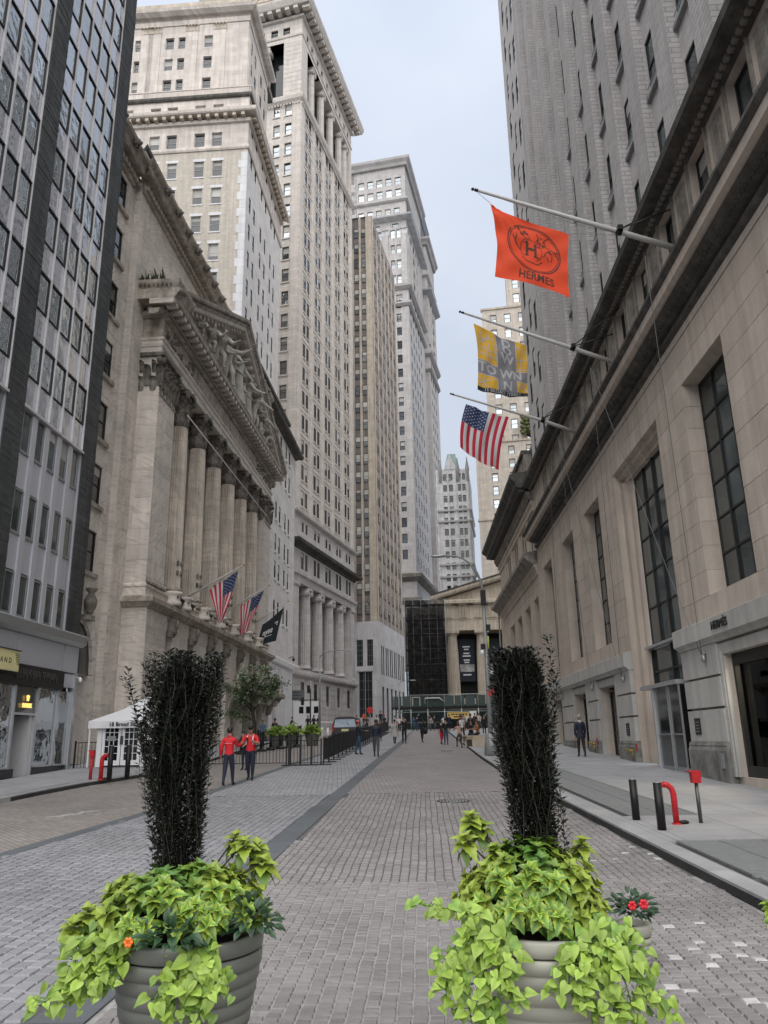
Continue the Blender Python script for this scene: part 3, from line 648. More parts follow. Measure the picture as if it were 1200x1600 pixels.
# deep entrance bay: glazing above a revolving door
a,b=25.45,31.65
mb=MB();mb.prof(FR,a,b,[(-.7,12.4),(-.4,12.4),(-.4,12.6),(-.2,12.62),(-.2,12.849),(-.7,12.849)],0)
mb.fbox(FR,b-.45,b,-.7,-.25,g(28)-.2,12.4);mb.fbox(FR,b-.8,b-.45,-.7,-.45,g(28)-.2,12.4)
mb.build('entrance_jamb',M['lime'],t)
f=put('window',win_mesh(5.15,6.95,'g',0,'frame_dk','glass_gr',1,1,.12),t,FR.M(28.2,-.64,5.45))
for i in range(4):
    for j in range(5):
        x0=25.72+i*1.24;z0=5.55+j*1.37;mb=MB();mb.fbox(FR,x0+.04,x0+1.2,-.62,-.61,z0+.04,z0+1.33);mb.build('pane',M['glass_gr'],f)
mb=MB()
for i in range(1,4):x=25.72+i*1.24;mb.fbox(FR,x-(.08 if i==2 else .035),x+(.08 if i==2 else .035),-.635,-.54,5.5,12.4)
for j in range(1,5):z=5.55+j*1.37;mb.fbox(FR,25.65,30.7,-.632,-.57,z-.03,z+.03)
mb.build('glazing_bar',M['frame_dk'],f)
mb=MB();mb.fbox(FR,25.5,30.9,-.62,-.3,5.36,5.46);mb.build('transom',M['alu'],t)
mb=MB();mb.fbox(FR,25.6,30.85,-.63,-.61,3.95,5.35,0);mb.build('pane',M['glass_gr'],t)
mb=MB()
for x in(25.62,27.0,28.4,30.75):mb.fbox(FR,x-.05,x+.05,-.61,-.51,g(28),5.36)
mb.fbox(FR,25.6,30.8,-.61,-.53,4.45,4.52);mb.build('mullion',M['frame_dk'],t)
mb=MB();mb.fbox(FR,26.6,27.6,-.60,-.585,4.55,5.3);mb.build('glass_artwork',mat('pale_streaked_glass',(0.35,0.36,0.36),0.2,noise=0.9,nscale=2.5),t)
rd=MB();gz=g(28)+.13
rd.fbox(FR,25.75,29.9,-.72,.32,gz+2.72,gz+2.86);rd.build('door_canopy',M['alu'],t)
for(x0,x1,dd)in((25.8,26.9,.22),(27.05,28.4,.22),(28.75,29.8,-.1)):
    mb=MB();mb.fbox(FR,x0+.06,x1-.06,dd-.02,dd,gz+.1,gz+2.7);p=mb.build('door',M['glass_dk'],t)
    mb=MB()
    for(q0,q1)in((x0,x0+.06),(x1-.06,x1)):mb.fbox(FR,q0,q1,dd-.04,dd+.03,gz,gz+2.72)
    mb.fbox(FR,x0+.06,x1-.06,dd-.04,dd+.03,gz,gz+.12);mb.build('door_frame',M['galv'],p)
    mb=MB();mb.fbox(FR,x0+.06,x1-.06,dd+.004,dd+.05,gz+1.12,gz+1.17);mb.build('push_bar',M['galv'],p)
mb=MB()
for x in(25.8,28.45,29.85):
    mb.fbox(FR,x-.05,x+.05,-.7,.3,gz,gz+.08)
mb.build('door_sill',M['alu'],t)
for(x,dd)in((28.55,.26),(28.6,-.65),(25.72,-.6)):mb=MB();mb.fbox(FR,x-.05,x+.05,dd-.05,dd+.05,gz,gz+2.72);mb.build('door_post',M['alu'],t)
for x in(25.78,28.5):mb=MB();mb.fbox(FR,x,x+.02,-.6,.2,gz+.1,gz+2.7);mb.build('side_glass',M['glass_dk'],t)
# ground-floor doorways
for o in LOW:
    gz=g((o[0]+o[1])/2)+.12
    put('window',win_mesh(o[1]-o[0],4.3-gz,'g',0,'frame_dk','glass_dk',3,3,.1),t,FR.M((o[0]+o[1])/2,-.42,gz))
    mb=MB();mb.fbox(FR,o[0]+1.2,o[0]+1.28,-.36,-.26,gz+.9,gz+1.5);mb.fbox(FR,o[1]-1.0,o[1]-.2,-.36,-.25,4.1,4.16);mb.build('door_handle',M['brass'],t)
# shop windows with a lit interior
for si,o in enumerate(SHOP):
    a,b,z0,z1,_=o
    mb=MB();P=FR.P
    mb.poly([P(a,-2.6,z0),P(b,-2.6,z0),P(b,-2.6,z1),P(a,-2.6,z1)]);mb.poly([P(a,-.3,z0),P(a,-2.6,z0),P(a,-2.6,z1),P(a,-.3,z1)]);mb.poly([P(b,-.3,z0),P(b,-2.6,z0),P(b,-2.6,z1),P(b,-.3,z1)])
    mb.poly([P(a,-.3,z0),P(b,-.3,z0),P(b,-2.6,z0),P(a,-2.6,z0)]);mb.poly([P(a,-.3,z1),P(b,-.3,z1),P(b,-2.6,z1),P(a,-2.6,z1)])
    mb.build('shop_interior',mat('cream_shop_wall',(0.52,0.46,0.36),0.7,noise=0.12,nscale=2),t)
    mb=MB();mb.fbox(FR,a,b,-.3,-.12,z0-.001,z0+.28);mb.fbox(FR,a,a+.14,-.3,-.12,z0+.28,z1);mb.fbox(FR,b-.14,b,-.3,-.12,z0+.28,z1);mb.fbox(FR,a+.14,b-.14,-.3,-.12,z1-.3,z1+.001)
    fo=mb.build('window_frame',M['frame_dk'],t)
    mb=MB();mb.fbox(FR,a+.14,b-.14,-.24,-.235,z0+.28,z1-.3);mb.build('pane',M['shopglass'],t)
    mb=MB();mb.fbox(FR,a+.45,b-.9,-1.3,-1.25,z0+.3,z0+1.6);mb.build('display_panel',mat('teal_panel',(0.10,0.22,0.25),0.5),t)
    mb=MB()
    for(x,y,z)in((a+.6,-.9,3.2),(a+.9,-1.1,2.5),(a+1.4,-1.0,2.45),(b-.5,-.9,3.6)):mb.blob(P(x,y,z),(.045,.045,.045))
    mb.build('display_lamp',mat('lit_bulb',(1,.9,.7),.5,emit=((1,.85,.6),8)),t)
    for(x,y,s_)in((a+.5,-.6,1),(a+1.0,-.7,.8),(a+1.5,-.55,1.1)):
        mb=MB();mb.blob(P(x,y,z0+.36),(.1*s_,.16*s_,.07));mb.blob(P(x,y+.05,z0+.45),(.06,.07,.07));mb.build('white_shoe',M['whitepaint'],t)
    mb=MB();mb.fbox(FR,a+.2,a+.42,-1.0,-.8,z0+1.3,z0+1.62);mb.tube([P(a+.24,-.9,z0+1.62),P(a+.31,-.9,z0+1.76),P(a+.38,-.9,z0+1.62)],.01,5);mb.build('handbag',mat('orange_leather',(.8,.2,.02),.4),t)
    ld=bpy.data.lights.new('shop_light','AREA');ld.energy=60;ld.size=1.2;ld.color=(1,.82,.6);lo=bpy.data.objects.new('shop_light',ld)
    attach(lo,t,Matrix.Translation(P((a+b)/2,-1.4,z1-.05)))
face_text(t,'shop_lettering','HERMÈS',.33,M['ink'],FR,21.4,.385,5.08,ext=.014)
for(x,z)in((24.6,2.4),(32.7,2.4)):
    mb=MB();mb.fbox(FR,x-.22,x+.22,.17,.20,z-.24,z+.24);p=mb.build('plaque',M['frame_dk'],t)
    mb=MB()
    for j in range(4):mb.fbox(FR,x-.15,x+.15-.05*(j%2),.201,.206,z-.16+.09*j,z-.13+.09*j)
    mb.build('plaque_relief',M['galv'],p)
for(x,z)in((23.2,4.3),(32.4,4.35),(38.2,4.35),(46.2,4.35)):
    mb=MB();mb.blob(FR.P(x,.26,z),(.07,.09,.13),0,7,5);mb.blob(FR.P(x,.22,z+.16),(.05,.06,.06),0,6,4);mb.tube([FR.P(x,.16,z+.1),FR.P(x,.26,z+.05)],.03,6);mb.build('rope_cleat',M['galv'],t)
for(x,c)in((31.9,'brass'),(38.6,'brass')):
    z=g(x)+.55;mb=MB();mb.tube([FR.P(x,.2,z),FR.P(x,.42,z)],.06,8);mb.tube([FR.P(x-.14,.40,z+.02),FR.P(x+.16,.46,z+.04)],.045,8);mb.tube([FR.P(x,.3,z-.3),FR.P(x,.3,z)],.03,6);mb.blob(FR.P(x+.2,.47,z+.04),(.06,.06,.06));mb.build('hose_connection',M[c],t)
    mb=MB();mb.fbox(FR,x-.65,x-.45,.27,.30,z+.0,z+.28);mb.build('red_plate',M['redpole'],t)
mb=MB();mb.fbox(FR,22.6,22.8,.27,.31,1.25,1.65)
mb.build('louvre_plate',M['galv'],t)
# mouldings above the tall windows
mb=MB();mb.fbox(FR,4,52.02,.012,.05,14.29,14.52);mb.build('fillet',M['lime'],t)
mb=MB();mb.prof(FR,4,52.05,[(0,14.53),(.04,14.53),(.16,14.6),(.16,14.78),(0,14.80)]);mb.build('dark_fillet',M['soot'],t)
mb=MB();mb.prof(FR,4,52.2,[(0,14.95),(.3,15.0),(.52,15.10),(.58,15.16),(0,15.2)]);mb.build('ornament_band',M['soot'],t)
mb=MB();s=12.0
while s<52:
    mb.blob(FR.P(s,.36,15.03),(.07,.09,.06),0,6,4);s+=.2
mb.build('carved_ornament',M['soot'],t,kind='stuff')
mb=MB();mb.prof(FR,4,52.4,[(0,15.2),(.66,15.2),(.78,15.22),(.80,15.5),(0,15.5)]);mb.build('cornice',M['lime'],t)
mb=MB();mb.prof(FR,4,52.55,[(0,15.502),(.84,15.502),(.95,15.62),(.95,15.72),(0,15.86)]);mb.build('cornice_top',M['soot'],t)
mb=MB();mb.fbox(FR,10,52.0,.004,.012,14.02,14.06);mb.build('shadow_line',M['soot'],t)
# attic storey
att=[(21.5+2.98*k_,22.82+2.98*k_,16.6,18.86,.3)for k_ in range(-3,9)]
windows(t,FR,att,.3,blinds=(0,0,1),gm='glass_gr',ny=2,fr=.09)
mb=MB()
for o in att:
    for x in(o[0]-.16,o[1]+.04):mb.fbox(FR,x,x+.12,0,.07,15.9,18.95)
    mb.fbox(FR,o[1]+.45,o[1]+1.2,0,.05,16.0,18.6);mb.fbox(FR,o[1]+.58,o[1]+1.07,.051,.09,16.2,18.45)
mb.build('attic_pilaster',M['lime_dark'],t)
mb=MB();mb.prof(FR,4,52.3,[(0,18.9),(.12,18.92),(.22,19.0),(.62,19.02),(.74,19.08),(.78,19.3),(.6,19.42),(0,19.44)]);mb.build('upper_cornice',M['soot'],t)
its=[];tm=MB();tm.box((0,.06,0),(.17,.14,.12));dm=tm.mesh('dentil',[M['lime_dark']])
for i in range(150):its.append((dm,FR.M(12+i*.27,.2,18.95)))
place_many(t,'dentil',its)

# ------------------------------------------------------------------ grey brick tower above it
t=thing('brick_tower',tuple(FR.P(40,0,19.45)),FR.ang,'tall pale grey brick tower with projecting piers, top right of the photo','tower')
zb,zt=19.3,84.0;fl=[22.72+3.885*i for i in range(-1,17)]
bays=[21.16+2.97*k_ for k_ in range(-5,9)]  # near jamb of each window
ops=[(s_+.36,s_+1.62,z-2.35,z,.09)for s_ in bays for z in fl if z<zt-1 and z-2.35>zb]
FT=FR.off(-.36)
mb=MB();mb.wall(FT,6,45.4,zb,zt,ops,.22,0);mb.build('spandrel_wall',M['greybrick2'],t)
windows(t,FT,ops,.09,gm='glass_gr',fr=.07,blinds=(0,0,0,1,2))
mb=MB()
for s_ in bays+[bays[-1]+2.97]:
    if s_>45.5:continue
    mb.fbox(FR,s_-1.23,s_,-.37,.0,zb,zt)
mb.build('pier',M['greybrick'],t)
mb=MB()
for(a,b,c,e,_)in ops:
    if(FR.P(a,0,c)-CAM).length<46:
        mb.fbox(FT,a-.08,b+.08,0,.16,c-.17,c-.02)
        mb.fbox(FT,a+.02,b-.02,.1,.125,c+.28,c+.31)
        for q in range(8):x=a+.06+q*.125;mb.fbox(FT,x,x+.02,.1,.12,c,c+.28)
mb.build('window_rail',M['lampgrey'],t,kind='stuff')
mb=MB()
o2=[]
for i,s_ in enumerate((45.75,47.55,49.4)):
    for z in[zb+1.3+3.735*j+(0.0,1.2,0.1)[i]for j in range(17)]:
        if z+2.2<zt:o2.append((s_,s_+.85,z,z+2.1,.08))
mb.wall(FR,45.2,51.5,zb,zt,o2,.25,0);mb.fbox(FR,45.18,45.4,-.37,-.01,zb,zt)
F5=Face(FR.P(51.5,0,0).x,51.5,1.9,'S')
mb.poly([FR.P(51.5,0,zb),FR.P(51.5,-22,zb),FR.P(51.5,-22,zt),FR.P(51.5,0,zt)])
mb.poly([FR.P(6,0,zb),FR.P(6,-22,zb),FR.P(6,-22,zt),FR.P(6,0,zt)])
mb.poly([FR.P(6,-.3,zt),FR.P(51.5,-.3,zt),FR.P(51.5,-22,zt),FR.P(6,-22,zt)])
mb.build('wall',M['greybrick2'],t);windows(t,FR,o2,.2,gm='glass_gr',name='window')

# ------------------------------------------------------------------ corner bank building beyond
t=thing('corner_bank_building',tuple(FR.P(64,0,g(64))),FR.ang,'low beige limestone bank with heavy dentilled cornice at the far right corner','building')
FW=FR
bw=[(53.25,55.4),(57.2,59.9),(62.0,64.8),(66.7,69.5)]
ops=[(a,b,4.6,11.5,.7)for a,b in bw]
prs=[]
for c in(53.9,58.2,62.8,67.6):
    prs+=[(c-.95,c-.15,14.9,17.35,.14),(c+.2,c+1.0,14.9,17.35,.14)]
mb=MB();mb.wall(FW,52.02,75.0,1,19.5,ops+prs+[(a,b,g(a)-.2,3.9,.5)for a,b in bw],.7)
mb.fbox(FW,74.9,75.0,-20,-.01,1,19.5);mb.build('wall',M['lime'],t)
ashlar(t,FW,52.1,73.6,[5.0]+split(5.6,11.5,7)+[12.2,12.9],1.6,ops,M['lime'],.018,.02,200)
mb=MB()
for a,b in bw:mb.fbox(FW,a,b,-.72,-.6,4.6,11.5)
mb.build('window_infill',M['gritty'],t)
windows(t,FW,[(a+.3,b-.3,5,11.2)for a,b in bw],.6,gm='glass_dk',nx=2,ny=5,blinds=(0,))
windows(t,FW,prs,.3,gm='glass_dk',blinds=(0,0,1));windows(t,FW,[(a,b,g(a)+.1,3.9)for a,b in bw],.45,gm='glass_dk',nx=3,ny=3,blinds=(0,))
mb=MB();mb.fbox(FW,73.4,75.1,0,.18,2,13);mb.fbox(FW,73.3,75.2,0,.26,2,4.1)
for c in(55.9,60.5,65.2,70.2):mb.fbox(FW,c-.5,c+.5,0,.08,14.8,17.5)
mb.build('pilaster',M['lime'],t)
for(nm_,pr,m_)in(('sill_course',[(0,4.1),(.22,4.1),(.3,4.2),(.3,4.5),(0,4.6)],'lime_base'),('architrave',[(0,12.9),(.12,12.9),(.12,13.2),(.2,13.25),(.2,13.4),(.3,13.45),(.3,13.6),(0,13.6)],'lime'),
                     ('cornice',[(0,13.6),(.3,13.62),(.75,13.95),(.8,14.05),(.95,14.1),(.95,14.4),(0,14.6)],'lime_dark'),
                     ('frieze',[(0,17.5),(.12,17.5),(.12,17.9),(.2,17.95),(.2,18.25),(0,18.25)],'lime'),('bed_moulding',[(0,18.26),(.3,18.3),(.45,18.7),(.5,18.9),(0,18.9)],'lime_dark'),
                     ('main_cornice',[(0,19.2),(1.0,19.2),(1.15,19.3),(1.2,19.6),(1.5,19.9),(1.55,20.15),(1.3,20.3),(0,20.4)],'soot'),
                     ('parapet',[(-.1,20.41),(.45,20.41),(.45,21.7),(-.1,21.7)],'lime_dark'),('coping',[(-.2,21.71),(.6,21.71),(.6,22.0),(-.2,22.0)],'soot')):
    mb=MB();mb.prof(FW,52.6 if nm_ in('architrave','cornice')else 52.6,75.0,pr,0,mit1=1);mb.build(nm_,M[m_],t)
tm=MB();tm.box((0,.2,0),(.26,.5,.24));dm=tm.mesh('dentil',[M['soot']])
place_many(t,'dentil',[(dm,FW.M(52.9+i*.44,.5,19.06))for i in range(51)])
mb=MB();mb.fbox(FW,53,74,-6,-1.2,20.4,24.0);mb.prof(FW,53,73,[(-6,24),(-1.0,24),(-1.0,24.3),(-3,26.6),(-6,26.6)]);mb.build('attic_storey',M['lime_dark'],t)
mb=MB();mb.fbox(FW,58,69.5,-.9,.3,22.01,22.9);mb.build('roof_screen',M['soot'],t)
mb=MB();mb.tube([FW.P(75.3,.35,3),FW.P(75.3,.35,14)],.07,8);mb.build('drain_pipe',M['lime_dark'],t)

# ------------------------------------------------------------------ slender cables down the facade
for i,(s0_,z0_,s1_,z1_)in enumerate(((21.6,17.1,23.2,4.4),(29.6,17.2,32.4,4.5),(29.6,17.2,23.25,4.45),(37.3,17.1,38.2,4.5),(37.3,17.1,32.45,4.5),(40.5,15.7,46.2,4.5))):
    A=FR.P(s0_,1.02,z0_-.2);B=FR.P(s1_,.3,z1_);mb=MB();pts=[]
    for k_ in range(9):
        u=k_/8;p=A.lerp(B,u);p.z-=.5*math.sin(math.pi*u)*.4;pts.append(p)
    mb.tube(pts,.012,4);mb.build('halyard_cable',M['rope'],origin=tuple(B),label=['thin halyard cable from the orange-flag pole down to a cleat by the shop window','thin halyard cable from the middle flagpole down to a cleat left of the revolving door','slanting halyard cable from the middle flagpole to the cleat by the shop window','thin halyard cable from the striped-flag pole to the second cleat','slanting halyard cable from the striped-flag pole to the cleat by the revolving door','farthest thin cable on the tan facade'][i],cat='cable',group='halyard cables on the tan facade')

# ------------------------------------------------------------------ tower up the side street, met only in the glass block's reflections
FQ=Face(33,92,1.9,'W');t=thing('side_street_tower',tuple(FQ.P(92,0,g(92))),FQ.ang,'pale side-street tower behind the corner bank, seen only in the glass reflections','tower')
qo=[(s_,s_+1.7,24+3.9*i,26.5+3.9*i,.3)for s_ in[71+3.1*k_ for k_ in range(14)]for i in range(20)]
mb=MB();mb.wall(FQ,69,115,3,104,qo,.3);mb.poly([FQ.P(69,0,3),FQ.P(69,-20,3),FQ.P(69,-20,104),FQ.P(69,0,104)]);mb.build('wall',M['gothic'],t);windows(t,FQ,qo,.25,gm='glass_dk',fr=.1)

# ------------------------------------------------------------------ bodies (people and carved figures)
def limb_pose(p):
    q=dict(hl=0,hr=0,kl=4,kr=4,sl=6,sr=6,ol=9,orr=9,el=14,er=14,il=0,ir=0,lean=0,build=1.0,head=0,tilt=0,sit=0)
    q.update(p);return q
def body_mesh(pose,mats,regs,sub=1,fingers=False,bulk=0.0):
    """one continuous surface; mats = material list, regs = dict region -> slot"""
    q=limb_pose(pose);B=q['build'];V=[];E=[];RAD=[];REG=[]
    def add(p,r,reg,par=None):
        V.append(Vector(p));RAD.append(r);i=len(V)-1
        if par is not None:E.append((par,i));REG.append(reg)
        return i
    le=rad(q['lean']);sp=lambda z,y=0:Vector((0,y+math.sin(le)*(z-.93),.93+math.cos(le)*(z-.93)))
    pel=add((0,0,.93),.135*B,'leg');sp1=add(sp(1.08),.13*B+bulk*.4,'top',pel);sp2=add(sp(1.26),.148*B+bulk*.5,'top',sp1);ch=add(sp(1.40),.12*B+bulk*.4,'top',sp2)
    nk=add(sp(1.50),.052,'skin',ch);hd=rad(q['tilt']);h0=V[nk]
    h1=add(h0+Vector((0,.015+math.sin(hd)*.08,.075*math.cos(hd))),.072,'skin',nk);h2=add(h0+Vector((0,.02+math.sin(hd)*.16,.16*math.cos(hd))),.088,'skin',h1);h3=add(h0+Vector((0,.012+math.sin(hd)*.2,.215*math.cos(hd))),.062,'hair',h2)
    if sub>1:
        add(V[h1]+Vector((0,.105,.035)),.014,'skin',h1)
    hands={}
    for sd,hs,kn,sf,so,eb,inn in((-1,q['hl'],q['kl'],q['sl'],q['ol'],q['el'],q['il']),(1,q['hr'],q['kr'],q['sr'],q['orr'],q['er'],q['ir'])):
        a=rad(hs);hip=add((sd*.09,0,.88),.098*B,'leg',pel)
        k_=add(V[hip]+Vector((sd*.012,math.sin(a),-math.cos(a)))*.41,.064*B,'leg',hip)
        mid=V[hip].lerp(V[k_],.45)
        b=rad(hs-kn);an=add(V[k_]+Vector((0,math.sin(b),-math.cos(b)))*.40,.043,'leg',k_)
        ft=rad(min(25,max(-35,(hs-kn)*.5)));add(V[an]+Vector((sd*.015,math.cos(ft)*.16,-.045+math.sin(ft)*.1)),.036,'shoe',an);add(V[an]+Vector((0,-.035,-.05)),.036,'shoe',an)
        sh=add(V[ch]+Vector((sd*.155*B,0,.02)),.062*B+bulk*.4,'top',ch)
        f,o=rad(sf),rad(so);d1=Vector((sd*math.sin(o),math.sin(f)*math.cos(o),-math.cos(f)*math.cos(o)))
        el=add(V[sh]+d1*.285,.045*B+bulk*.35,'top',sh);f2=rad(sf+eb);i_=rad(inn)
        d2=Vector((sd*math.sin(o)*.5-sd*math.sin(i_),math.sin(f2)*math.cos(i_),-math.cos(f2)*math.cos(i_))).normalized()
        wr=add(V[el]+d2*.245,.029+bulk*.2,'fore',el);pm=add(V[wr]+d2*.07,.031,'skin',wr);hands[sd]=V[wr]+d2*.1
        sdv=d2.cross(Vector((0,1,0.01))).normalized()
        if fingers:
            for c_,L in((-1.3,.055),(-.45,.07),(.45,.066),(1.3,.05)):
                m_=add(V[pm]+d2*.04+sdv*c_*.014,.0095,'skin',pm);add(V[m_]+d2*L*.8+Vector((0,.006,-.012)),.008,'skin',m_)
            add(V[pm]+sdv*.045+d2*.01,.0105,'skin',pm)
        else:add(V[pm]+d2*.075,.02,'skin',pm)
    me=bpy.data.meshes.new('body_cage');me.from_pydata([tuple(v)for v in V],E,[])
    ob=bpy.data.objects.new('body_cage',me);COL.objects.link(ob)
    sk=ob.modifiers.new('skin','SKIN');sk.use_smooth_shade=True;sk.branch_smoothing=0.6
    for i,r_ in enumerate(RAD):me.skin_vertices[0].data[i].radius=(r_,r_*(.86 if i in(1,2,3)else 1));me.skin_vertices[0].data[i].use_root=(i==0)
    ss=ob.modifiers.new('sub','SUBSURF');ss.levels=sub;ss.render_levels=sub
    dg=bpy.context.evaluated_depsgraph_get();dg.update();out_=bpy.data.meshes.new_from_object(ob.evaluated_get(dg));bpy.data.objects.remove(ob)
    out_.name='body';out_.materials.clear()
    for m_ in mats:out_.materials.append(m_)
    segs=[(V[a],V[b],REG[i])for i,(a,b)in enumerate(E)]
    for p in out_.polygons:
        c=p.center;best=9;rg='top'
        for a,b,lab in segs:
            ab=b-a;t_=max(0,min(1,(c-a).dot(ab)/max(ab.length_squared,1e-9)));dd=(c-a-ab*t_).length
            if dd<best:best=dd;rg=lab
        if rg=='leg' and c.z>.97:rg='top'
        p.material_index=regs.get(rg,0);p.use_smooth=True
    zmin=min(v.co.z for v in out_.vertices)
    for v in out_.vertices:v.co.z-=zmin
    return out_,{'zmin':zmin,'hands':hands,'head':V[h2],'V':V,'pel':V[pel],'chest':V[ch]}

# ------------------------------------------------------------------ left: glass and slate office block
t=thing('office_building',tuple(FL.P(30,0,g(30))),FL.ang,'glass office block with dark slate piers and a jeweller shop at street level, far left','building')
HT=64.0
mb=MB();mb.fbox(FL,8,33.72,-16,-1.4,-.5,HT);mb.fbox(FL,8,33.72,-1.4,-.26,6.3,HT);mb.fbox(FL,33.6,33.75,-1.4,-.26,-.5,6.3);mb.build('core',M['darkslate'],t)
piers=[(13.15,14.5),(19.6,20.85),(26.0,27.22),(32.45,33.72)]
for(a,b)in piers:
    mb=MB();mb.fbox(FL,a+.02,b-.02,-.3,.08,6.75,HT);p=mb.build('slate_pier',M['darkslate'],t)
# split-face slate courses, piece by piece on the two nearest piers
L=[]
for(a,b)in piers[2:]:
    z=6.76;r=random.Random(int(a))
    while z<41:
        x=a;off=r.random()
        while x<b-.01:
            e_=min(b,x+r.uniform(.5,1.3));e_=b if b-e_<.12 else e_;L.append((x,e_,z,z+.125,r.uniform(.085,.10),r.random()));x=e_
        z+=.125
L.sort(key=lambda q:q[2]+abs(q[0]-33)*.0)
for q in L[:300]:mb=MB();mb.fbox(FL,q[0]+.004,q[1]-.004,.0,q[4],q[2]+.003,q[3]-.003,0,q[5]);mb.build('slate_piece',M['slatepiece'],t)
mb=MB()
for q in L[300:]:mb.fbox(FL,q[0]+.004,q[1]-.004,.0,q[4],q[2]+.003,q[3]-.003,0,q[5])
mb.build('slate_piece',M['slatepiece'],t,kind='stuff')
bays_=[(14.5,19.6),(20.85,26.0),(27.22,32.45)]
WI=[];SP=[]
mu=MB()
for(a,b)in bays_:
    pw=(b-a)/5
    for i in range(5):
        x0,x1=a+i*pw,a+(i+1)*pw
        for k_ in range(15):
            z=17.62+3.02*k_
            WI.append((win_mesh(pw-.08,1.62,'g',0,'black','mirror',1,1,.035),FL.M((x0+x1)/2,-.06,z-1.62)))
            tmz=(x0+.05,x1-.05,z-1.62-1.38,z-1.64);SP.append((tmz,i,k_))
        for(z0,z1)in((12.92,14.6),(9.8,11.45),(6.82,8.36)):
            v=rw.choice((0,0,0,1,2));WI.append((win_mesh(pw-.36,z1-z0,'dh',v if z0>12 else 0,'lampgrey','glass_gr',1,1,.06),FL.M((x0+x1)/2,-.07,z0)))
    for i in range(6):
        x=a+i*pw
        mu.fbox(FL,x-.03,x+.03,-.2,.045,14.7,HT)
    mu.fbox(FL,a-.02,b+.02,-.2,.12,14.62,14.72)
mu.build('mullion',M['alu_white'],t)
sm={}
its=[]
for(q,i,k_)in SP:
    w_=round((q[1]-q[0]),2)
    if w_ not in sm:mm=MB();mm.box((0,-.02,.69),(w_,.04,1.37));sm[w_]=mm.mesh('spandrel_panel',[M['spandrel']])
    its.append((sm[w_],FL.M((q[0]+q[1])/2,-.06,q[2])))
place_many(t,'spandrel_panel',its);place_many(t,'window',WI)
mb=MB()
for(a,b)in bays_:
    pw=(b-a)/5
    for i in range(5):
        for k_ in range(15):z=17.62+3.02*k_;mb.fbox(FL,a+i*pw+.04,a+(i+1)*pw-.04,-.1,-.0,z+.0,z+.06)
mb.build('window_head',M['black'],t,kind='stuff')
# lower three storeys: broad pale mullions with panels between
for(a,b)in bays_:
    pw=(b-a)/5
    for i in range(6):
        x=a+i*pw;mb=MB();mb.fbox(FL,x-(.17 if 0<i<5 else .05),x+(.17 if 0<i<5 else .1),-.24,.03,6.72,14.6);mb.build('broad_mullion',M['panel'],t)
    for i in range(5):
        for(z0,z1)in((11.5,12.86),(8.42,9.74)):
            mb=MB();mb.fbox(FL,a+i*pw+.17,a+(i+1)*pw-.17,-.22,-.05,z0,z1);mb.fbox(FL,a+i*pw+.18,a+(i+1)*pw-.18,-.2,-.0,z1+.0,z1+.05,1);mb.build('spandrel_panel',[M['panel'],M['lampgrey']],t)
mb=MB();mb.prof(FL,8,34.0,[(-.2,6.22),(.16,6.22),(.34,6.36),(.34,6.66),(.28,6.72),(-.2,6.72)]);mb.build('belt_ledge',M['galv'],t)
for(a,b)in((10.1,14.8),(14.85,19.5),(19.55,24.1),(24.15,28.7),(28.74,32.48),(32.56,33.9)):
    mb=MB();mb.fbox(FL,a,b,-.2,.06,5.12,6.21);mb.build('fascia_panel',M['panel'],t)
mb=MB();mb.fbox(FL,10,32.62,-.2,.12,4.36,5.11);mb.build('shop_fascia',M['blackpaint'],t)
face_text(t,'fascia_lettering','WILLIAM BARTHMAN',.50,M['signtext'],FL,30.15,.13,4.76,ext=.012,sx=.76)
mb=MB();mb.fbox(FL,32.68,33.9,-.2,.04,4.5,5.05);mb.build('white_panel',M['panel'],t)
mb=MB();mb.fbox(FL,33.68,33.93,-.2,.1,g(33.8),5.1);mb.build('corner_post',M['alu'],t)
gl0=1.47
for(a,b)in((20.2,23.2),(23.2,26.2),(26.2,29.05),(30.8,32.45),(32.45,33.66)):
    mb=MB();mb.fbox(FL,a,a+.09,-.1,.02,gl0,4.35);mb.fbox(FL,b-.03,b,-.1,.02,gl0,4.35);mb.fbox(FL,a+.09,b-.03,-.1,.02,gl0-.06,gl0);f=mb.build('shop_window_frame',M['alu'],t)
    mb=MB();mb.fbox(FL,a+.09,b-.03,-.07,-.05,gl0,4.34);mb.build('pane',M['mirror']if 1 else 0,f)
mb=MB();mb.fbox(FL,20,29.45,-.15,.04,g(20),gl0-.07);mb.fbox(FL,30.8,33.9,-.15,.04,g(30),gl0-.07);mb.build('stall_riser',M['blackpaint'],t)
mb=MB();mb.fbox(FL,29.05,29.13,-.1,.02,g(29),4.35);mb.fbox(FL,30.74,30.8,-.1,.02,g(29),4.35);mb.fbox(FL,29.13,30.74,-.1,.02,3.30,3.38);mb.build('door_frame',M['alu'],t)
mb=MB();mb.fbox(FL,29.14,30.74,-.07,-.05,3.38,4.34);mb.build('transom_light',M['glass_gr'],t)
mb=MB();mb.fbox(FL,29.14,30.74,-1.15,-1.1,g(29),3.3,0);mb.fbox(FL,30.5,30.73,-1.1,-.1,g(29),3.3,1);mb.build('door_recess',[M['glass_dk'],M['alu_white']],t)
mb=MB();mb.fbox(FL,29.3,29.38,-.9,-.84,g(29)+.1,3.1);mb.fbox(FL,30.2,30.28,-.9,-.84,g(29)+.1,3.1);mb.fbox(FL,29.38,30.2,-.9,-.84,3.0,3.1);mb.build('door',M['alu'],t)
face_text(t,'transom_lettering','ROLEX',.22,M['gold'],FL,29.98,.02,3.64,ext=.02,bold=.006)
mb=MB();P=FL.P
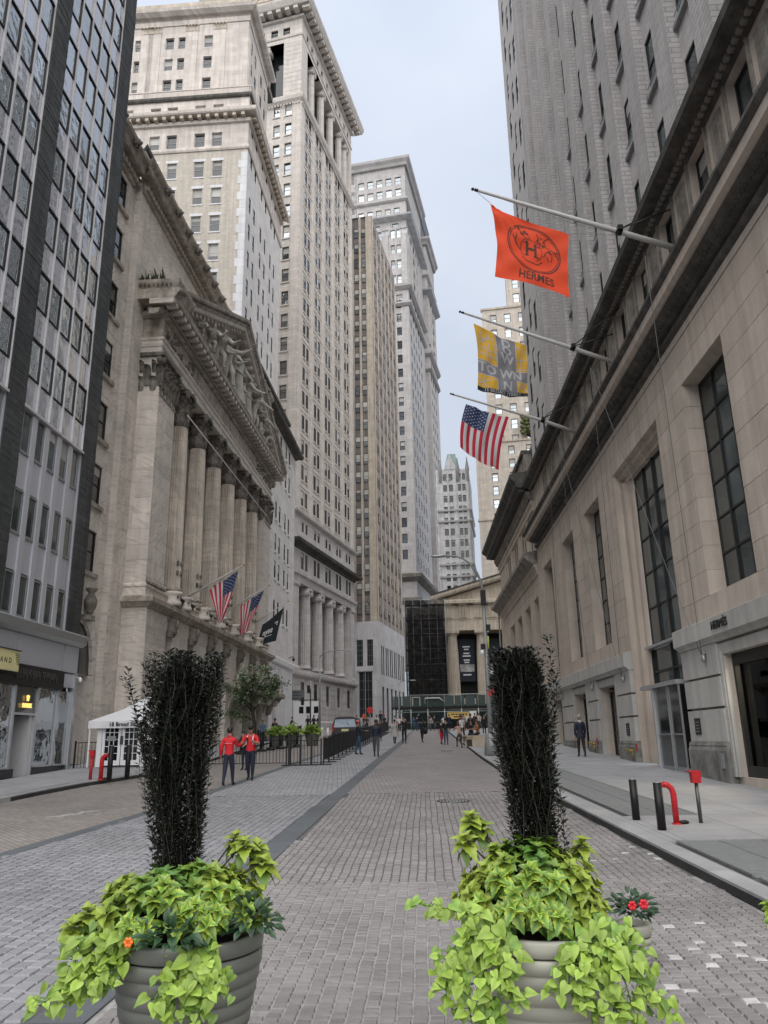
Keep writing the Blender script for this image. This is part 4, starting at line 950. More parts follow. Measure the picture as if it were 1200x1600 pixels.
for k_ in range(5):
    x=29.98+(k_-2)*.055;mb.tube([P(29.98+(k_-2)*.03,.03,3.84),P(x,.03,4.0-abs(k_-2)*.015)],.012,5);mb.blob(P(x,.03,4.02-abs(k_-2)*.015),(.02,.02,.02),0,6,4)
mb.fbox(FL,29.9,30.06,.02,.04,3.81,3.85);mb.build('crown_emblem',M['gold'],t)
mb=MB();mb.blob(FL.P(33.85,.25,4.85),(.08,.08,.11));mb.tube([FL.P(33.8,0,4.95),FL.P(33.85,.25,4.95)],.02,5);mb.build('security_camera',M['whitepaint'],t)
# projecting pale yellow sign
t2=thing('hanging_shop_sign',tuple(FL.P(27.6,.1,4.7)),FL.ang,'pale yellow box sign with a dark stripe fan above the shop at the left edge','sign')
mb=MB();mb.fbox(FL,26.2,28.45,.14,.34,4.75,5.48);mb.build('sign_box',M['yellow'],t2)
face_text(t2,'sign_lettering','LAND',.26,M['ink'],FL,27.42,.345,5.1,ext=.004,space=1.7)
mb=MB()
for k_ in range(7):mb.fbox(FL,28.12+k_*.03,28.44,.341,.346,5.36-k_*.06,5.385-k_*.06)
mb.build('stripe_fan',M['ink'],t2)
mb=MB();mb.fbox(FL,26.15,28.5,.1,.38,5.48,5.51);mb.fbox(FL,26.15,28.5,.1,.38,4.72,4.75);mb.build('sign_edge',M['frame_dk'],t2)

# ------------------------------------------------------------------ the classical exchange building with portico
FN=Face(-13.9,40.5,3.77,'E');FP=Face(-12.4,45,3.77,'E')
t=NY=thing('exchange_building',tuple(FN.P(55,0,g(55))),FN.ang,'classical marble exchange building with a six-column portico and carved pediment','building')
wing_w=[(36.3,37.8,z-2.1,z,.14)for z in(12.4,15.85,19.3,22.85,26.4,29.9,33.3)]
archo=(35.5,38.15,g(36)-.3,5.4,.9)
mb=MB();mb.wall(FN,33.4,38.9,0.5,34.0,wing_w+[archo],.5,0,d=-.38)
for i in range(10):  # arched head of the side entrance
    a0,a1=math.pi*i/10,math.pi*(i+1)/10;c,zc_,r_=36.82,5.4,1.32
    mb.poly([FN.P(c-r_*math.cos(a0),-.37,zc_+2.4*math.sin(a0)),FN.P(c-r_*math.cos(a1),-.37,zc_+2.4*math.sin(a1)),FN.P(c,-.37,5.4)],1)
mb.build('wing_wall',[M['marble'],M['glass_dk']],t)
windows(t,FN,wing_w,.42,d=-.38,fr=.09,blinds=(0,0,1));mb=MB();sills(mb,FN,wing_w,.22,.16,.14,d=-.38);mb.build('window_sill',M['marble_dk'],t)
mb=MB();mb.wall(FN,38.9,71.8,1.0,34.3,(),.5,0);mb.poly([FN.P(38.9,0,1),FN.P(38.9,-.4,1),FN.P(38.9,-.4,34.3),FN.P(38.9,0,34.3)])
mb.build('centre_wall',M['marble'],t)
zc=split(1.9,33.6,34)
ashlar(t,FN,33.9,38.9,zc,1.15,wing_w+[(35.3,38.3,0,7.9)],M['marble'],.016,.016,150,d=-.38,seed=4)
FNs=Face(FN.P(38.9,0,0).x,38.9,3.77,'S')
ashlar(t,FN,38.9,40.5,zc,.9,(),M['marble'],.016,.016,70,d=0,seed=5)
ashlar(t,FN,40.6,70,[z for z in zc if z>28.4],1.5,(),M['marble'],.012,.014,60,seed=6,skip=lambda s_,z:abs(s_-55.3)*.45<34.0-z and s_<70 and z<34.3-abs(s_-55.3)*.45+.6)
# arch surround, keystone urn
mb=MB()
for i in range(11):
    a0,a1=math.pi*i/11+.012,math.pi*(i+1)/11-.012;c,zc_=36.82,5.4
    pts=[(c-r_*math.cos(a),zc_+2.42*r_/1.34*math.sin(a))for r_,a in((1.34,a0),(1.34,a1),(1.75,a1),(1.75,a0))]
    mb.hexa([FN.P(s_,-.38,z)for s_,z in pts]+[FN.P(s_,-.22,z)for s_,z in pts])
for s_ in(35.25,38.3):mb.fbox(FN,s_-.2,s_+.2,-.38,-.2,g(s_),5.38)
mb.build('arch_surround',M['marble'],t)
mb=MB();mb.lathe(FN.P(36.8,.05,8.1),[(.05,0),(.16,.1),(.3,.45),(.33,.7),(.2,.95),(.12,1.05),(.26,1.2),(.28,1.3)],10);mb.fbox(FN,36.5,37.1,-.38,.2,7.85,8.1);mb.build('urn_bracket',M['capital'],t)
# podium
mb=MB();gz=1.0
kn=[43.75+3.9*i for i in range(7)]
pod=[(k_-.05,k_+1.05,3.6,8.35,.9)for k_ in kn]
FPp=FP.off(.12)
dors=[(57.2,59.2,1.4,5.6,1.2),(60.6,63.6,1.4,5.6,1.2),(65.0,67.0,1.4,5.6,1.2)]
pod=[p if not any(d_[0]<p[1]and d_[1]>p[0]for d_ in dors)else(p[0],p[1],6.9,8.35,.9)for p in pod]
mb.wall(FPp,40.6,70.9,gz,9.1,pod+dors,.9,0);mb.poly([FPp.P(40.6,0,gz),FPp.P(40.6,-1.9,gz),FPp.P(40.6,-1.9,9.1),FPp.P(40.6,0,9.1)]);mb.poly([FPp.P(70.9,0,gz),FPp.P(70.9,-1.9,gz),FPp.P(70.9,-1.9,9.1),FPp.P(70.9,0,9.1)])
mb.poly([FPp.P(40.6,0,9.1),FPp.P(70.9,0,9.1),FPp.P(70.9,-1.9,9.1),FPp.P(40.6,-1.9,9.1)]);mb.build('podium_wall',M['marble'],t)
zp=split(1.8,9.05,8);ashlar(t,FPp,40.6,56.0,zp,1.25,pod+dors,M['marble'],.016,.016,110,seed=7)
FSs=Face(FPp.P(40.6,0,0).x-1.6,FPp.Y(40.6)+.10,3.77,'S')
x1=FPp.P(40.6,0,0).x;FSs=Face(x1,FPp.P(40.6,0,0).y,3.77,'S')
ashlar(t,FSs,x1-1.6,x1,zp,.85,(),M['marble'],.016,.016,30,seed=8)
windows(t,FPp,pod,.8,gm='glass_dk',fr=.06,blinds=(0,));windows(t,FPp,dors,1.1,gm='glass_dk',nx=2,ny=3,fr=.12,blinds=(0,),name='door')
tm=MB();tm.hexa([Vector(p)for p in((-.26,0,0),(.26,0,0),(.2,.28,0),(-.2,.28,0),(-.34,0,.95),(.34,0,.95),(.28,.5,.95),(-.28,.5,.95))])
tm.blob((0,.4,.7),(.2,.2,.3),0,8,6,.08);tm.blob((0,.3,.3),(.17,.18,.26),0,8,5,.08);tm.blob((-.2,.3,.62),(.1,.12,.2),0,6,4,.1);tm.blob((.2,.3,.62),(.1,.12,.2),0,6,4,.1)
ks=tm.mesh('keystone',[M['capital']])
for k_ in kn:put('keystone',ks,t,FPp.M(k_+.5,0,7.95))
def ring(pr,name,m_,s0=40.5,s1=70.4,back=1.3,F=FP,**k):
    """moulding along the front with returns on both ends"""
    mb=MB();mb.prof(F,s0,s1,pr,0,mit0=1,mit1=1)
    D=max(p[0]for p in pr)
    for s_,sg in((s0,-1),(s1,1)):
        fr_=[F.P(s_+sg*d,d,z)for d,z in pr];bk_=[F.P(s_+sg*d,-back,z)for d,z in pr];n_=len(pr)
        for i in range(n_):j=(i+1)%n_;mb.poly([fr_[i],fr_[j],bk_[j],bk_[i]])
    return mb.build(name,M[m_],t,**k)
ring([(0,9.1),(.12,9.12),(.3,9.3),(.45,9.35),(.45,9.6),(.35,9.68),(0,9.72)],'podium_cornice','marble_dk',40.6,70.9,1.5,FPp)
ring([(0,9.72),(.02,9.72),(.02,10.15),(.1,10.2),(.1,10.32),(.0,10.4)],'plinth_course','marble',40.5,70.6,1.4)
# end piers with their capitals
for(a,b)in((40.5,43.2),(68.1,70.5)):
    mb=MB();mb.fbox(FP,a,b,-1.45,0,10.4,23.8);p=mb.build('corner_pier',M['marble'],t)
zq=split(10.75,21.2,12)
ashlar(t,FP,40.5,43.2,zq,1.35,(),M['marble'],.014,.014,40,seed=9)
x1=FP.P(40.5,0,0).x;FPs=Face(x1,FP.P(40.5,0,0).y,3.77,'S');ashlar(t,FPs,x1-1.4,x1,zq,.8,(),M['marble'],.014,.014,40,seed=10)
for(a,b)in((40.5,43.2),(68.1,70.5)):
    mb=MB();mb.prof(FP,a,b,[(-1.45,10.4),(.16,10.4),(.16,10.52),(.1,10.6),(.04,10.7),(-1.45,10.7)],0,mit0=1,mit1=1);mb.prof(FP,a,b,[(-1.45,21.28),(.03,21.28),(.08,21.36),(.03,21.44),(-1.45,21.44)],0,mit0=1,mit1=1);mb.build('pier_base',M['marble_dk'],t)
def leaf_(mb,T,h,w_,out,mat=0):
    prev=None
    for k_ in range(6):
        u=k_/5;y=out*(u**3.0);z=h*(math.sin(u*math.pi/2))-(.06 if k_==5 else 0);ww=w_*(.8+.4*math.sin(u*math.pi))*(1-.35*u**4)
        cur=[T@Vector((-ww/2,y+.02,z)),T@Vector((0,y+.09,z)),T@Vector((ww/2,y+.02,z))]
        if prev:mb.poly([prev[0],prev[1],cur[1],cur[0]],mat);mb.poly([prev[1],prev[2],cur[2],cur[1]],mat)
        prev=cur
def round_capital():
    mb=MB();mb.lathe((0,0,0),[(.52,0),(.56,.06),(.5,.12),(.5,1.2),(.58,1.8),(.7,2.1)],16)
    for tier,(n_,r_,z0,h,w_,o_,off)in enumerate(((8,.5,.08,.85,.36,.28,0),(8,.5,.3,1.3,.36,.4,.5),(8,.54,1.25,.6,.2,.36,0))):
        for i in range(n_):
            a=2*math.pi*(i+off)/n_;leaf_(mb,rotz(a)@Matrix.Translation(Vector((0,r_,z0))),h,w_,o_)
    for i in range(4):
        a=math.pi/4+i*math.pi/2;T=rotz(a);mb.blob(T@Vector((0,.92,1.92)),(.16,.16,.2),0,8,6);mb.tube([T@Vector((0,.56,1.3)),T@Vector((0,.72,1.75)),T@Vector((0,.92,2.06))],[.08,.08,.06],6)
        T2=rotz(i*math.pi/2);mb.blob(T2@Vector((0,.8,2.2)),(.14,.12,.16),0,7,5)
    mb.box((0,0,2.22),(1.5,1.5,.24));return mb.mesh('capital',[M['capital']])
rc=round_capital()
def pier_capital(wd,dp):
    mb=MB();mb.box((0,-dp/2,1.15),(wd,dp,2.3))
    for(T,W_)in((Matrix.Identity(4),wd),(Matrix.Translation(Vector((wd/2,-dp/2,0)))@rotz(-math.pi/2),dp),(Matrix.Translation(Vector((-wd/2,-dp/2,0)))@rotz(math.pi/2),dp)):
        n_=max(2,int(W_/.5))
        for tier,(z0,h,w_,o_,off)in enumerate(((.08,.85,.42,.2,0),(.35,1.25,.42,.32,.5),(1.2,.7,.25,.3,0))):
            for i in range(n_+(1 if off else 0)):
                x=-W_/2+(i+.5-off)*W_/n_;leaf_(mb,T@Matrix.Translation(Vector((x,0,z0))),h,w_,o_)
        for x in(-W_/2,W_/2):mb.blob(T@Vector((x,.2,1.9)),(.17,.17,.22),0,8,6)
        for i in range(n_):mb.blob(T@Vector((-W_/2+(i+.5)*W_/n_,.12,1.75)),(.1,.1,.12),0,6,5)
    mb.box((0,-dp/2+.1,2.3),(wd+.35,dp+.3,.22));return mb.mesh('capital',[M['capital']])
put('capital',pier_capital(2.7,1.45),t,FP.M(41.85,0,21.45));put('capital',pier_capital(2.4,1.45),t,FP.M(69.3,0,21.45))
# six fluted columns
cs=[46.05+3.9*i for i in range(6)]
tm=MB();n_=48;prf=[(.60,.0),(.60,.02),(.6,3.2),(.585,5.5),(.56,8),(.52,10.35),(.52,10.5)]
tm.lathe((0,0,0),prf,n_,0,flute=.13);shaft=tm.mesh('column_shaft',[M['column']])
tm=MB();tm.lathe((0,0,0),[(.8,0),(.84,.07),(.8,.16),(.68,.2),(.66,.26),(.72,.3),(.74,.36),(.66,.42),(.62,.5)],24);tm.box((0,0,-.1),(1.7,1.7,.2));base_=tm.mesh('column_base',[M['marble_dk']])
for s_ in cs:
    c=FP.P(s_,-.62,10.6);col_=put('column',shaft,t,Matrix.Translation(c+Vector((0,0,.35))))
    put('capital',rc,col_,Matrix.Translation(c+Vector((0,0,10.85)))@rotz(FP.ang));put('column_base',base_,col_,Matrix.Translation(c)@rotz(FP.ang))
mb=MB();mb.fbox(FP,43.2,68.1,-1.44,-1.38,10.4,23.8);mb.build('great_window_wall',M['glass_dk'],t)
mb=MB()
for i in range(50):s_=43.3+.5*i;mb.fbox(FP,s_,s_+.07,-1.38,-1.3,10.4,23.8)
for z in split(11,23,8):mb.fbox(FP,43.2,68.1,-1.379,-1.28,z,z+.12)
mb.build('great_window_bars',M['frame_dk'],t,kind='stuff')
mb=MB();mb.tube([FP.P(44.2,.5,21.5),FP.P(66.6,.5,21.5)],.045,5);mb.build('white_cable',M['whitepaint'],t)
# drums, wreaths and floodlights along the balcony
for i,s_ in enumerate([44.1]+cs):
    mb=MB();mb.lathe(FP.P(s_+.2,.22,9.74),[(.5,0),(.5,.2),(.42,.26),(.46,.6),(.52,.66),(.5,.8)],14);mb.build('balcony_drum',M['marble'],t)
    mb=MB()
    for q in range(3):mb.blob(FP.P(s_-.1+q*.25,.68-.08*abs(q-1),10.2),(.07,.05,.09),0,6,4)
    mb.build('drum_wreath',M['capital'],t)
    mb=MB();T=FP.M(s_+1.15,.28,10.15)@Matrix.Rotation(rad(-28),4,'X');mb.box((0,0,0),(.6,.35,.42),0,T);mb.build('floodlight',M['black'],t)
    for q in range(3):
        mb=MB();mb.blob(FP.P(s_-.33+q*.3,.02-abs(q-1)*.12,12.6),(.1,.07,.17),0,7,5);mb.blob(FP.P(s_-.33+q*.3,.02-abs(q-1)*.12,12.0),(.1,.07,.17),0,7,5);mb.build('column_fitting',M['capital'],t)if i else None
# entablature
ring([(-1.4,23.82),(0,23.82),(0,24.25),(.06,24.3),(.06,24.62),(.14,24.7),(.14,24.84),(-1.4,24.84)],'architrave','marble',40.5,70.5,1.5)
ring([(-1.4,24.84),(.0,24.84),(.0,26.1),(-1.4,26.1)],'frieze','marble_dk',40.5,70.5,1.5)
mb=MB();rr=random.Random(4)
for(a,b)in((41,46.5),(64,70)):
    for i in range(int((b-a)*7)):mb.blob(FP.P(rr.uniform(a,b),.06,rr.uniform(25.0,25.95)),(rr.uniform(.06,.14),.09,rr.uniform(.06,.14)),0,6,4,.15)
mb.build('carved_swags',M['capital'],t,kind='stuff')
mb=MB();mb.fbox(FP,47.2,63.4,0.002,.05,25.0,25.95);mb.build('inscription_panel',M['marble_dk'],t)
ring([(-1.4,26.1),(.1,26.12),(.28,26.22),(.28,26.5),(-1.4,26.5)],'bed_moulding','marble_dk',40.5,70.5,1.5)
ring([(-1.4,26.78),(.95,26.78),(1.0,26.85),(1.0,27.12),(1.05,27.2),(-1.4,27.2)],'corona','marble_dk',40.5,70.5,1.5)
tm=MB();tm.box((0,.02,0),(.12,.14,.2));dd=tm.mesh('dentil',[M['marble_dk']]);place_many(t,'dentil',[(dd,FP.M(40.4+.235*i,.34,26.32))for i in range(129)])
tm=MB();tm.box((0,.32,0),(.34,.62,.24));md=tm.mesh('modillion',[M['marble']]);place_many(t,'modillion',[(md,FP.M(40.1+.80*i,.29,26.64))for i in range(39)]+[(md,Matrix.Translation(FP.P(40.5-.29,-.15-q*.62,26.64))@rotz(FP.ang+math.pi/2))for q in range(2)])
# side return: egg band and cyma
ring([(0,27.21),(1.05,27.21),(1.1,27.35),(1.28,27.7),(1.3,27.9),(0,27.95)],'cyma_return','marble_dk',40.5,40.9,1.5)
mb=MB();rr=random.Random(9)
for i in range(9):mb.blob(FP.P(40.5-1.2,-1.3+i*.26,27.6),(.08,.11,.13),0,6,4,.1)
mb.build('return_ornament',M['capital'],t,kind='stuff')
mb=MB()
for i in range(130):x=rr.uniform(-1.3,.3);mb.poly([FP.P(40.1+rr.uniform(-.9,.3),x,27.95),FP.P(40.1+rr.uniform(-.9,.3),x+.1,27.96),FP.P(40.1+rr.uniform(-1,.4),x+rr.uniform(-.2,.2),28.05+rr.random()**2*.9)])
mb.build('weeds',mat('ledge_weeds',(.06,.08,.03),.8),t,kind='stuff')
# pediment: tympanum, raking cornice and modillions
cS,cZ=55.5,34.0;e0,e1=39.3,71.7
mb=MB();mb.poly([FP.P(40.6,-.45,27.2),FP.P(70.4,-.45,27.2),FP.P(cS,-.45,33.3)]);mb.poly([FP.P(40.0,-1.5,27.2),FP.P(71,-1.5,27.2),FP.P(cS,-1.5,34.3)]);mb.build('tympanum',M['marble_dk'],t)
def rake(pr,name,m_,**k):
    """(d, h) profile swept up both slopes; h measured vertically below the sloping top line"""
    mb=MB()
    for(a,b)in((e0,cS),(e1,cS)):
        z0,z1=27.35,cZ+.55;A=[FP.P(a,d,z0+h)for d,h in pr];B=[FP.P(b,d,z1+h)for d,h in pr]
        for i in range(len(pr)):j=(i+1)%len(pr);mb.poly([A[i],A[j],B[j],B[i]])
        mb.poly(A)
    return mb.build(name,M[m_],t,**k)
rake([(-1.5,-.0),(1.3,0),(1.28,-.2),(1.08,-.5),(1.02,-.62),(-1.5,-.62)],'raking_cornice','marble_dk')
rake([(-.45,-.63),(.98,-.63),(.98,-.9),(.9,-.96),(-.45,-.96)],'raking_corona','marble')
rake([(-.45,-1.25),(.2,-1.25),(.12,-1.5),(0,-1.6),(-.45,-1.6)],'raking_bed','marble_dk')
its=[]
for(a,b)in((e0,cS),(e1,cS)):
    for i in range(1,20):
        u=i/20;s_=a+(b-a)*u;z=27.35+(cZ+.55-27.35)*u-1.1
        if z>27.4:its.append((md,FP.M(s_,.12,z)))
place_many(t,'modillion',its)
mb=MB();rr=random.Random(14)
for(a,b)in((e0,cS),(e1,cS)):
    for i in range(64):u=(i+.5)/64;s_=a+(b-a)*u;z=27.35+(cZ+.55-27.35)*u;mb.blob(FP.P(s_,1.17,z-.33),(.08,.08,.12),0,6,4,.1)
mb.build('raking_ornament',M['capital'],t,kind='stuff')
# carved figures in the pediment
def robe(mb,c,h,r0_,r1_,ax,n_=14,mat=0,sd=0):
    rr=random.Random(sd);prof_=[(r1_*(1+.1*math.sin(k_)),-h*(1-k_/6))for k_ in range(7)];base=len(mb.v)
    for k_ in range(7):
        u=k_/6;r_=r1_+(r0_-r1_)*u**.8
        for i in range(n_):
            a=2*math.pi*i/n_;f=1+.13*math.cos(a*7+sd)*(1-u)
            mb.v.append(Vector(c)+Vector((ax[0].x,ax[0].y,0))*r_*f*math.cos(a)+Vector((ax[1].x,ax[1].y,0))*r_*.75*f*math.sin(a)+Vector((0,0,-h*(1-u))))
    for k_ in range(6):
        for i in range(n_):j=(i+1)%n_;mb.f.append((base+k_*n_+i,base+k_*n_+j,base+(k_+1)*n_+j,base+(k_+1)*n_+i));mb.m.append(mat);mb.a.append(0);mb.sm.append(True)
figs=[  # s, height scale, pose, turn, robe
    (55.5,2.95,dict(sl=25,ol=62,el=15,sr=25,orr=62,er=15),0,1),(52.3,2.4,dict(sl=70,ol=25,el=40,lean=14,hl=25,kl=30,sr=10,er=60),-20,0),(53.6,2.0,dict(sl=40,er=50,sr=60,lean=8,build=1.2),10,1),
    (49.9,2.15,dict(lean=38,sl=35,sr=55,el=60,er=40,hl=45,kl=60,build=1.25),-35,0),(47.9,1.75,dict(lean=48,sl=30,sr=50,el=50,hl=70,kl=100,hr=30,kr=50,build=1.2),-50,0),(45.8,1.25,dict(lean=62,sl=20,sr=35,el=60,hl=80,kl=120,build=1.25),-60,0),
    (58.6,2.4,dict(lean=10,sl=60,sr=30,el=40,er=40,build=1.1),20,1),(60.6,2.1,dict(lean=35,sl=30,sr=50,el=60,hl=40,kl=50,build=1.25),35,0),(57.1,1.7,dict(lean=5,sl=30,er=60),10,1),
    (63.0,1.75,dict(lean=50,sl=30,sr=45,el=50,hl=70,kl=100,build=1.25),50,0),(65.3,1.25,dict(lean=62,sl=20,sr=35,el=60,hl=80,kl=120,build=1.2),60,0)]
for fi,(s_,hh,po,tn,rb)in enumerate(figs):
    po=dict(po);po['build']=po.get('build',1.15)*1.18;me,inf=body_mesh(po,[M['sculpt']],{},2,False,.045);hh*=1.62
    k_=hh/1.75;ang=FP.ang+rad(tn);W=Matrix.Translation(FP.P(s_,.5,27.2))@rotz(ang)@Matrix.Scale(k_,4)
    o=put('carved_figure',me,t,W)
    if rb:
        mb=MB();robe(mb,FP.P(s_,.45,27.2+1.0*k_),1.0*k_,.18*k_,.32*k_,(Vector((FP.t[0],FP.t[1])),Vector((FP.n[0],FP.n[1]))),sd=fi);mb.build('robe',M['sculpt'],o)
    else:
        mb=MB();rr=random.Random(fi)
        for q in range(7):mb.blob(FP.P(s_+rr.uniform(-.9,.9),rr.random()*.4,27.3+rr.random()*.7),(rr.uniform(.2,.42),.3,rr.uniform(.25,.6)),0,9,7,.1)
        mb.build('carved_rock',M['sculpt'],o)
# great cornice, lion heads, parapet
tt=FN
def top_run(s0,s1,d,m1='marble_dk'):
    for nm_,pr,m_ in(('dentil_course',[(0,33.55),(.15,33.58),(.22,33.7),(.22,34.1),(0,34.1)],'marble_dk'),('great_cornice',[(-.2,34.35),(.62,34.35),(.7,34.45),(.72,34.75),(.95,35.0),(.98,35.2),(.5,35.4),(-.2,35.45)],m1),('parapet_rail',[(-.55,36.55),(.1,36.55),(.18,36.62),(.18,36.9),(-.55,36.95)],'soot')):
        mb=MB();mb.prof(FN,s0,s1,[(a+d,b)for a,b in pr],0,mit0=1 if s0>38 else 0);mb.build(nm_,M[m_],t)
top_run(33.4,38.5,-.38);top_run(38.9,72.0,0)
tm=MB();tm.box((0,.08,0),(.2,.2,.3));dd=tm.mesh('dentil',[M['marble_dk']]);place_many(t,'dentil',[(dd,FN.M(34+.42*i,-.16 if 34+.42*i<38.9 else .22,33.9))for i in range(90)])
tm=MB();tm.blob((0,0,0),(.24,.22,.28),0,9,7,.06);tm.blob((0,.2,-.05),(.12,.14,.12),0,7,5)
for q in range(9):a=q*.7;tm.blob((.24*math.cos(a),-.03,.26*math.sin(a)),(.1,.1,.11),0,6,4,.1)
lh=tm.mesh('lion_head',[M['capital']]);place_many(t,'lion_head',[(lh,FN.M(34.4+2.05*i,(.56 if 34.4+2.05*i<38.6 else .94),34.95))for i in range(18)])
tm=MB();tm.lathe((0,0,0),[(.13,0),(.13,.1),(.07,.16),(.15,.45),(.06,.85),(.12,.95),(.12,1.05)],10);bl=tm.mesh('baluster',[M['marble_dk']])
place_many(t,'baluster',[(bl,FN.M(34+.42*i,-.25 if 34+.42*i>38.6 else-.6,35.45))for i in range(88)if not(38.2<34+.42*i<43.5)])
mb=MB();mb.fbox(FN,38.9,43.6,-.5,.05,35.45,36.55)
for i in range(7):s_=47+i*4.1;mb.fbox(FN,s_,s_+.5,-.5,.06,35.46,36.55)
mb.build('parapet_pedestal',M['marble'],t)
mb=MB();mb.fbox(FN,33.4,72,-9,-.6,33,35.4);mb.build('roof',M['gritty'],t)
# entrance balcony with globes
mb=MB();FPb=FP.off(.12);mb.prof(FPb,55.8,71.0,[(0,5.75),(1.35,5.75),(1.5,5.85),(1.5,6.1),(1.4,6.2),(0,6.25)],0);mb.build('entrance_balcony',M['marble_dk'],t)
mb=MB();mb.fbox(FPb,56.2,70.6,.9,1.15,6.26,6.75);mb.build('balcony_parapet',M['marble'],t)
for s_ in(56.6,59.9,64.3,67.6,70.3):
    mb=MB();mb.prof(FPb,s_-.25,s_+.25,[(0,4.3),(.35,4.5),(.55,5.1),(1.1,5.45),(1.25,5.74),(0,5.74)]);mb.build('scroll_bracket',M['marble_dk'],t)
    mb=MB();mb.blob(FPb.P(s_-.7,.9,5.35),(.26,.26,.3),0,12,8);mb.build('globe_lamp',mat('milk_glass',(.62,.6,.54),.35)if 'globe' not in M else M['globe'],t)
    M.setdefault('globe',bpy.data.materials['milk_glass'])
for(a,b)in((55.6,57.1),(59.3,60.5),(63.7,64.9),(67.1,68.3)):
    mb=MB();mb.fbox(FPb,a,b,.02,.3,g(60),5.7);mb.build('door_pier',M['marble'],t)
for s_ in(61.4,62.8):
    mb=MB();mb.tube([FPb.P(s_,.3,3.9),FPb.P(s_,.31,4.7)],.02,5)
    for q in range(6):a=q*math.pi/3;mb.tube([FPb.P(s_-.3+.02,-.9,4.3),FPb.P(s_+.3*math.cos(a),-.88,4.3+.4*math.sin(a))],.02,4)
    mb.build('door_grille',M['galv'],t)

# ------------------------------------------------------------------ white marble block next to it
t=thing('white_block_building',tuple(FN.P(80,0,g(80))),FN.ang,'plain white marble block with paired narrow windows between portico and columned tower','building')
rows=[(14.2,16.1),(18.3,20.15),(21.2,23.05),(24.65,26.55),(29.5,31.5),(33.0,34.75)]
colx=[73.3,75.3,78.35,80.3,83.2,85.25]
ops=[(c,c+.82,a,b,.10)for c in colx for a,b in rows]
FW2=FN.off(-.02)
slit=[(83.5,83.95,6.5,8.1,.3)];arc=[(78.9,80.6,g(79),7.2,.8),(73.5,75.2,g(74),7.2,.8)]
mb=MB();mb.wall(FW2,72.05,89.4,1.8,35.0,ops+slit+arc,.45)
mb.poly([FW2.P(89.4,0,1.8),FW2.P(89.4,-16,1.8),FW2.P(89.4,-16,35),FW2.P(89.4,0,35)]);mb.build('wall',M['white'],t)
windows(t,FW2,ops,.35,fr=.07,blinds=(0,0,1,2));windows(t,FW2,slit+arc,.3,gm='glass_dk',blinds=(0,),fr=.05)
mb=MB();sills(mb,FW2,ops,.22,.12,.1);mb.build('window_sill',M['whiteblk'],t)
mb=MB();mb.prof(FW2,72.06,89.5,[(0,9.7),(.12,9.75),(.2,9.9),(.2,10.4),(.1,10.5),(0,10.5)]);mb.build('belt_course',M['whiteblk'],t)
ashlar(t,FW2,72.1,89.3,split(2.6,9.6,7),1.6,slit+arc,M['whiteblk'],.02,.02,80,seed=31)
for c in(79.75,74.35):
    mb=MB()
    for i in range(9):
        a0,a1=math.pi*i/9,math.pi*(i+1)/9
        mb.poly([FW2.P(c-.85*math.cos(a0),.01,7.2+.9*math.sin(a0)),FW2.P(c-.85*math.cos(a1),.01,7.2+.9*math.sin(a1)),FW2.P(c,.01,7.2)],1)
        pts=[(c-r_*math.cos(a),7.2+r_*1.06*math.sin(a))for r_,a in((.85,a0),(.85,a1),(1.15,a1),(1.15,a0))];mb.hexa([FW2.P(x,0,z)for x,z in pts]+[FW2.P(x,.1,z)for x,z in pts])
    mb.build('arch_surround',[M['whiteblk'],M['glass_dk']],t)
for nm_,pr,m_ in(('cornice',[(0,35.0),(.15,35.02),(.3,35.2),(.75,35.3),(.85,35.45),(.9,35.7),(.4,35.9),(-.3,35.95)],'soot'),('attic_wall',[(-1.6,35.9),(-.8,35.9),(-.8,39.2),(-1.6,39.2)],'white'),('attic_rail',[(-1.7,39.2),(-.55,39.2),(-.5,39.5),(-1.7,39.6)],'soot')):
    mb=MB();mb.prof(FW2,72.4,89.4,pr,0,mit1=1);mb.build(nm_,M[m_],t)
mb=MB();mb.fbox(FW2,72.1,89.3,-16,-1.7,34.5,37);mb.build('roof',M['gritty'],t)
mb=MB();mb.tube([FW2.P(86.5,.1,10.9),FW2.P(86.5,.6,11.1),FW2.P(86.5,.65,10.9)],.05,5);mb.blob(FW2.P(86.5,.65,10.75),(.16,.16,.2));mb.build('wall_lamp',M['black'],t)
mb=MB();mb.tube([FN.P(72.04,.1,1.9),FN.P(72.04,.1,5),FN.P(72.04,.1,33)],.16,6);mb.build('dark_drainpipe',M['soot'],t)

# ------------------------------------------------------------------ cream setback tower behind the exchange
TA=Face(-15.6,60,3.77,'E')
t=thing('cream_tower',tuple(TA.P(80,0,30)),TA.ang,'cream and white tower with bracketed cornices rising behind the portico','tower')
xs=TA.P(73.2,0,0).x;ys_=73.2;TS=Face(xs,ys_,3.77,'S')
ez=[60.6-3.52*i for i in range(0,9)]
ec=[74.6,76.7,80.0,82.3,85.4,87.6]
eo=[(c,c+.8,z-2.0+1.0,z+1.0,.09)for c in ec for z in ez]
eu=[(c,c+.8,z,z+2.0,.09)for c in ec for z in(65.5,69.9)]
SC=(2.2,0)
mb=MB();mb.wall(TA,73.2,91.9,28,67.2,eo+[o for o in eu if o[3]<68],.3);mb.build('east_wall',M['white'],t)
mb=MB();mb.wall(TA,73.2,91.9,67.2,73.6,[o for o in eu if o[3]>68],.3);mb.poly([TA.P(91.9,0,28),TA.P(91.9,-18,28),TA.P(91.9,-18,74),TA.P(91.9,0,74)]);mb.build('upper_east_wall',M['creamstone'],t)
windows(t,TA,eo+eu,.22,fr=.06,blinds=(0,0,1))
mb=MB()
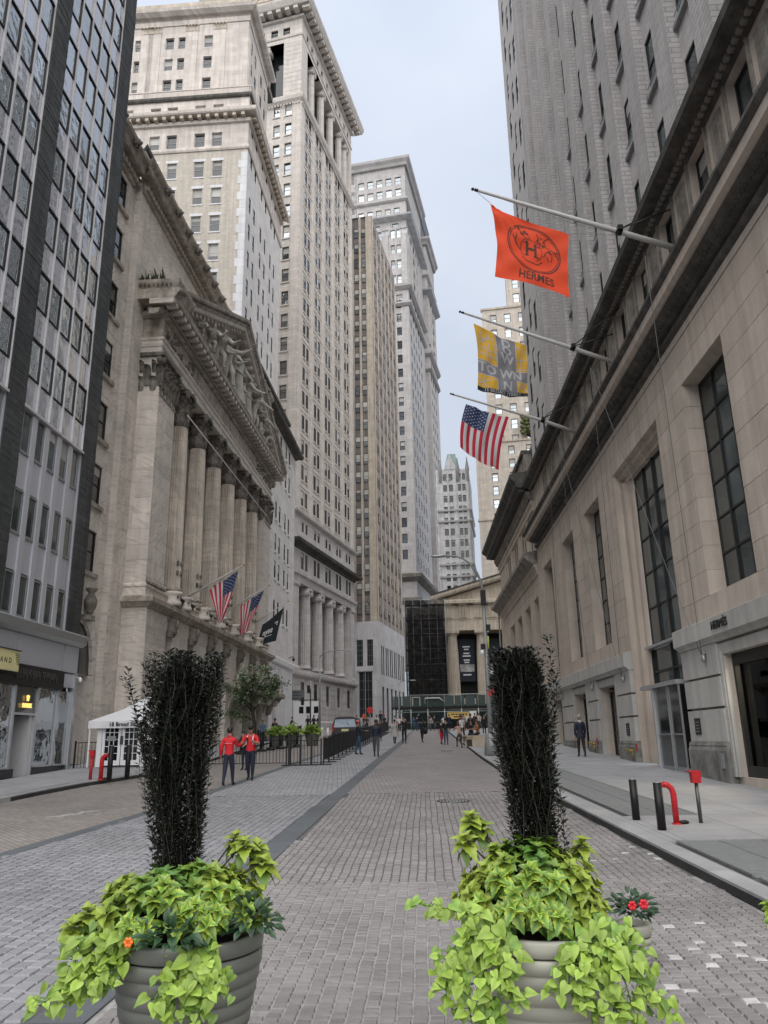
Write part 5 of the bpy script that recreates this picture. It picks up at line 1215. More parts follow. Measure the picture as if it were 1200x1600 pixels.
for i,z in enumerate(split(28,66.5,36)[:-1]):mb.fbox(TA,73.19,74.1-.25*(i%2),-.02,.03,z+.01,z+1.06,0,.3*(i%3));mb.fbox(TS,xs-1.0+.3*(i%2),xs+.03,-.01,.04,z+.01,z+1.06,0,.3*(i%3))
mb.build('quoin',M['whiteblk'],t,kind='stuff')
# south front (s = world X); the window centres stepping left
k6=73.2/69.0
def xq(x):return(x)*k6
sw=[-17.1,-19.1,-22.05,-24.1]
rows_s=[59.3+0.0-3.6*i for i in range(9)]
def zk(z):return 2.2+(z-2.2)*k6
so=[(xq(c)-.55,xq(c)+.55,zk(61.9-3.42*i)-2.1,zk(61.9-3.42*i),.25)for c in sw for i in range(9)]
s2=[(xq(c)-.6,xq(c)+.6,zk(65.6)-2.0,zk(65.6),.3)for c in(-17.3,-19.2,-22.3,-24.2,-27.2,-29.1)]
s3=[(xq(c)-.6,xq(c)+.6,zk(69.35)-2.1,zk(69.35),.3)for c in(-17.3,-19.3,-22.4,-24.3,-27.4)]
s4=[(xq(c)-.52,xq(c)+.52,zk(z)-1.75,zk(z),.3)for c in(-19.05,-22.05,-23.55,-27.1,-28.7)for z in(79.9,76.9,73.9,71.0)]
mb=MB();mb.wall(TS,-34,xs,28,zk(63.2),so,.25);mb.build('south_wall',M['creambrick'],t)
mb=MB();mb.wall(TS,-34,xs,zk(63.2),zk(70.1),s2+s3,.3);mb.build('belt_storeys',M['creamstone'],t)
windows(t,TS,so+s2+s3,.18,gm='glass',fm='frame_wh',fr=.05,blinds=(0,0,1,2,3))
mb=MB()
for o in so:mb.fbox(TS,o[0]-.18,o[1]+.18,-.01,.03,o[3]+.002,o[3]+.36);mb.fbox(TS,o[0]-.1,o[1]+.1,0,.06,o[2]-.16,o[2]-.002)
mb.build('window_lintel',M['whiteblk'],t)
def two(pr,name,m_,s0=73.2,s1=91.9,xl=-34,d=0,xc=None):
    mb=MB();mb.prof(TA,s0,s1,[(a+d,b)for a,b in pr],0,mit0=1,mit1=1);mb.prof(Face(TA.P(s0,0,0).x,s0,3.77,'S'),xl,TA.P(s0,0,0).x,[(a+d,b)for a,b in pr],0,mit1=1);mb.build(name,M[m_],t)
z0=zk(63.2);two([(0,z0),(.1,z0),(.18,z0+.2),(.18,z0+.5),(0,z0+.6)],'string_course','creamstone')
z1=zk(66.6);two([(0,z1),(.25,z1+.1),(.3,z1+.5),(0,z1+.5)],'bed_course','creamstone');two([(0,z1+.95),(.9,z1+.95),(1.0,z1+1.1),(1.05,z1+1.45),(.3,z1+1.6),(0,z1+1.6)],'cornice','creamstone')
tm=MB();tm.box((0,.25,0),(.42,.6,.42));br=tm.mesh('cornice_bracket',[M['sand']])
place_many(t,'cornice_bracket',[(br,TA.M(73.5+.95*i,.25,z1+.72))for i in range(20)]+[(br,TS.M(xs-.5-1.02*i,.25,z1+.72))for i in range(14)])
z2=zk(70.1);two([(0,z2),(.2,z2),(.3,z2+.15),(.3,z2+.45),(0,z2+.5)],'balcony_slab','soot')
two([(.12,z2+.5),(.2,z2+.5),(.2,z2+.56),(.12,z2+.56)],'balcony_rail','creamstone');two([(.1,z2+1.3),(.22,z2+1.3),(.22,z2+1.45),(.1,z2+1.45)],'balcony_top_rail','creamstone')
tm=MB();tm.box((0,0,.4),(.09,.06,.8));bb=tm.mesh('baluster',[M['creamstone']]);place_many(t,'baluster',[(bb,TS.M(xs+.1-.24*i,.16,z2+.5))for i in range(54)]+[(bb,TA.M(73.2+.25*i,.16,z2+.5))for i in range(75)])
# upper stage, set back
TU=TA.off(-.6);su=74.0;xu=TU.P(su,0,0).x;TSu=Face(xu,su,3.77,'S');zu=zk(82.6)
mb=MB();mb.wall(TSu,-34,xu,z2,zu,s4,.3);mb.wall(TU,su,84,z2,zu,[(c,c+.8,zk(z)-1.7,zk(z),.09)for c in(75.2,77.2,80.2,82.4)for z in(79.9,76.9,73.9)],.3)
mb.poly([TU.P(84,0,z2),TU.P(84,-15,z2),TU.P(84,-15,zu),TU.P(84,0,zu)]);mb.build('upper_stage',M['creamstone'],t)
windows(t,TSu,s4,.22,fm='frame_wh',fr=.05,blinds=(0,1,2));windows(t,TU,[(c,c+.8,zk(z)-1.7,zk(z),.09)for c in(75.2,77.2,80.2,82.4)for z in(79.9,76.9,73.9)],.22,fr=.05)
mb=MB()
for c in(-17.55,-20.8,-25.1,-26.0):x=xq(c)-.2;mb.fbox(TSu,x-.75,x+.75,0,.12,z2+.6,zu-2.2)
for c in(74.5,78.9,83.4):mb.fbox(TU,c-.4,c+.5,0,.12,z2+.6,zu-2.2)
mb.build('pilaster',M['creamstone'],t)
for c in(-17.55,-20.8,-25.1,-26.0):
    x=xq(c)-.2;mb=MB()
    for q in range(4):leaf_(mb,TSu.M(x-.6+.4*q,.1,zu-2.2),.8,.4,.3)
    mb.fbox(TSu,x-.8,x+.8,0,.2,zu-1.35,zu-1.2);mb.build('capital',M['sand'],t)
def twou(pr,name,m_):
    mb=MB();mb.prof(TU,su,84,pr,0,mit0=1,mit1=1);mb.prof(TSu,-34,xu,pr,0,mit1=1);mb.build(name,M[m_],t)
twou([(0,zu-1.1),(.1,zu-1.1),(.15,zu-.4),(.3,zu-.3),(0,zu-.2)],'frieze','creamstone');twou([(0,zu-.1),(.5,zu),(.9,zu+.4),(1.0,zu+.8),(.2,zu+1.0),(0,zu+1)],'crown_cornice','creamstone');twou([(-.3,zu+1.01),(.25,zu+1.01),(.25,zu+2.2),(-.3,zu+2.2)],'crown_parapet','sand')
mb=MB();mb.fbox(TSu,-34,xu-.1,-14,-.3,zu,zu+1);mb.fbox(TS,-34,xs-.1,-14,-.4,z2-.5,z2+.1);mb.build('roof',M['gritty'],t)
mb=MB();c=TSu.P(-17.5,-2,zu+2)
c=FN.P(39.8,-.6,37.0)

# ------------------------------------------------------------------ columned granite tower (stepped pyramid roof)
F14=Face(-12.2,102.3,14.5,'E');X14,Y14=-12.2,102.3;S14=Face(X14,Y14,14.5,'S')
t=thing('columned_tower',(X14,Y14,g(Y14)),F14.ang,'pale granite tower with top colonnade, low ionic columns and stepped roof, Wall Street corner','tower')
t['label']='pale granite tower with a colonnade at the top and ionic columns near the street'
e0_,e1_=102.3,129.2;bw=(e1_-e0_-2.0)/5
bays5=[e0_+1.2+bw*i for i in range(5)]
def prs14(z0,z1,w_=1.0,gp=.62,dp=.09):return[(b+bw/2-gp-w_/2-.12,b+bw/2-gp+w_/2-.12,z0,z1,dp)for b in bays5]+[(b+bw/2+gp-w_/2+.12,b+bw/2+gp+w_/2+.12,z0,z1,dp)for b in bays5]
shaft_o=[]
for i in range(18):shaft_o+=prs14(34.0+3.86*i,36.3+3.86*i)
low_o=[(b+bw/2-.85,b+bw/2+.6,6.9,9.7,.15)for b in bays5]
mid_o=prs14(24.9,27.2)+prs14(30.2,31.6,.85)
mb=MB();mb.wall(F14,e0_,e1_,2.0,11.2,low_o,.5);mb.wall(F14,e0_,e1_,22.9,33.2,mid_o,.5)
mb.poly([F14.P(e1_,0,2),F14.P(e1_,-20,2),F14.P(e1_,-20,122),F14.P(e1_,0,122)]);mb.build('lower_wall',M['granite14b'],t)
mb=MB();mb.wall(F14,e0_+.15,e1_-.15,33.2,102.5,shaft_o,.4,d=-.15);mb.build('shaft_wall',M['granite14'],t)
windows(t,F14,low_o+mid_o,.5,gm='glass_dk',fr=.07,blinds=(0,0,0,1));windows(t,F14,shaft_o,.3,d=-.15,fr=.06,blinds=(0,0,0,1,2),limit=240)
mb=MB()
for b in bays5+[bays5[-1]+bw]:
    mb.fbox(F14,b-.32,b+.32,-.15,.0,33.2,102.4)
mb.fbox(F14,e0_,e0_+1.0,-.15,.08,33.2,102.5);mb.fbox(F14,e1_-.9,e1_,-.15,.08,33.2,102.5);mb.build('shaft_pier',M['granite14'],t)
mb=MB()
for o in shaft_o:
    mb.fbox(F14,o[0]-.05,o[1]+.05,-.15,-.03,o[2]-.2,o[2])
for i in range(18):
    z=36.7+3.86*i
    for b in bays5:mb.fbox(F14,b+.5,b+bw-.5,-.15,-.09,z+.1,z+.45)
mb.build('sill_course',M['granite14'],t,kind='stuff')
# street colonnade
mb=MB();mb.wall(F14,e0_+.3,e1_-.3,11.2,23.4,[(b+bw/2-1.2,b+bw/2+1.2,12.2,19.0,.4)for b in bays5]+[(b+bw/2-1.2,b+bw/2+1.2,20.6,22.8,.4)for b in bays5],.4,d=-1.7);mb.build('colonnade_wall',M['granite14b'],t)
windows(t,F14,[(b+bw/2-1.2,b+bw/2+1.2,12.2,19.0)for b in bays5]+[(b+bw/2-1.2,b+bw/2+1.2,20.6,22.8)for b in bays5],.3,d=-1.7,gm='glass_dk',nx=2,ny=3,blinds=(0,))
mb=MB()
for b in bays5:mb.fbox(F14,b+bw/2-1.5,b+bw/2+1.5,-1.7,-1.4,19.1,20.4)
mb.build('spandrel_relief',M['granite14b'],t)
tm=MB();tm.lathe((0,0,0),[(.95,0),(.98,.12),(.82,.25),(.85,.4),(.76,.5)],20);tm.lathe((0,0,.5),[(.76,0),(.75,4),(.66,9.8)],32,flute=.08)
tm.box((0,0,11.0),(1.8,1.7,.35))
for sx in(-.72,.72):tm.lathe((0,0,0),[(.06,-.78),(.42,-.8),(.42,.8),(.06,.78)],12,M=Matrix.Translation(Vector((sx,0,10.45)))@Matrix.Rotation(math.pi/2,4,'X'))
tm.box((0,0,10.55),(1.5,1.3,.5))
ic=tm.mesh('ionic_column',[M['granite14b']])
for b in bays5[1:]:put('ionic_column',ic,t,F14.M(b,-.75,11.6))
for(a,b)in((e0_,e0_+1.9),(e1_-1.9,e1_)):mb=MB();mb.fbox(F14,a,b,-1.7,-.02,11.2,22.9);mb.prof(F14,a-.02,b,[(-1,22.3),(.05,22.3),(.18,22.5),(.18,22.9),(-1,22.9)]);mb.prof(F14,a-.02,b,[(-1,11.2),(.22,11.2),(.22,11.5),(.1,11.7),(-1,11.7)]);mb.build('corner_pilaster',M['granite14b'],t)
def both(pr,name,m_,F=F14,s0=e0_,s1=e1_,xl=-34,mn=1):
    mb=MB();mb.prof(F,s0,s1,pr,0,mit0=1,mit1=1);c=F.P(s0,0,0);mb.prof(Face(c.x,c.y,14.5,'S'),xl,c.x,pr,0,mit1=1);mb.build(name,M[m_],t)
both([(0,2),(.3,2),(.3,4.6),(.15,4.8),(0,4.8)],'plinth','granite14b')
both([(-.5,10.2),(.1,10.2),(.45,10.5),(.5,10.85),(.1,11.0),(.1,11.3),(-.5,11.3)],'base_cornice','granite14b')
both([(-2,22.92),(0,22.92),(.06,23.3),(.12,23.7),(.4,23.9),(.45,24.3),(-2,24.35)],'entablature','granite14b')
both([(0,27.5),(.2,27.6),(.3,27.9),(1.1,28.1),(1.2,28.5),(.3,28.8),(0,28.8)],'cornice','soot')
both([(0,32.2),(.2,32.3),(.5,32.5),(.55,32.8),(.1,33.1),(0,33.1)],'upper_string','granite14b')
tm=MB();tm.box((0,.05,0),(.2,.1,.5));dn=tm.mesh('rosette',[M['granite14b']]);place_many(t,'rosette',[(dn,F14.M(e0_+.3+.46*i,.13,11.0))for i in range(58)])
# rusticated base joints and side (south) front
ashlar(t,F14,e0_,e1_,split(4.8,10.1,6),2.4,low_o,M['granite14b'],.05,.09,100,seed=41)
mb=MB();so=[]
for i in range(18):
    for x in(-14.35,-16.3,-19.6,-21.5):so.append((x-.55,x+.55,34.0+3.86*i,36.3+3.86*i,.3))
mb.wall(S14,-34,X14,2,102.5,so,.3,d=-.1);mb.fbox(S14,X14-1.35,X14,-.1,.04,33,102.5);mb.build('south_wall',M['granite14'],t)
windows(t,S14,so,.24,d=-.1,gm='mirror',fr=.07,blinds=(0,1,2));mb=MB();sills(mb,S14,so,.22,.14,.1,d=-.1);mb.build('window_sill',M['granite14'],t)
# crowning colonnade
both([(-.5,101.8),(.1,101.9),(.4,102.3),(.5,102.8),(.5,103.1),(-.5,103.2)],'colonnade_ledge','granite14')
tm=MB();tm.box((0,.05,0),(.28,.14,.3));dn2=tm.mesh('dentil',[M['granite14']]);place_many(t,'dentil',[(dn2,F14.M(e0_+.2+.5*i,.12,101.6))for i in range(54)]+[(dn2,S14.M(X14-.3-.5*i,.12,101.6))for i in range(30)])
mb=MB();mb.fbox(F14,e0_+2,e1_-.5,-9,-2.4,103.1,114.6,0);mb.fbox(S14,-30,X14-2.4,-9,-2.4,103.1,114.6,0);mb.build('loggia_wall',M['glass_dk'],t)
mb=MB()
for b in bays5:mb.fbox(F14,b+1.0,b+1.3,-2.38,-2.2,103.2,114.5);mb.fbox(F14,b+bw-1.2,b+bw-.9,-2.38,-2.2,103.2,114.5)
for z in(106,109,112):mb.fbox(F14,e0_+2.1,e1_-.6,-2.38,-2.25,z,z+.4);mb.fbox(S14,-30,X14-2.5,-2.38,-2.25,z,z+.4)
mb.build('loggia_window_bars',M['frame_dk'],t,kind='stuff')
mb=MB();mb.fbox(F14,e0_,e0_+2.6,-3.2,0,103.2,114.6);mb.fbox(F14,e1_-1.2,e1_,-2.4,0,103.2,114.6);mb.build('corner_pier',M['granite14'],t)
ashlar(t,S14,X14-3.0,X14,split(103.4,114.4,12),1.5,(),M['granite14'],.04,.05,40,seed=43)
tm=MB();tm.lathe((0,0,0),[(.85,0),(.88,.2),(.74,.4),(.72,.5),(.66,10.2)],20,flute=.04);tm.box((0,0,11.1),(1.7,1.6,.5));tm.box((0,0,10.6),(1.4,1.2,.5))
for sx in(-.62,.62):tm.lathe((0,0,0),[(.05,-.72),(.38,-.74),(.38,.74),(.05,.72)],10,M=Matrix.Translation(Vector((sx,0,10.5)))@Matrix.Rotation(math.pi/2,4,'X'))
uc=tm.mesh('colonnade_column',[M['granite14']])
for b in[bays5[0]+bw*i+.2 for i in range(1,5)]+[e1_-2.4]:put('colonnade_column',uc,t,F14.M(b,-.9,103.2))
for x in(X14-6.4,X14-10.2,X14-14):put('colonnade_column',uc,t,S14.M(x,-.9,103.2))
fz=[(b+bw/2+dx-.5,b+bw/2+dx+.5,116.2,117.7,.3)for b in bays5 for dx in(-1.1,1.1)];fzs=[(x-.6,x+.6,116.2,117.7,.3)for x in(-14.9,-17,-19.3,-21.4,-24)]
mb=MB();mb.wall(F14,e0_,e1_,114.6,119,fz,.3);mb.wall(S14,-34,X14,114.6,119,fzs,.3);mb.poly([F14.P(e0_,0,114.6),F14.P(e1_,0,114.6),F14.P(e1_,-9,114.6),F14.P(e0_,-9,114.6)]);mb.poly([S14.P(-34,0,114.6),S14.P(X14,0,114.6),S14.P(X14,-9,114.6),S14.P(-34,-9,114.6)]);mb.build('frieze_wall',M['granite14'],t)
windows(t,F14,fz,.2,gm='glass_dk',blinds=(0,));windows(t,S14,fzs,.2,gm='glass_dk',blinds=(0,))
both([(-.2,115.5),(.12,115.5),(.2,115.8),(-.2,115.9)],'architrave','granite14');both([(0,119),(.4,119.1),(.45,119.5),(0,119.6)],'bed_moulding','granite14')
both([(-1,120.3),(1.7,120.3),(1.85,120.6),(2.1,121.3),(2.15,121.8),(-1,121.9)],'crown_cornice','granite14')
mb=MB();mb.fbox(F14,e0_,e1_,-1,-.01,119,120.3);mb.fbox(S14,-34,X14,-1,-.01,119,120.3);mb.build('cornice_core',M['soot'],t)
tm=MB();tm.box((0,.5,0),(.75,1.2,.6));md2=tm.mesh('modillion',[M['granite14']]);place_many(t,'modillion',[(md2,F14.M(e0_-.9+1.42*i,.55,119.95))for i in range(21)]+[(md2,S14.M(X14-.6-1.5*i,.55,119.95))for i in range(13)])
mb=MB();mb.fbox(S14,-34,X14-.3,-12,.3,121.9,124.1);mb.fbox(S14,-34,X14-.1,-12.2,.5,124.1,124.6);mb.build('attic',M['sand'],t)
for x in(X14-1.6,X14-8.4,X14-14.5):
    mb=MB();mb.fbox(S14,x-.6,x+.6,.31,.9,121.9,124.9);mb.blob(S14.P(x,.7,125.0),(.9,.5,.7),0,10,6);mb.build('acroterion',M['sand'],t)
for x in(X14-5,X14-11.5):mb=MB();mb.fbox(S14,x-2.2,x+2.2,.301,.42,122.4,123.8);mb.build('attic_panel',M['tan'],t)
mb=MB();base=S14.P(X14-2.5,-1.0,124.6);cx=S14.P(X14-14,-14,124.6)
for k_ in range(34):
    sc0=12.2*(1-k_/36);T=Matrix.Translation(Vector((cx.x,cx.y,125.1+k_*1.0)))@rotz(-rad(14.5));mb.box((0,0,0),(2*sc0,2*sc0,.99),0,T)
mb.build('stepped_roof',M['pyr'],t)

# ------------------------------------------------------------------ slim beige tower with dark spandrels
FB=Face(-1.35,131,12.2,'E');XB=-1.35;SB=Face(XB,131,12.2,'S')
t=thing('beige_tower',(XB,131,g(131)),FB.ang,'slim beige tower on a white stone base with dark window strips and thin piers','tower')
ZT=101.5
strip=[(-4.9,-4.05),(-3.55,-2.7)]
mb=MB();mb.fbox(SB,-5.6,-5.0,-.3,0,21.3,ZT-7);mb.fbox(SB,-4.0,-3.6,-.3,.02,21.3,ZT);mb.fbox(SB,-2.65,XB,-.3,0,21.3,ZT);mb.build('beige_pier',M['beige'],t)
mb=MB();mb.poly([SB.P(-6,-.3,21),SB.P(XB,-.3,21),SB.P(XB,-.3,ZT),SB.P(-6,-.3,ZT)]);mb.build('spandrel_strip',M['dkbrick'],t)
so=[(a,b,22.6+3.38*i,24.6+3.38*i)for(a,b)in((-4.95,-4.05),(-3.55,-2.68))for i in range(23)]
windows(t,SB,so,0,d=-.25,gm='mirror',fr=.06,blinds=(0,1,2,2,3))
nb=6;bwb=20.5/nb;eo=[]
for k_ in range(nb):
    for i in range(24):
        for dx in(.55,1.75):eo.append((131.9+bwb*k_+dx,131.9+bwb*k_+dx+.8,22.4+3.3*i,24.3+3.3*i,.06))
mb=MB();mb.wall(FB,131,152.5,21.3,ZT,eo,.2,d=-.12);mb.poly([FB.P(152.5,0,2),FB.P(152.5,-8,2),FB.P(152.5,-8,ZT),FB.P(152.5,0,ZT)]);mb.poly([FB.P(131,-.1,ZT),FB.P(152.5,-.1,ZT),FB.P(152.5,-8,ZT),FB.P(131,-8,ZT)]);mb.build('east_wall',M['brownbrick'],t)
windows(t,FB,eo,.06,d=-.12,gm='glass',fr=.05,blinds=(0,0,1,2,3,3),name='window')
mb=MB()
for k_ in range(nb+1):s_=131.9+bwb*k_;mb.fbox(FB,s_-.16,s_+.12,-.12,.03,21.3,ZT-1)
mb.fbox(FB,131.0,131.9,-.12,.02,21.3,ZT);mb.build('thin_pier',M['sand'],t)
bo=[(-5.05,-3.95,13.9,18.3,.3),(-3.3,-2.25,13.9,18.3,.3),(-4.7,-2.45,5.6,13.0,.35)]
FB2=FB.off(.15);SB2=Face(XB+.15,131-.15,12.2,'S')
mb=MB();mb.wall(SB2,-6.2,XB+.15,2,21.3,bo,.35);bo2=[(131.9+bwb*k_+dx,131.9+bwb*k_+dx+.85,12.6,17.4,.1)for k_ in range(nb)for dx in(.5,1.9)]+[(131.9+bwb*k_+.7,131.9+bwb*k_+2.5,4.4,10.6,.2)for k_ in range(nb)]
mb.wall(FB2,131-.15,152.7,2,21.3,bo2,.35);mb.fbox(SB2,-6.2,XB,-.4,-.36,2,21.3);mb.poly([SB2.P(-6.2,0,21.3),SB2.P(XB+.1,0,21.3),SB2.P(XB+.1,-1,21.3),SB2.P(-6.2,-1,21.3)]);mb.build('base_wall',M['whitebase'],t)
windows(t,SB2,bo,.3,gm='glass',nx=3,ny=5,fr=.07,blinds=(0,),fm='lampgrey');windows(t,FB2,bo2,.3,gm='glass_dk',fr=.07,blinds=(0,))
mb=MB()
for x in(-5.3,-3.6,-2.0):mb.fbox(SB2,x-.03,x+.03,.004,.06,5,21.3)
mb.fbox(SB2,-4.9,-2.3,.004,.18,13.05,13.35);mb.build('stone_rib',M['whitebase'],t)

# ------------------------------------------------------------------ great grey terracotta block
FE=Face(7.6,184,12.5,'E');XE=7.6;SE_=Face(XE,184,12.5,'S')
t=thing('grey_office_block',(XE,184,g(184)),FE.ang,'tall grey terracotta office block in two wings with a crowning row of pilasters','tower')
ZE=160.0;so=[]
for x in(5.0,3.1):so+=[(x-.65,x+.65,44+4.05*i,46.4+4.05*i,.3)for i in range(18)]
cr_o=[]
for xc in(4.6,-.6,-5.8):cr_o+=[(xc+dx-.62,xc+dx+.62,z,z+2.6,.3)for dx in(-.8,.8)for z in(120.5,125.2,130.0,134.8)]
r2_=[(x-.8,x+.8,z,z+2.9,.3)for x in(5.1,2.6,.1,-2.4,-4.9,-7.4)for z in(141.6,)]+[(x-.85,x+.85,z,z+2.4,.3)for x in(5.6,3.0,.4,-2.2,-4.8,-7.4)for z in(148.3,152.2)]+[(x-.85,x+.85,138.2,139.4,.3)for x in(4.6,-.6,-5.8)]+[(x-.8,x+.8,115.0,117.0,.3)for x in(5.2,3.2,-.2)]
mb=MB();mb.wall(SE_,-14,XE,30,ZE,so+cr_o+r2_,.3);mb.build('south_wall',M['equit'],t);windows(t,SE_,so+cr_o+r2_,.22,fr=.1,gm='mirror',blinds=(0,0,1,2))
eo=[]
for(s0_,s1_)in((184,208),(217,233)):
    n_=int((s1_-s0_-2)/3.7)
    for k_ in range(n_):
        for i in range(26):eo.append((s0_+2+3.7*k_,s0_+3.6+3.7*k_,43+4.05*i,45.3+4.05*i,.08))
mb=MB();mb.wall(FE,184,208,20,ZE,[o for o in eo if o[0]<208],.25);mb.wall(FE,217,233,20,ZE-3,[o for o in eo if o[0]>208],.25)
c2=FE.P(217,0,0);S2=Face(c2.x,c2.y,12.5,'S');mb.wall(S2,c2.x-14,c2.x,20,ZE-3,[(c2.x-q-1,c2.x-q,44+4.05*i,46.4+4.05*i,.3)for q in(2.4,5)for i in range(24)],.3);mb.build('east_wall',M['equit'],t)
windows(t,FE,eo,.18,gm='glass',fr=.1,blinds=(0,0,1),name='window',limit=120)
windows(t,S2,[(c2.x-q-1,c2.x-q,44+4.05*i,46.4+4.05*i)for q in(2.4,5)for i in range(24)],.22,gm='glass',fr=.1)
def wing(pr,name,m_,xl=-14):
    mb=MB();mb.prof(FE,184,208,pr,0,mit0=1,mit1=1);mb.prof(SE_,xl,XE,pr,0,mit1=1);mb.prof(FE,217,233,[(a,b-3)for a,b in pr]if pr[0][1]>100 else pr,0,mit0=1);mb.prof(S2,c2.x-14,c2.x,[(a,b-3)for a,b in pr]if pr[0][1]>100 else pr,0,mit1=1);mb.build(name,M[m_],t)
wing([(0,38.5),(.3,38.6),(1.3,39.4),(1.5,40.2),(.2,40.8),(0,40.8)],'base_cornice','lime_dark');wing([(0,33),(.25,33.1),(.8,33.8),(.9,34.4),(0,34.8)],'base_string','lime_dark')
wing([(0,113.2),(.3,113.3),(.8,113.9),(.8,114.4),(0,114.5)],'shaft_cornice','equit');wing([(0,118.2),(.3,118.3),(1.0,119),(1.1,119.6),(0,119.8)],'pilaster_ledge','equit')
wing([(0,140.2),(.4,140.3),(1.6,140.8),(1.8,141.2),(.5,141.5),(0,141.5)],'great_cornice','gothic');wing([(0,146.3),(.3,146.4),(.7,146.8),(.7,147.2),(0,147.4)],'string_course','equit')
wing([(-.5,157.8),(.6,158),(.9,158.8),(1.5,159.6),(1.6,160.3),(-.5,160.8)],'crown_cornice','equit')
mb=MB()
for x in(7.0,2.0,-3.2,-8.4):mb.fbox(SE_,x-.95,x+.6,0,.35,119.8,138)
for(s0_,s1_)in((184,208),(217,233)):
    for k_ in range(int((s1_-s0_)/5.2)):mb.fbox(FE,s0_+.4+5.2*k_,s0_+1.8+5.2*k_,0,.35,119.8,136)
mb.build('pilaster',M['equit'],t)
for x in(6.8,1.8,-3.4):mb=MB();[leaf_(mb,SE_.M(x-.7+.5*q,.3,135.6),1.6,.6,.5)for q in range(4)];mb.build('pilaster_capital',M['gothic'],t)
mb=MB();mb.fbox(FE,208,217,-14,-9,20,ZE-4);mb.fbox(FE,184,233,-30,-14.1,20,ZE);mb.build('court_wall',M['equit'],t)
t=thing('dark_glass_slab',(12,240,g(240)),0,'dark glass slab tower edge rising behind the grey terracotta block','tower')
FM=FE.off(-2);mb=MB();mb.fbox(FM,209,240,-9,0,60,176);mb.build('glass_wall',M['slate'],t)
mb=MB()
for i in(0,4,24):mb.fbox(FM,208.9,240,-9,.15,62+4.4*i,63.8+4.4*i)
mb.build('floor_band',M['black'],t)

# ------------------------------------------------------------------ white gothic tower with green roof
FLb=Face(19.6,170,9,'E');XL=19.6;SL=Face(XL,170,9,'S')
t=thing('gothic_tower',(XL,170,g(170)),FLb.ang,'white gothic tower with steep green copper roof, small in the gap between buildings','tower')
so=[];zr=[20+2.62*i for i in range(16)]
for z in zr:
    for x in(14.2,15.55,17.5,18.5):so.append((x-.42 if x<17 else x-.36,x+.42 if x<17 else x+.36,z,z+1.6,.25))
mb=MB();mb.wall(SL,12.2,XL,10,62,so,.25);eo=[(170.8+1.7*k_,171.8+1.7*k_,z,z+1.6,.2)for k_ in range(8)for z in zr];mb.wall(FLb,170,185,10,62,eo,.2);mb.build('wall',M['gothic'],t)
windows(t,SL,so,.2,gm='glass_dk',fr=.08,blinds=(0,0,0,1));windows(t,FLb,eo,.14,gm='glass',fr=.08,blinds=(0,1))
mb=MB()
for x in(12.3,14.88,16.6,19.2):mb.fbox(SL,x-.14,x+.14,0,.25,10,61.5)
mb.build('gothic_rib',M['gothic'],t)
for z in(36.4,39.2,49.2,51.8):mb=MB();mb.prof(SL,12.2,XL,[(0,z),(.4,z+.1),(.5,z+.5),(0,z+.6)],mit1=1);mb.prof(FLb,170,185,[(0,z),(.4,z+.1),(.5,z+.5),(0,z+.6)],mit0=1);mb.build('carved_string',M['gothic'],t)
def hip(mb,F,s0,s1,d0,d1,z0,z1,k_,m_=0):
    A=[F.P(s0,d0,z0),F.P(s1,d0,z0),F.P(s1,d1,z0),F.P(s0,d1,z0)];cs_,cd=(s0+s1)/2,(d0+d1)/2
    B=[F.P(cs_+(s-cs_)*k_,cd+(d-cd)*k_,z1)for s,d in((s0,d0),(s1,d0),(s1,d1),(s0,d1))];mb.hexa(A+B,m_)
mb=MB();hip(mb,SL,12.6,XL-.9,-12,-.6,56.5,67.5,.3);mb.build('copper_roof',M['copper'],t)
mb=MB();mb.hexa([SL.P(14.0,.1,62),SL.P(17.0,.1,62),SL.P(17.0,-3,62),SL.P(14.0,-3,62),SL.P(15.4,.1,65.6),SL.P(15.6,.1,65.6),SL.P(15.6,-3,65.6),SL.P(15.4,-3,65.6)]);mb.build('gable',M['gothic'],t)
for x in(13.2,17.2,19.4):mb=MB();mb.lathe(SL.P(x,0,59),[(.4,0),(.4,2.5),(.55,2.6),(.08,5.4),(.2,5.5),(.02,6)],6);mb.build('pinnacle',M['gothic'],t)
for x in(14.9,17.3):mb=MB();hip(mb,SL,x-.6,x+.6,-1.8,.1,59.2,60.6,.6);mb.build('dormer',M['copper'],t)

# ------------------------------------------------------------------ tan setback tower behind the flags
XT=28;ST=Face(20.5,152,10,'S')
t=thing('tan_setback_tower',(24,150,g(150)),ST.ang,'tan stone tower with setbacks standing behind the striped and yellow flags','tower')
lo=[(x-.62,x+.62,12+2.8*i,13.9+2.8*i,.2)for x in(23.0,26.6,30.2)for i in range(16)]
hi_=[(x-.7,x+.7,60.5+3.55*i,62.7+3.55*i,.2)for x in(24.6,27.6,30.6)for i in range(9)]
hh_=[(x-.7,x+.7,94+3.55*i,96.2+3.55*i,.2)for x in(29.8,33)for i in range(4)]
lo=[(a,b,15.3+2.86*round((c-12)/2.8),15.3+2.86*round((c-12)/2.8)+1.9,q)for a,b,c,d_,q in lo]
mb=MB();mb.wall(ST,18.6+.7,60,10,61.2,lo,.2);mb.wall(ST.off(-.6),22.2,60,61.2,92.6,hi_,.2);mb.wall(ST.off(-1.2),27.8,60,92.6,110,hh_,.2)
mb.poly([ST.P(19.3,0,10),ST.P(19.3,-20,10),ST.P(19.3,-20,61.2),ST.P(19.3,0,61.2)]);mb.poly([ST.P(22.2,-.6,60),ST.P(22.2,-20,60),ST.P(22.2,-20,92.6),ST.P(22.2,-.6,92.6)]);mb.poly([ST.P(27.8,-1.2,90),ST.P(27.8,-20,90),ST.P(27.8,-20,110),ST.P(27.8,-1.2,110)])
mb.build('wall',M['tan'],t)
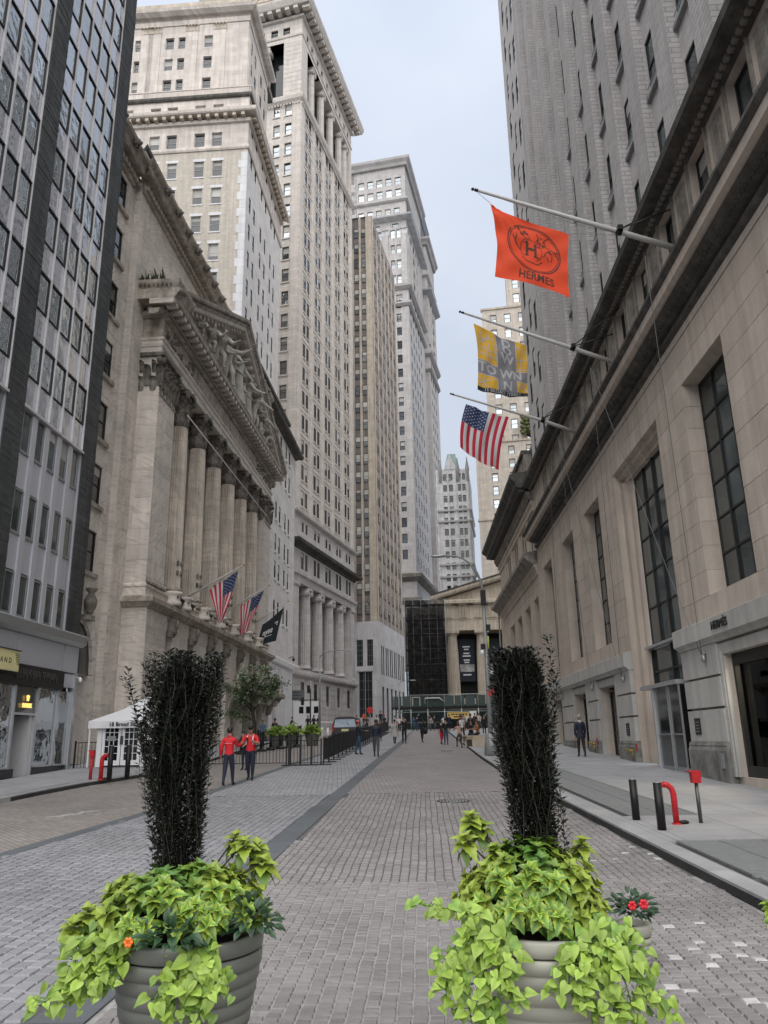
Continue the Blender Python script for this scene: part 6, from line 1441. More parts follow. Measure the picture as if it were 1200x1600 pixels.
windows(t,ST,lo,.15,fr=.12,gm='mirror',blinds=(0,1,2));windows(t,ST.off(-.6),hi_,.15,fr=.12,gm='mirror',blinds=(0,1,2));windows(t,ST.off(-1.2),hh_,.15,fr=.12,gm='mirror',blinds=(0,1))
mb=MB()
for z,x0,d_ in((44.5,19.3,0),(61.2,19.3,0),(92.6,22.2,-.6),(77,22.2,-.6)):mb.prof(ST,x0-.2,60,[(d_-.6,z-.3),(d_+.2,z-.2),(d_+.25,z+.2),(d_-.6,z+.3)])
mb.build('string_course',M['sand'],t)
mb=MB();rr=random.Random(5)
for i in range(60):mb.blob(ST.P(30+rr.uniform(-1,2.2),.3+rr.uniform(-.3,.5),62.3+rr.uniform(0,4.5)),(.5,.5,.4),0,6,4,.2)
mb.build('terrace_shrub',mat('terrace_leaves',(.10,.11,.04),.8,noise=.3),t,kind='stuff')

# ------------------------------------------------------------------ doric temple-front hall at the end of the street
FH=Face(15,118,3.77,'S')
t=thing('doric_hall',(15,118,g(118)),FH.ang,'sandy marble hall with doric columns and plain pediment closing the street','building')
L0,L1=7.6,39.6;cx_=(L0+L1)/2
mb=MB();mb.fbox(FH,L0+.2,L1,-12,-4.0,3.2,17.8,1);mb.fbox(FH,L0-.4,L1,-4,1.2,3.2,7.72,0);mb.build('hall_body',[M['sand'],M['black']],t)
for i in range(6):mb=MB();mb.fbox(FH,L0-.4,L1,1.2+.35*i,1.2+.35*(i+1),3.2,7.5-.3*i);mb.build('step',M['sand'],t)
tm=MB();tm.lathe((0,0,0),[(.96,0),(.96,.9),(.93,3.2),(.86,6.5),(.72,9.15),(.74,9.2),(.78,9.3),(1.02,9.62)],40,flute=.06);tm.box((0,0,9.8),(2.15,2.15,.38));dc=tm.mesh('doric_column',[M['sandcol']])
for i in range(-1,7):put('doric_column',dc,t,FH.M(9.95+4.45*i,-.3,7.72))if 9.95+4.45*i>L0 else None
mb=MB();mb.fbox(FH,L0,L1,-4.2,.55,17.75,19.45);mb.build('architrave',M['sandcol'],t)
mb=MB();mb.fbox(FH,L0,L1,-4.2,.50,19.5,21.55);mb.build('frieze',M['sandcol'],t)
mb=MB();mb.fbox(FH,L0-.05,L1,.3,.62,19.42,19.56);mb.build('taenia',M['sand'],t)
x=8.9
while x<38:
    mb=MB()
    for q in range(3):mb.fbox(FH,x+q*.42+.02,x+q*.42+.34,.50,.78,19.57,21.35)
    mb.fbox(FH,x,x+1.2,.5,.82,21.36,21.54);mb.fbox(FH,x+.1,x+1.1,.55,.63,19.25,19.42);mb.build('triglyph',M['sandcol'],t)
    mb=MB();mb.fbox(FH,x-.1,x+1.3,.6,1.1,21.6,21.7);mb.build('mutule',M['sand'],t);x+=2.225
mb=MB();mb.prof(FH,L0-.6,L1+.6,[(-4,21.7),(1.2,21.72),(1.3,21.8),(1.3,22.2),(1.1,22.35),(-4,22.35)]);mb.build('cornice',M['sandcol'],t)
mb=MB();mb.poly([FH.P(L0+.2,.2,22.3),FH.P(L1-.2,.2,22.3),FH.P(cx_,.2,26.8)]);mb.build('tympanum',M['sand'],t)
for j in range(5):
    zz=22.45+.8*j;x0=L0+1.2+j*3.0;xq_=x0;mb=None
    while xq_<cx_+2:mb=MB();mb.fbox(FH,xq_+.02,xq_+2.3,.2,.24,zz,zz+.76)if zz+.76<22.3+(xq_-L0)*.281-.3 else None;(mb.build('stone_block',M['sandcol'],t)if mb.f else None);xq_+=2.34
mb=MB()
for(a,b)in((L0-.7,cx_),(L1+.7,cx_)):
    for(pr,k_)in((([(-4,0),(1.35,0),(1.35,-.35),(1.2,-.62),(-.2,-.62)]),0),(([(-8,.25),(1.45,.25),(1.45,.02),(-8,.02)]),1)):
        A=[FH.P(a,d,22.95+h)for d,h in pr];B=[FH.P(b,d,22.95+4.65+h)for d,h in pr]
        for i in range(len(pr)):j=(i+1)%len(pr);mb.poly([A[i],A[j],B[j],B[i]],k_)
        mb.poly(A,k_)
mb.build('raking_cornice',[M['sandcol'],M['soot']],t)
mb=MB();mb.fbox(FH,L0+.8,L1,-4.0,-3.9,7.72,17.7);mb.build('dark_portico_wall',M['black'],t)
for i,(x0,lines)in enumerate(((11.05,1),(15.5,1))):
    mb=MB();mb.fbox(FH,x0-.12,x0+2.2,-1.6,-1.55,10.3,16.6);b_=mb.build('hanging_banner',mat('dark_blue_banner',(.012,.022,.035),.7),t)
    if i==0:
        for(w_,z)in((.55,15.5),(.35,15.1),(.45,14.5),(.6,14.1),(.45,13.5),(.38,13.15),(.6,11.3)):mb=MB();mb.fbox(FH,x0+1-w_,x0+1+w_,-1.549,-1.53,z-.1,z+.1);mb.build('banner_line',M['whitepaint'],b_)
    else:mb=MB();mb.fbox(FH,x0+.5,x0+1.5,-1.549,-1.53,11.2,11.4);mb.build('banner_line',M['whitepaint'],b_)
    mb=MB();mb.fbox(FH,x0-.05,x0+2.1,-1.549,-1.52,11.75,12.85);mb.build('banner_photo',mat('grey_photo_print',(.42,.42,.42),.6,noise=.7,nscale=1.6),b_)

# ------------------------------------------------------------------ netted scaffold and the sidewalk shed
t=thing('netted_scaffold',(5.5,112,g(112)),FH.ang,'black netted scaffold tower left of the doric columns','scaffold')
FS_=Face(5.5,112,3.77,'S');x0,x1=2.75,8.5
net,nn,ll,bb_=nm('black_debris_net');nn.remove(bb_)
tr=nn.new('ShaderNodeBsdfTransparent');df=nn.new('ShaderNodeBsdfDiffuse');df.inputs[0].default_value=(.010,.010,.011,1);mxs=nn.new('ShaderNodeMixShader')
tcn=nn.new('ShaderNodeTexCoord');nzn=nn.new('ShaderNodeTexNoise');nzn.inputs['Scale'].default_value=1.3;nzn.inputs['Detail'].default_value=6;mrn=nn.new('ShaderNodeMapRange');mrn.inputs['From Min'].default_value=.3;mrn.inputs['From Max'].default_value=.7;mrn.inputs['To Min'].default_value=.42;mrn.inputs['To Max'].default_value=.82
ll.new(tcn.outputs['Object'],nzn.inputs[0]);ll.new(nzn.outputs[0],mrn.inputs[0]);ll.new(mrn.outputs[0],mxs.inputs[0]);ll.new(tr.outputs[0],mxs.inputs[1]);ll.new(df.outputs[0],mxs.inputs[2]);ll.new(mxs.outputs[0],nn['Material Output'].inputs[0])
mb=MB();P=FS_.P
for z in range(14):
    for i in range(5):
        a,b=x0+(x1-x0)*i/5,x0+(x1-x0)*(i+1)/5;z0_,z1_=8+z*.96,8+(z+1)*.96;w=[.1*mnoise.noise(Vector((q[0]*.8,q[1]*.6,0)))for q in((a,z0_),(b,z0_),(b,z1_),(a,z1_))]
        mb.poly([P(a,w[0],z0_),P(b,w[1],z0_),P(b,w[2],z1_),P(a,w[3],z1_)])
mb.poly([P(x1,0,8),P(x1,-5,8),P(x1,-5,21.4),P(x1,0,21.4)]);mb.poly([P(x0,0,8),P(x0,-5,8),P(x0,-5,21.4),P(x0,0,21.4)])
mb.build('net',net,t)
for i in range(6):
    x=x0+(x1-x0)*i/5;mb=MB();mb.tube([P(x,-.15,3.6),P(x,-.15,21.6)],.06,6);mb.tube([P(x,-1.6,3.6),P(x,-1.6,21.6)],.06,6);mb.build('scaffold_standard',M['galv'],t)
for i in range(7):
    z=8+2.15*i;mb=MB();mb.tube([P(x0,-.15,z),P(x1,-.15,z)],.05,6);mb.tube([P(x0,-1.6,z+.9),P(x1,-1.6,z+.9)],.05,6);mb.build('ledger',M['galv'],t)
    mb=MB();mb.fbox(FS_,x0,x1,-1.5,-.25,z-.12,z-.06);mb.build('deck_board',M['steelpole'],t)
mb=MB();mb.fbox(FS_,x0+.2,x1-.2,-5,-2.3,3.6,20.8);mb.build('wrapped_wall',M['dkbrick'],t)
for i in range(3):
    mb=MB();a=x0+.8;mb.fbox(FS_,a,a+2.2,-2.29,-2.2,9+4*i,11.8+4*i);mb.build('grid_window',M['limewash']if 0 else M['lime_dark'],t)
t=thing('sidewalk_shed',(7,100,g(100)),0,'dark green sidewalk shed on steel posts across the end of the street','construction shed')
FD=Face(7,100,3.0,'S');a,b=.5,17.5;P=FD.P
mb=MB();mb.fbox(FD,a,b,-2.6,0,5.72,5.9);mb.fbox(FD,a,b,-.05,.02,5.9,6.2);mb.build('deck',M['black'],t)
grn=mat('dark_green_hoarding',(.022,.045,.042),.6,noise=.2);grn2=mat('green_mesh_panel',(.05,.075,.07),.6,noise=.2)
for i in range(13):x=a+i*(b-a)/13;mb=MB();mb.fbox(FD,x+.05,x+(b-a)/13-.05,-.02,.04,6.0,7.3);mb.build('parapet_panel',grn2 if i in(0,1,5,6,7,8)else grn,t)
mb=MB();mb.tube([P(a+2,.05,7.42),P(b,.05,7.42)],.05,6);mb.build('top_rail',M['galv'],t)
for i in range(9):
    x=a+.3+i*2.1;mb=MB();mb.tube([P(x,0,3.15),P(x,0,5.72)],.07,8);mb.build('shed_post',M['galv'],t)
    mb=MB();mb.tube([P(x,.04,5.6),P(x,.04,7.4)],.03,5);mb.build('rail_post',M['galv'],t)
    mb=MB();mb.tube([P(x,0,5.2),P(x+1.05,0,3.6)]if i%2==0 else[P(x,0,3.6),P(x+1.05,0,5.2)],.035,5);mb.build('brace',M['galv'],t)
mb=MB();mb.tube([P(a,0,5.35),P(b,0,5.35)],.05,6);mb.tube([P(a,0,4.1),P(7,0,4.1)],.03,5);mb.build('ledger',M['galv'],t)
mb=MB();mb.fbox(FD,a+1.2,b,-3.2,-3.1,3.2,5.7);mb.build('dark_hoarding',grn,t)
mb=MB();mb.fbox(FD,a+2.6,a+2.7,-.03,.12,6.1,7.2);mb.fbox(FD,a+3.5,a+3.6,-.03,.12,6.1,7.2);mb.fbox(FD,a+2.6,a+3.6,-.03,.12,7.1,7.2);mb.tube([P(a+4.2,.2,6.3),P(a+4.2,.2,7.0),P(a+6,.2,7.0),P(a+6.5,.2,6.6)],.1,6);mb.build('duct_pipe',M['lime_base'],t)
mb=MB();mb.fbox(FD,7.4,10.1,.08,.12,4.45,5.25);s_=mb.build('yellow_notice',mat('yellow_notice_board',(.60,.42,.12),.6),t)
for(a_,b_,z)in((7.9,8.3,5.0),(8.4,8.7,5.0),(8.8,9.5,5.0),(8.2,9.2,4.7)):mb=MB();mb.fbox(FD,a_,b_,.121,.125,z-.07,z+.07);mb.build('notice_line',M['ink'],s_)
s_['label']='yellow notice board with two dark lines'
mb=MB();mb.fbox(FD,10.15,11.0,.08,.12,4.4,5.35);mb.build('white_notice',M['whitepaint'],t)

# ------------------------------------------------------------------ flagpoles and flags
def flag_mesh(Pf,nu,nv,matf,mats):
    """cloth over the unit square; Pf(u,v) -> world"""
    mb=MB();pts=[[Pf(i/nu,j/nv)for j in range(nv+1)]for i in range(nu+1)];base=len(mb.v)
    for i in range(nu+1):
        for j in range(nv+1):mb.v.append(pts[i][j])
    for i in range(nu):
        for j in range(nv):
            a=base+i*(nv+1)+j;mb.f.append((a,a+nv+1,a+nv+2,a+1));mb.m.append(matf((i+.5)/nu,(j+.5)/nv));mb.a.append(0);mb.sm.append(True)
    return mb,mats
def decal(Pf,tris_uv,off,mb,mat_=0):
    e=1e-3
    for poly in tris_uv:
        pts=[]
        for(u,v)in poly:
            p=Pf(u,v);n_=(Pf(u+e,v)-p).cross(Pf(u,v+e)-p).normalized();pts.append(p+n_*off)
        mb.poly(pts,mat_)
def uv_text(s,u0,v0,h,wscale,bold=.0,arc=None,res=2,serif=False):
    me=text_mesh(s,1.0,M['ink'],ext=0,bold=bold,res=res)
    bm=bmesh.new();bm.from_mesh(me);bmesh.ops.triangulate(bm,faces=bm.faces[:]);bmesh.ops.subdivide_edges(bm,edges=[e for e in bm.edges if e.calc_length()>.25],cuts=2,use_grid_fill=False);bmesh.ops.triangulate(bm,faces=bm.faces[:])
    out_=[[(u0+v.co.x*wscale,v0-v.co.y*h)for v in f.verts]for f in bm.faces if f.calc_area()>1e-7];bm.free();return out_
def quad_uv(u0,v0,u1,v1,n_=4):
    if abs(u1-u0)>abs(v1-v0):return[[(u0+(u1-u0)*i/n_,v0),(u0+(u1-u0)*(i+1)/n_,v0),(u0+(u1-u0)*(i+1)/n_,v1),(u0+(u1-u0)*i/n_,v1)]for i in range(n_)]
    return[[(u0,v0+(v1-v0)*i/n_),(u1,v0+(v1-v0)*i/n_),(u1,v0+(v1-v0)*(i+1)/n_),(u0,v0+(v1-v0)*(i+1)/n_)]for i in range(n_)]
def band_uv(a,b,w_,n_=6,asp=1.0):
    (x0,y0),(x1,y1)=a,b;dx,dy=x1-x0,(y1-y0)*asp;L=math.hypot(dx,dy);nx,ny=-dy/L*w_/2,dx/L*w_/2/asp;o_=[]
    for i in range(n_):
        p,q=i/n_,(i+1)/n_;A=(x0+(x1-x0)*p,y0+(y1-y0)*p);B=(x0+(x1-x0)*q,y0+(y1-y0)*q)
        o_.append([(A[0]-nx,A[1]-ny),(B[0]-nx,B[1]-ny),(B[0]+nx,B[1]+ny),(A[0]+nx,A[1]+ny)])
    return o_
def bil(TL,TR,BR,BL,u,v):return TL.lerp(TR,u).lerp(BL.lerp(BR,u),v)
def pole(base,tip,clamp,stays,label,flagtype):
    t=thing('flagpole',tuple(base),0,label,'flagpole','flagpoles on the tan facade')
    base,tip,clamp=Vector(base),Vector(tip),Vector(clamp);mb=MB();mb.tube([base,clamp,tip],[.10,.085,.045],12);mb.build('pole',M['polewhite'],t)
    mb=MB();d=(tip-base).normalized();mb.tube([clamp-d*.1,clamp+d*.1],.12,10);mb.box(clamp+Vector((0,-.1,.05)),(.16,.2,.16));mb.build('clamp',M['black'],t)
    mb=MB();mb.tube([tip-d*.02,tip+d*.1],.05,8);mb.blob(tip+d*.16,(.055,.055,.055));mb.build('pole_tip',M['black'],t)
    mb=MB();mb.tube([base-d*.9,base],.13,10);mb.build('socket',M['galv'],t)
    for s_ in stays:mb=MB();mb.tube([clamp+Vector((0,0,.08)),Vector(s_)],.022,5);mb.blob(s_,(.05,.05,.05),0,6,4);mb.build('stay_rod',M['black'],t)
    return t
M['flag_o']=mat('orange_flag_cloth',(0.72,0.062,0.012),0.75);M['flag_y']=mat('mustard_flag_cloth',(0.62,0.36,0.03),0.8);M['flag_g']=mat('grey_flag_cloth',(0.20,0.20,0.215),0.8)
M['flag_w']=mat('white_flag_cloth',(0.60,0.60,0.60),0.8);M['flag_r']=mat('red_flag_cloth',(0.50,0.015,0.045),0.8);M['flag_b']=mat('navy_flag_cloth',(0.022,0.04,0.115),0.8);M['flag_k']=mat('black_flag_cloth',(0.012,0.02,0.028),0.75)
M['flag_lg']=mat('pale_grey_print',(0.42,0.42,0.44),0.8)
def folds(u,v,A,k1,k2,ph):return A*(math.sin(k1*u*6.28+k2*v*6.28+ph)+.5*math.sin((k1*1.9)*u*6.28-k2*1.3*v*6.28+ph*2))
# orange flag
pole((9.45,21.6,17.15),(3.25,21.5,19.38),(7.75,21.6,17.79),((9.5,22.34,19.2),(9.5,21.45,18.5)),'pale flagpole nearest the camera, carrying the orange flag',0)
TL,TR,BR,BL=Vector((3.64,21.5,18.89)),Vector((6.1,21.5,17.66)),Vector((5.93,21.5,15.31)),Vector((3.63,21.5,16.13))
def PF1(u,v):
    p=bil(TL,TR,BR,BL,u,v);p.x+=.14*math.sin(math.pi*v)*(1-u)*1.0-.1*math.sin(math.pi*v)*u*.5;p.z-=.16*math.sin(math.pi*u)*(1-v)*.9-.22*math.sin(math.pi*u)*v*.7
    r_=math.hypot(u,v);p.y+=folds(u,v,.05,1.0,-2.2,.4)*(1-.3*r_)+.05*math.sin(14*math.atan2(v+.02,u+.02))*math.exp(-2.0*r_);return p
t=thing('orange_flag',tuple(PF1(.5,1)),0,'orange flag with dark oval carriage emblem hanging from the nearest pole','flag')
mb,ms_=flag_mesh(PF1,44,40,lambda u,v:0,[M['flag_o']]);mb.build('cloth',ms_,t)
dk=mat('dark_brown_flag_print',(0.09,0.030,0.022),.8)
pr=[]
for rr_,w_ in((1.0,.016),(.93,.010)):
    for i in range(64):
        a0,a1=2*math.pi*i/64,2*math.pi*(i+1)/64;cu,cv,ru,rv=.53,.44,.365*rr_,.36*rr_
        if i%64 in(38,39)and rr_>.95:continue
        f=lambda a,k_:(cu+(ru+k_)*math.cos(a),cv+(rv+k_)*math.sin(a));pr.append([f(a0,-w_/2),f(a1,-w_/2),f(a1,w_/2),f(a0,w_/2)])
pr+=uv_text('H',.49,.47,.30,.24,bold=.02)
for(x,y)in((.42,.385),(.56,.385),(.42,.56),(.56,.56)):pr+=quad_uv(x-.035,y-.008,x+.035,y+.008,2)
for i in range(24):  # ring round the letter
    if i%24 in(4,5,6,7,8):continue
    a0,a1=2*math.pi*i/24,2*math.pi*(i+1)/24;f=lambda a,k_:(.49+(.15+k_)*math.cos(a),.47+(.155+k_)*math.sin(a));pr.append([f(a0,-.004),f(a1,-.004),f(a1,.004),f(a0,.004)])
rr=random.Random(3)
def poly_uv(cu,cv,pts):pr.append([(cu+x,cv+y)for x,y in pts])
for(cu,cv,s_)in((.36,.22,1.2),(.62,.30,1.0),(.76,.42,1.0)):  # loose carriage, horse and driver silhouettes
    for q in range(9):a=rr.random()*6.28;r_=rr.random()*.05*s_;x,y=cu+r_*math.cos(a)*1.6,cv+r_*math.sin(a);w_,h_=rr.uniform(.012,.035)*s_,rr.uniform(.008,.02)*s_;an=rr.random()*3;pr+=band_uv((x-w_*math.cos(an),y-w_*math.sin(an)),(x+w_*math.cos(an),y+w_*math.sin(an)),h_,2)
for(a,b)in(((.60,.24),(.58,.16)),((.66,.27),(.70,.20)),((.70,.20),(.74,.17)),((.55,.30),(.72,.34)),((.72,.34),(.84,.40)),((.84,.40),(.86,.47)),((.70,.42),(.66,.52)),((.78,.46),(.77,.55)),((.30,.28),(.27,.42)),((.27,.42),(.34,.50)),((.34,.28),(.46,.33)),((.24,.33),(.30,.45)),((.36,.60),(.42,.66)),((.42,.66),(.58,.66)),((.58,.66),(.64,.60)),((.66,.22),(.62,.20)),((.80,.38),(.88,.36)),((.62,.34),(.60,.40)),((.70,.5),(.74,.56)),((.42,.18),(.48,.30))):pr+=band_uv(a,b,.013,3)
tx=uv_text('HERMES',.56,.885,.165,.135,bold=.018,res=3)
mb=MB()
for off in(.006,-.006):decal(PF1,pr+tx,off,mb)
mb.build('printed_emblem',dk,t)
mb=MB();mb.tube([Vector((3.25,21.5,19.3)),TL],.008,4);mb.tube([Vector((3.4,21.5,19.3)),Vector((6.4,21.5,18.0)),Vector((7.7,21.55,17.7))],.006,4);mb.tube([TR,Vector((7.7,21.55,17.65))],.006,4);mb.build('halyard',M['rope'],t)
# mustard and grey flag
pole((9.75,29.6,17.2),(3.55,29.5,19.6),(8.09,29.6,17.89),((9.75,28.1,18.9),(9.7,29.3,18.34)),'pale flagpole in the middle, carrying the mustard and grey flag',1)
TL2,TR2,BR2,BL2=Vector((3.96,29.5,19.13)),Vector((6.13,29.5,18.0)),Vector((6.03,29.5,15.65)),Vector((3.96,29.5,16.01))
def PF2(u,v):
    p=bil(TL2,TR2,BR2,BL2,u,v);p.x+=.1*math.sin(math.pi*v)*(1-u);p.z-=.1*math.sin(math.pi*u);p.y+=folds(u,v,.05,2.0,-1.2,1)+.06*math.sin(11*v+3*u)*math.sin(math.pi*u);return p
def M2(u,v):
    if v>.93:return 2
    if .40<u<.78:return 1
    if .54<v<.74:return 1
    return 0
t=thing('mustard_flag',tuple(PF2(.5,1)),0,'mustard and grey street-map flag with a black lettered strip along its foot','flag')
mb,ms_=flag_mesh(PF2,50,46,M2,[M['flag_y'],M['flag_g'],M['flag_k']]);mb.build('cloth',ms_,t)
pr=[]
for ch,u0,v0,hh,ww in(('D',.60,.10,.2,.24),('O',.60,.24,.2,.24),('W',.60,.39,.2,.24),('TO',.19,.64,.2,.26),('WN',.67,.64,.2,.24),('N',.60,.84,.2,.24)):pr+=uv_text(ch,u0,v0,hh,ww,bold=.03)
for(a,b)in(((0,.2),(.4,.12)),((.02,.36),(.4,.33)),((0,.44),(.4,.42)),((.1,0.05),(.2,.53)),((.22,.05),(.26,.53)),((.0,.3),(.4,.02)),((.33,.1),(.4,.5)),((.02,.88),(.39,.76)),((.0,.8),(.22,.92)),((.15,.75),(.1,.92)),((.78,.1),(1,.2)),((.78,.35),(1,.3)),((.9,.1),(.86,.52)),((.8,.48),(1,.5)),((.8,.9),(.98,.76)),((.8,.78),(1,.9)),((.86,.76),(.98,.92)),((.4,0),(.4,.54)),((.4,.74),(.4,.93)),((.78,.08),(.78,.54)),((0,.54),(.4,.54)),((0,.74),(.4,.74)),((.78,.54),(1,.54)),((.78,.74),(1,.74))):pr+=band_uv(a,b,.014,6)
mb=MB()
for off in(.006,-.006):decal(PF2,pr,off,mb);decal(PF2,uv_text('15 BROAD STREET',.5,.965,.062,.088,bold=.012),off*1.3,mb)
mb.build('printed_lettering',M['flag_lg'],t)
# striped flag
pole((10.0,37.3,17.15),(3.75,37.2,19.36),(8.27,37.2,17.82),((9.98,35.2,18.9),(9.98,36.4,18.6)),'pale flagpole farthest down the facade, carrying the stars and stripes',2)
TL3,TR3,BR3,BL3=Vector((4.36,37.2,18.83)),Vector((6.53,37.2,18.03)),Vector((5.85,37.2,15.14)),Vector((3.95,37.2,16.42))
def star(cu,cv,ru,rv,an=0):return[[(cu,cv),(cu+ru*math.cos(an+k_*.6283-1.5708)*(1 if k_%2==0 else .42),cv+rv*math.sin(an+k_*.6283-1.5708)*(1 if k_%2==0 else .42)),(cu+ru*math.cos(an+(k_+1)*.6283-1.5708)*(1 if(k_+1)%2==0 else .42),cv+rv*math.sin(an+(k_+1)*.6283-1.5708)*(1 if(k_+1)%2==0 else .42))]for k_ in range(10)]
def us_flag(name,PF,label,nv,group):
    """stripes run along v (the flag hangs on its side); canton at u<.54, v<.40"""
    t=thing(name,tuple(PF(.5,1)),0,label,'flag',group)
    def mm(u,v):
        if u<.54 and v<.4:return 2
        return 0 if int(u*13)%2==0 else 1
    mb,ms_=flag_mesh(PF,52,nv,mm,[M['flag_r'],M['flag_w'],M['flag_b']]);mb.build('cloth',ms_,t);pr=[]
    for i in range(9):
        for j in range(11):
            if(i+j)%2==0:pr+=star(.54*(i+.75)/9.5,.4*(j+.6)/11.4,.021,.0125)
    mb=MB()
    for off in(.008,-.008):decal(PF,pr,off,mb)
    mb.build('stars',M['flag_w'],t);return t
def PF3(u,v):
    p=bil(TL3,TR3,BR3,BL3,u,v);p.x+=-.12*math.sin(math.pi*v);p.z-=.08*math.sin(math.pi*u)*(1-v)+.14*math.sin(math.pi*(u*1.1))*v;p.y+=folds(u,v,.06,2.4,.5,2);return p
us_flag('striped_flag',PF3,'stars and stripes flag hanging from the farthest pole on the right facade',40,'stars and stripes flags')
# the three flags on the portico
def lpole(b,tp,label):
    t=thing('flagpole',b,0,label,'flagpole','flagpoles on the portico balcony');mb=MB();mb.tube([b,tp],[.07,.035],10);mb.build('pole',M['polewhite'],t);mb=MB();mb.blob(Vector(tp),(.08,.08,.08));mb.build('pole_ball',M['brass'],t);return t
lpole((-12.39,48.26,11.0),(-9.01,48.56,13.04),'first angled flagpole on the portico balcony, nearest the camera')
lpole((-11.81,56.92,11.4),(-8.68,57.22,13.37),'second angled flagpole on the portico balcony, between the other two')
lpole((-11.24,65.58,11.7),(-8.32,65.88,13.67),'third angled flagpole on the portico balcony, with the black flag')
def limp(TLa,TRa,BRa,BLa,Y,A,ph):
    q=[Vector((x,Y,z))for x,z in(TLa,TRa,BRa,BLa)]
    def PF(u,v):
        p=bil(q[0],q[1],q[2],q[3],u,v);k_=.35+.65*v;p.y+=A*k_*(math.sin(9*u+2.5*v+ph)+.6*math.sin(15*u-3*v+ph));p.x+=.06*k_*math.sin(12*u+ph+3*v);p.z+=.05*math.sin(11*u+ph);return p
    return PF
us_flag('striped_flag',limp((-9.36,12.66),(-11.14,11.5),(-10.45,9.3),(-10.2,9.55),48.6,.16,.3),'first stars and stripes flag hanging limp below the portico columns',34,'stars and stripes flags')
us_flag('striped_flag',limp((-9.07,12.97),(-10.77,11.85),(-10.7,9.7),(-10.1,10.1),57.2,.16,1.8),'second, smaller limp stars and stripes flag on the portico',34,'stars and stripes flags')
kq=[Vector((x,65.9,z))for x,z in((-10.48,11.69),(-8.72,13.13),(-9.30,10.3),(-10.95,9.95))]
def PFk(u,v):p=bil(kq[0],kq[1],kq[2],kq[3],u,v);p.y+=.06*math.sin(7*u+4*v);p.z-=.15*math.sin(math.pi*u)*(1-v)*.6;return p
t=thing('black_flag',tuple(PFk(.5,1)),0,'black flag with small white lettering on the third portico pole','flag')
mb,ms_=flag_mesh(PFk,24,24,lambda u,v:0,[M['flag_k']]);mb.build('cloth',ms_,t);mb=MB()
for off in(.01,-.01):decal(PFk,uv_text('nyse',.42,.52,.34,.27,bold=.02)+band_uv((.70,.34),(.84,.34),.035,2)+band_uv((.83,.33),(.83,.46),.03,2)+band_uv((.3,.72),(.66,.72),.02,2),off,mb)
mb.build('flag_lettering',M['whitepaint'],t)

# ------------------------------------------------------------------ tent, fences, bollards, posts
t=thing('entrance_tent',(-11.3,35,g(35)+.14),rad(-3),'white peaked tent with a glazed double door and street number on its valance','tent')
W=WM[t];z0=0.0
def L_(x,y,z):return W@Vector((x,y,z))
hw,dp_,ev=1.28,4.2,1.85
mb=MB();apex=L_(0.35,dp_/2,3.15);cs_=[L_(-hw-.1,-.9,ev+.02),L_(hw+.45,-.9,ev+.02),L_(hw+.45,dp_,ev+.02),L_(-hw-.1,dp_,ev+.02)]
for i in range(4):
    a,b=cs_[i],cs_[(i+1)%4];n_=6
    for k_ in range(n_):
        p,q=a.lerp(b,k_/n_),a.lerp(b,(k_+1)/n_);m1=p.lerp(apex,.5);m2=q.lerp(apex,.5);m1.z-=.12;m2.z-=.12;mb.poly([p,q,m2,m1],0,0,True);mb.poly([m1,m2,apex],0,0,True)
mb.build('roof',M['tent'],t)
mb=MB()
for i in range(4):
    a,b=cs_[i],cs_[(i+1)%4];n_=16
    for k_ in range(n_):
        p,q=a.lerp(b,k_/n_),a.lerp(b,(k_+1)/n_);nn_=Vector((b-a).cross(Vector((0,0,1)))).normalized();o1=nn_*.03*math.sin(k_*1.3);o2=nn_*.03*math.sin((k_+1)*1.3)
        mb.poly([p,q,q+o2-Vector((0,0,.3)),p+o1-Vector((0,0,.3))],0,0,True)
mb.build('valance',M['tent'],t)
me=text_mesh('18 Broad Street',.23,M['ink'],ext=.004,bold=.006);put('valance_lettering',me,t,W@Matrix.Translation(Vector((.28,-.96,ev-.13)))@Matrix.Rotation(math.pi/2,4,'X'))
for(x0,x1)in((-.83,-.02),(.02,.83)):
    mb=MB();mb.box((0,0,0),(1,1,1),0,W@Matrix.Translation(Vector(((x0+x1)/2,-.6,.95)))@Matrix.Diagonal(Vector((x1-x0-.24,.02,1.5,1))));mb.build('door_glass',M['glass'],t)
    mb=MB();bx=lambda a,b,c,d:mb.box((0,0,0),(1,1,1),0,W@Matrix.Translation(Vector(((a+b)/2,-.62,(c+d)/2)))@Matrix.Diagonal(Vector((b-a,.06,d-c,1))))
    bx(x0,x0+.12,.06,1.82);bx(x1-.12,x1,.06,1.82);bx(x0+.12,x1-.12,1.68,1.82);bx(x0+.12,x1-.12,.06,.26)
    d_=mb.build('door_leaf',M['whitepaint'],t);mb=MB()
    for i in(1,2):x=x0+.12+(x1-x0-.24)*i/3;bx(x-.012,x+.012,.26,1.68)
    for j in range(1,5):z=.26+1.42*j/5;bx(x0+.12,x1-.12,z-.012,z+.012)
    mb.build('glazing_bar',M['whitepaint'],d_)
mb=MB();bx=lambda a,b,c,d,y0=-.66,y1=-.5:mb.box((0,0,0),(1,1,1),0,W@Matrix.Translation(Vector(((a+b)/2,(y0+y1)/2,(c+d)/2)))@Matrix.Diagonal(Vector((b-a,y1-y0,d-c,1))))
bx(-1.05,-.85,0,ev);bx(.85,1.03,0,ev);bx(-.85,.85,1.83,ev);bx(1.1,1.25,0,ev,-.6,-.4);bx(-1.28,-1.22,0,ev,3.9,4.0);bx(1.6,1.66,0,ev,-.86,-.8);bx(-1.34,-1.28,0,ev,-.86,-.8);mb.build('tent_frame',M['whitepaint'],t)
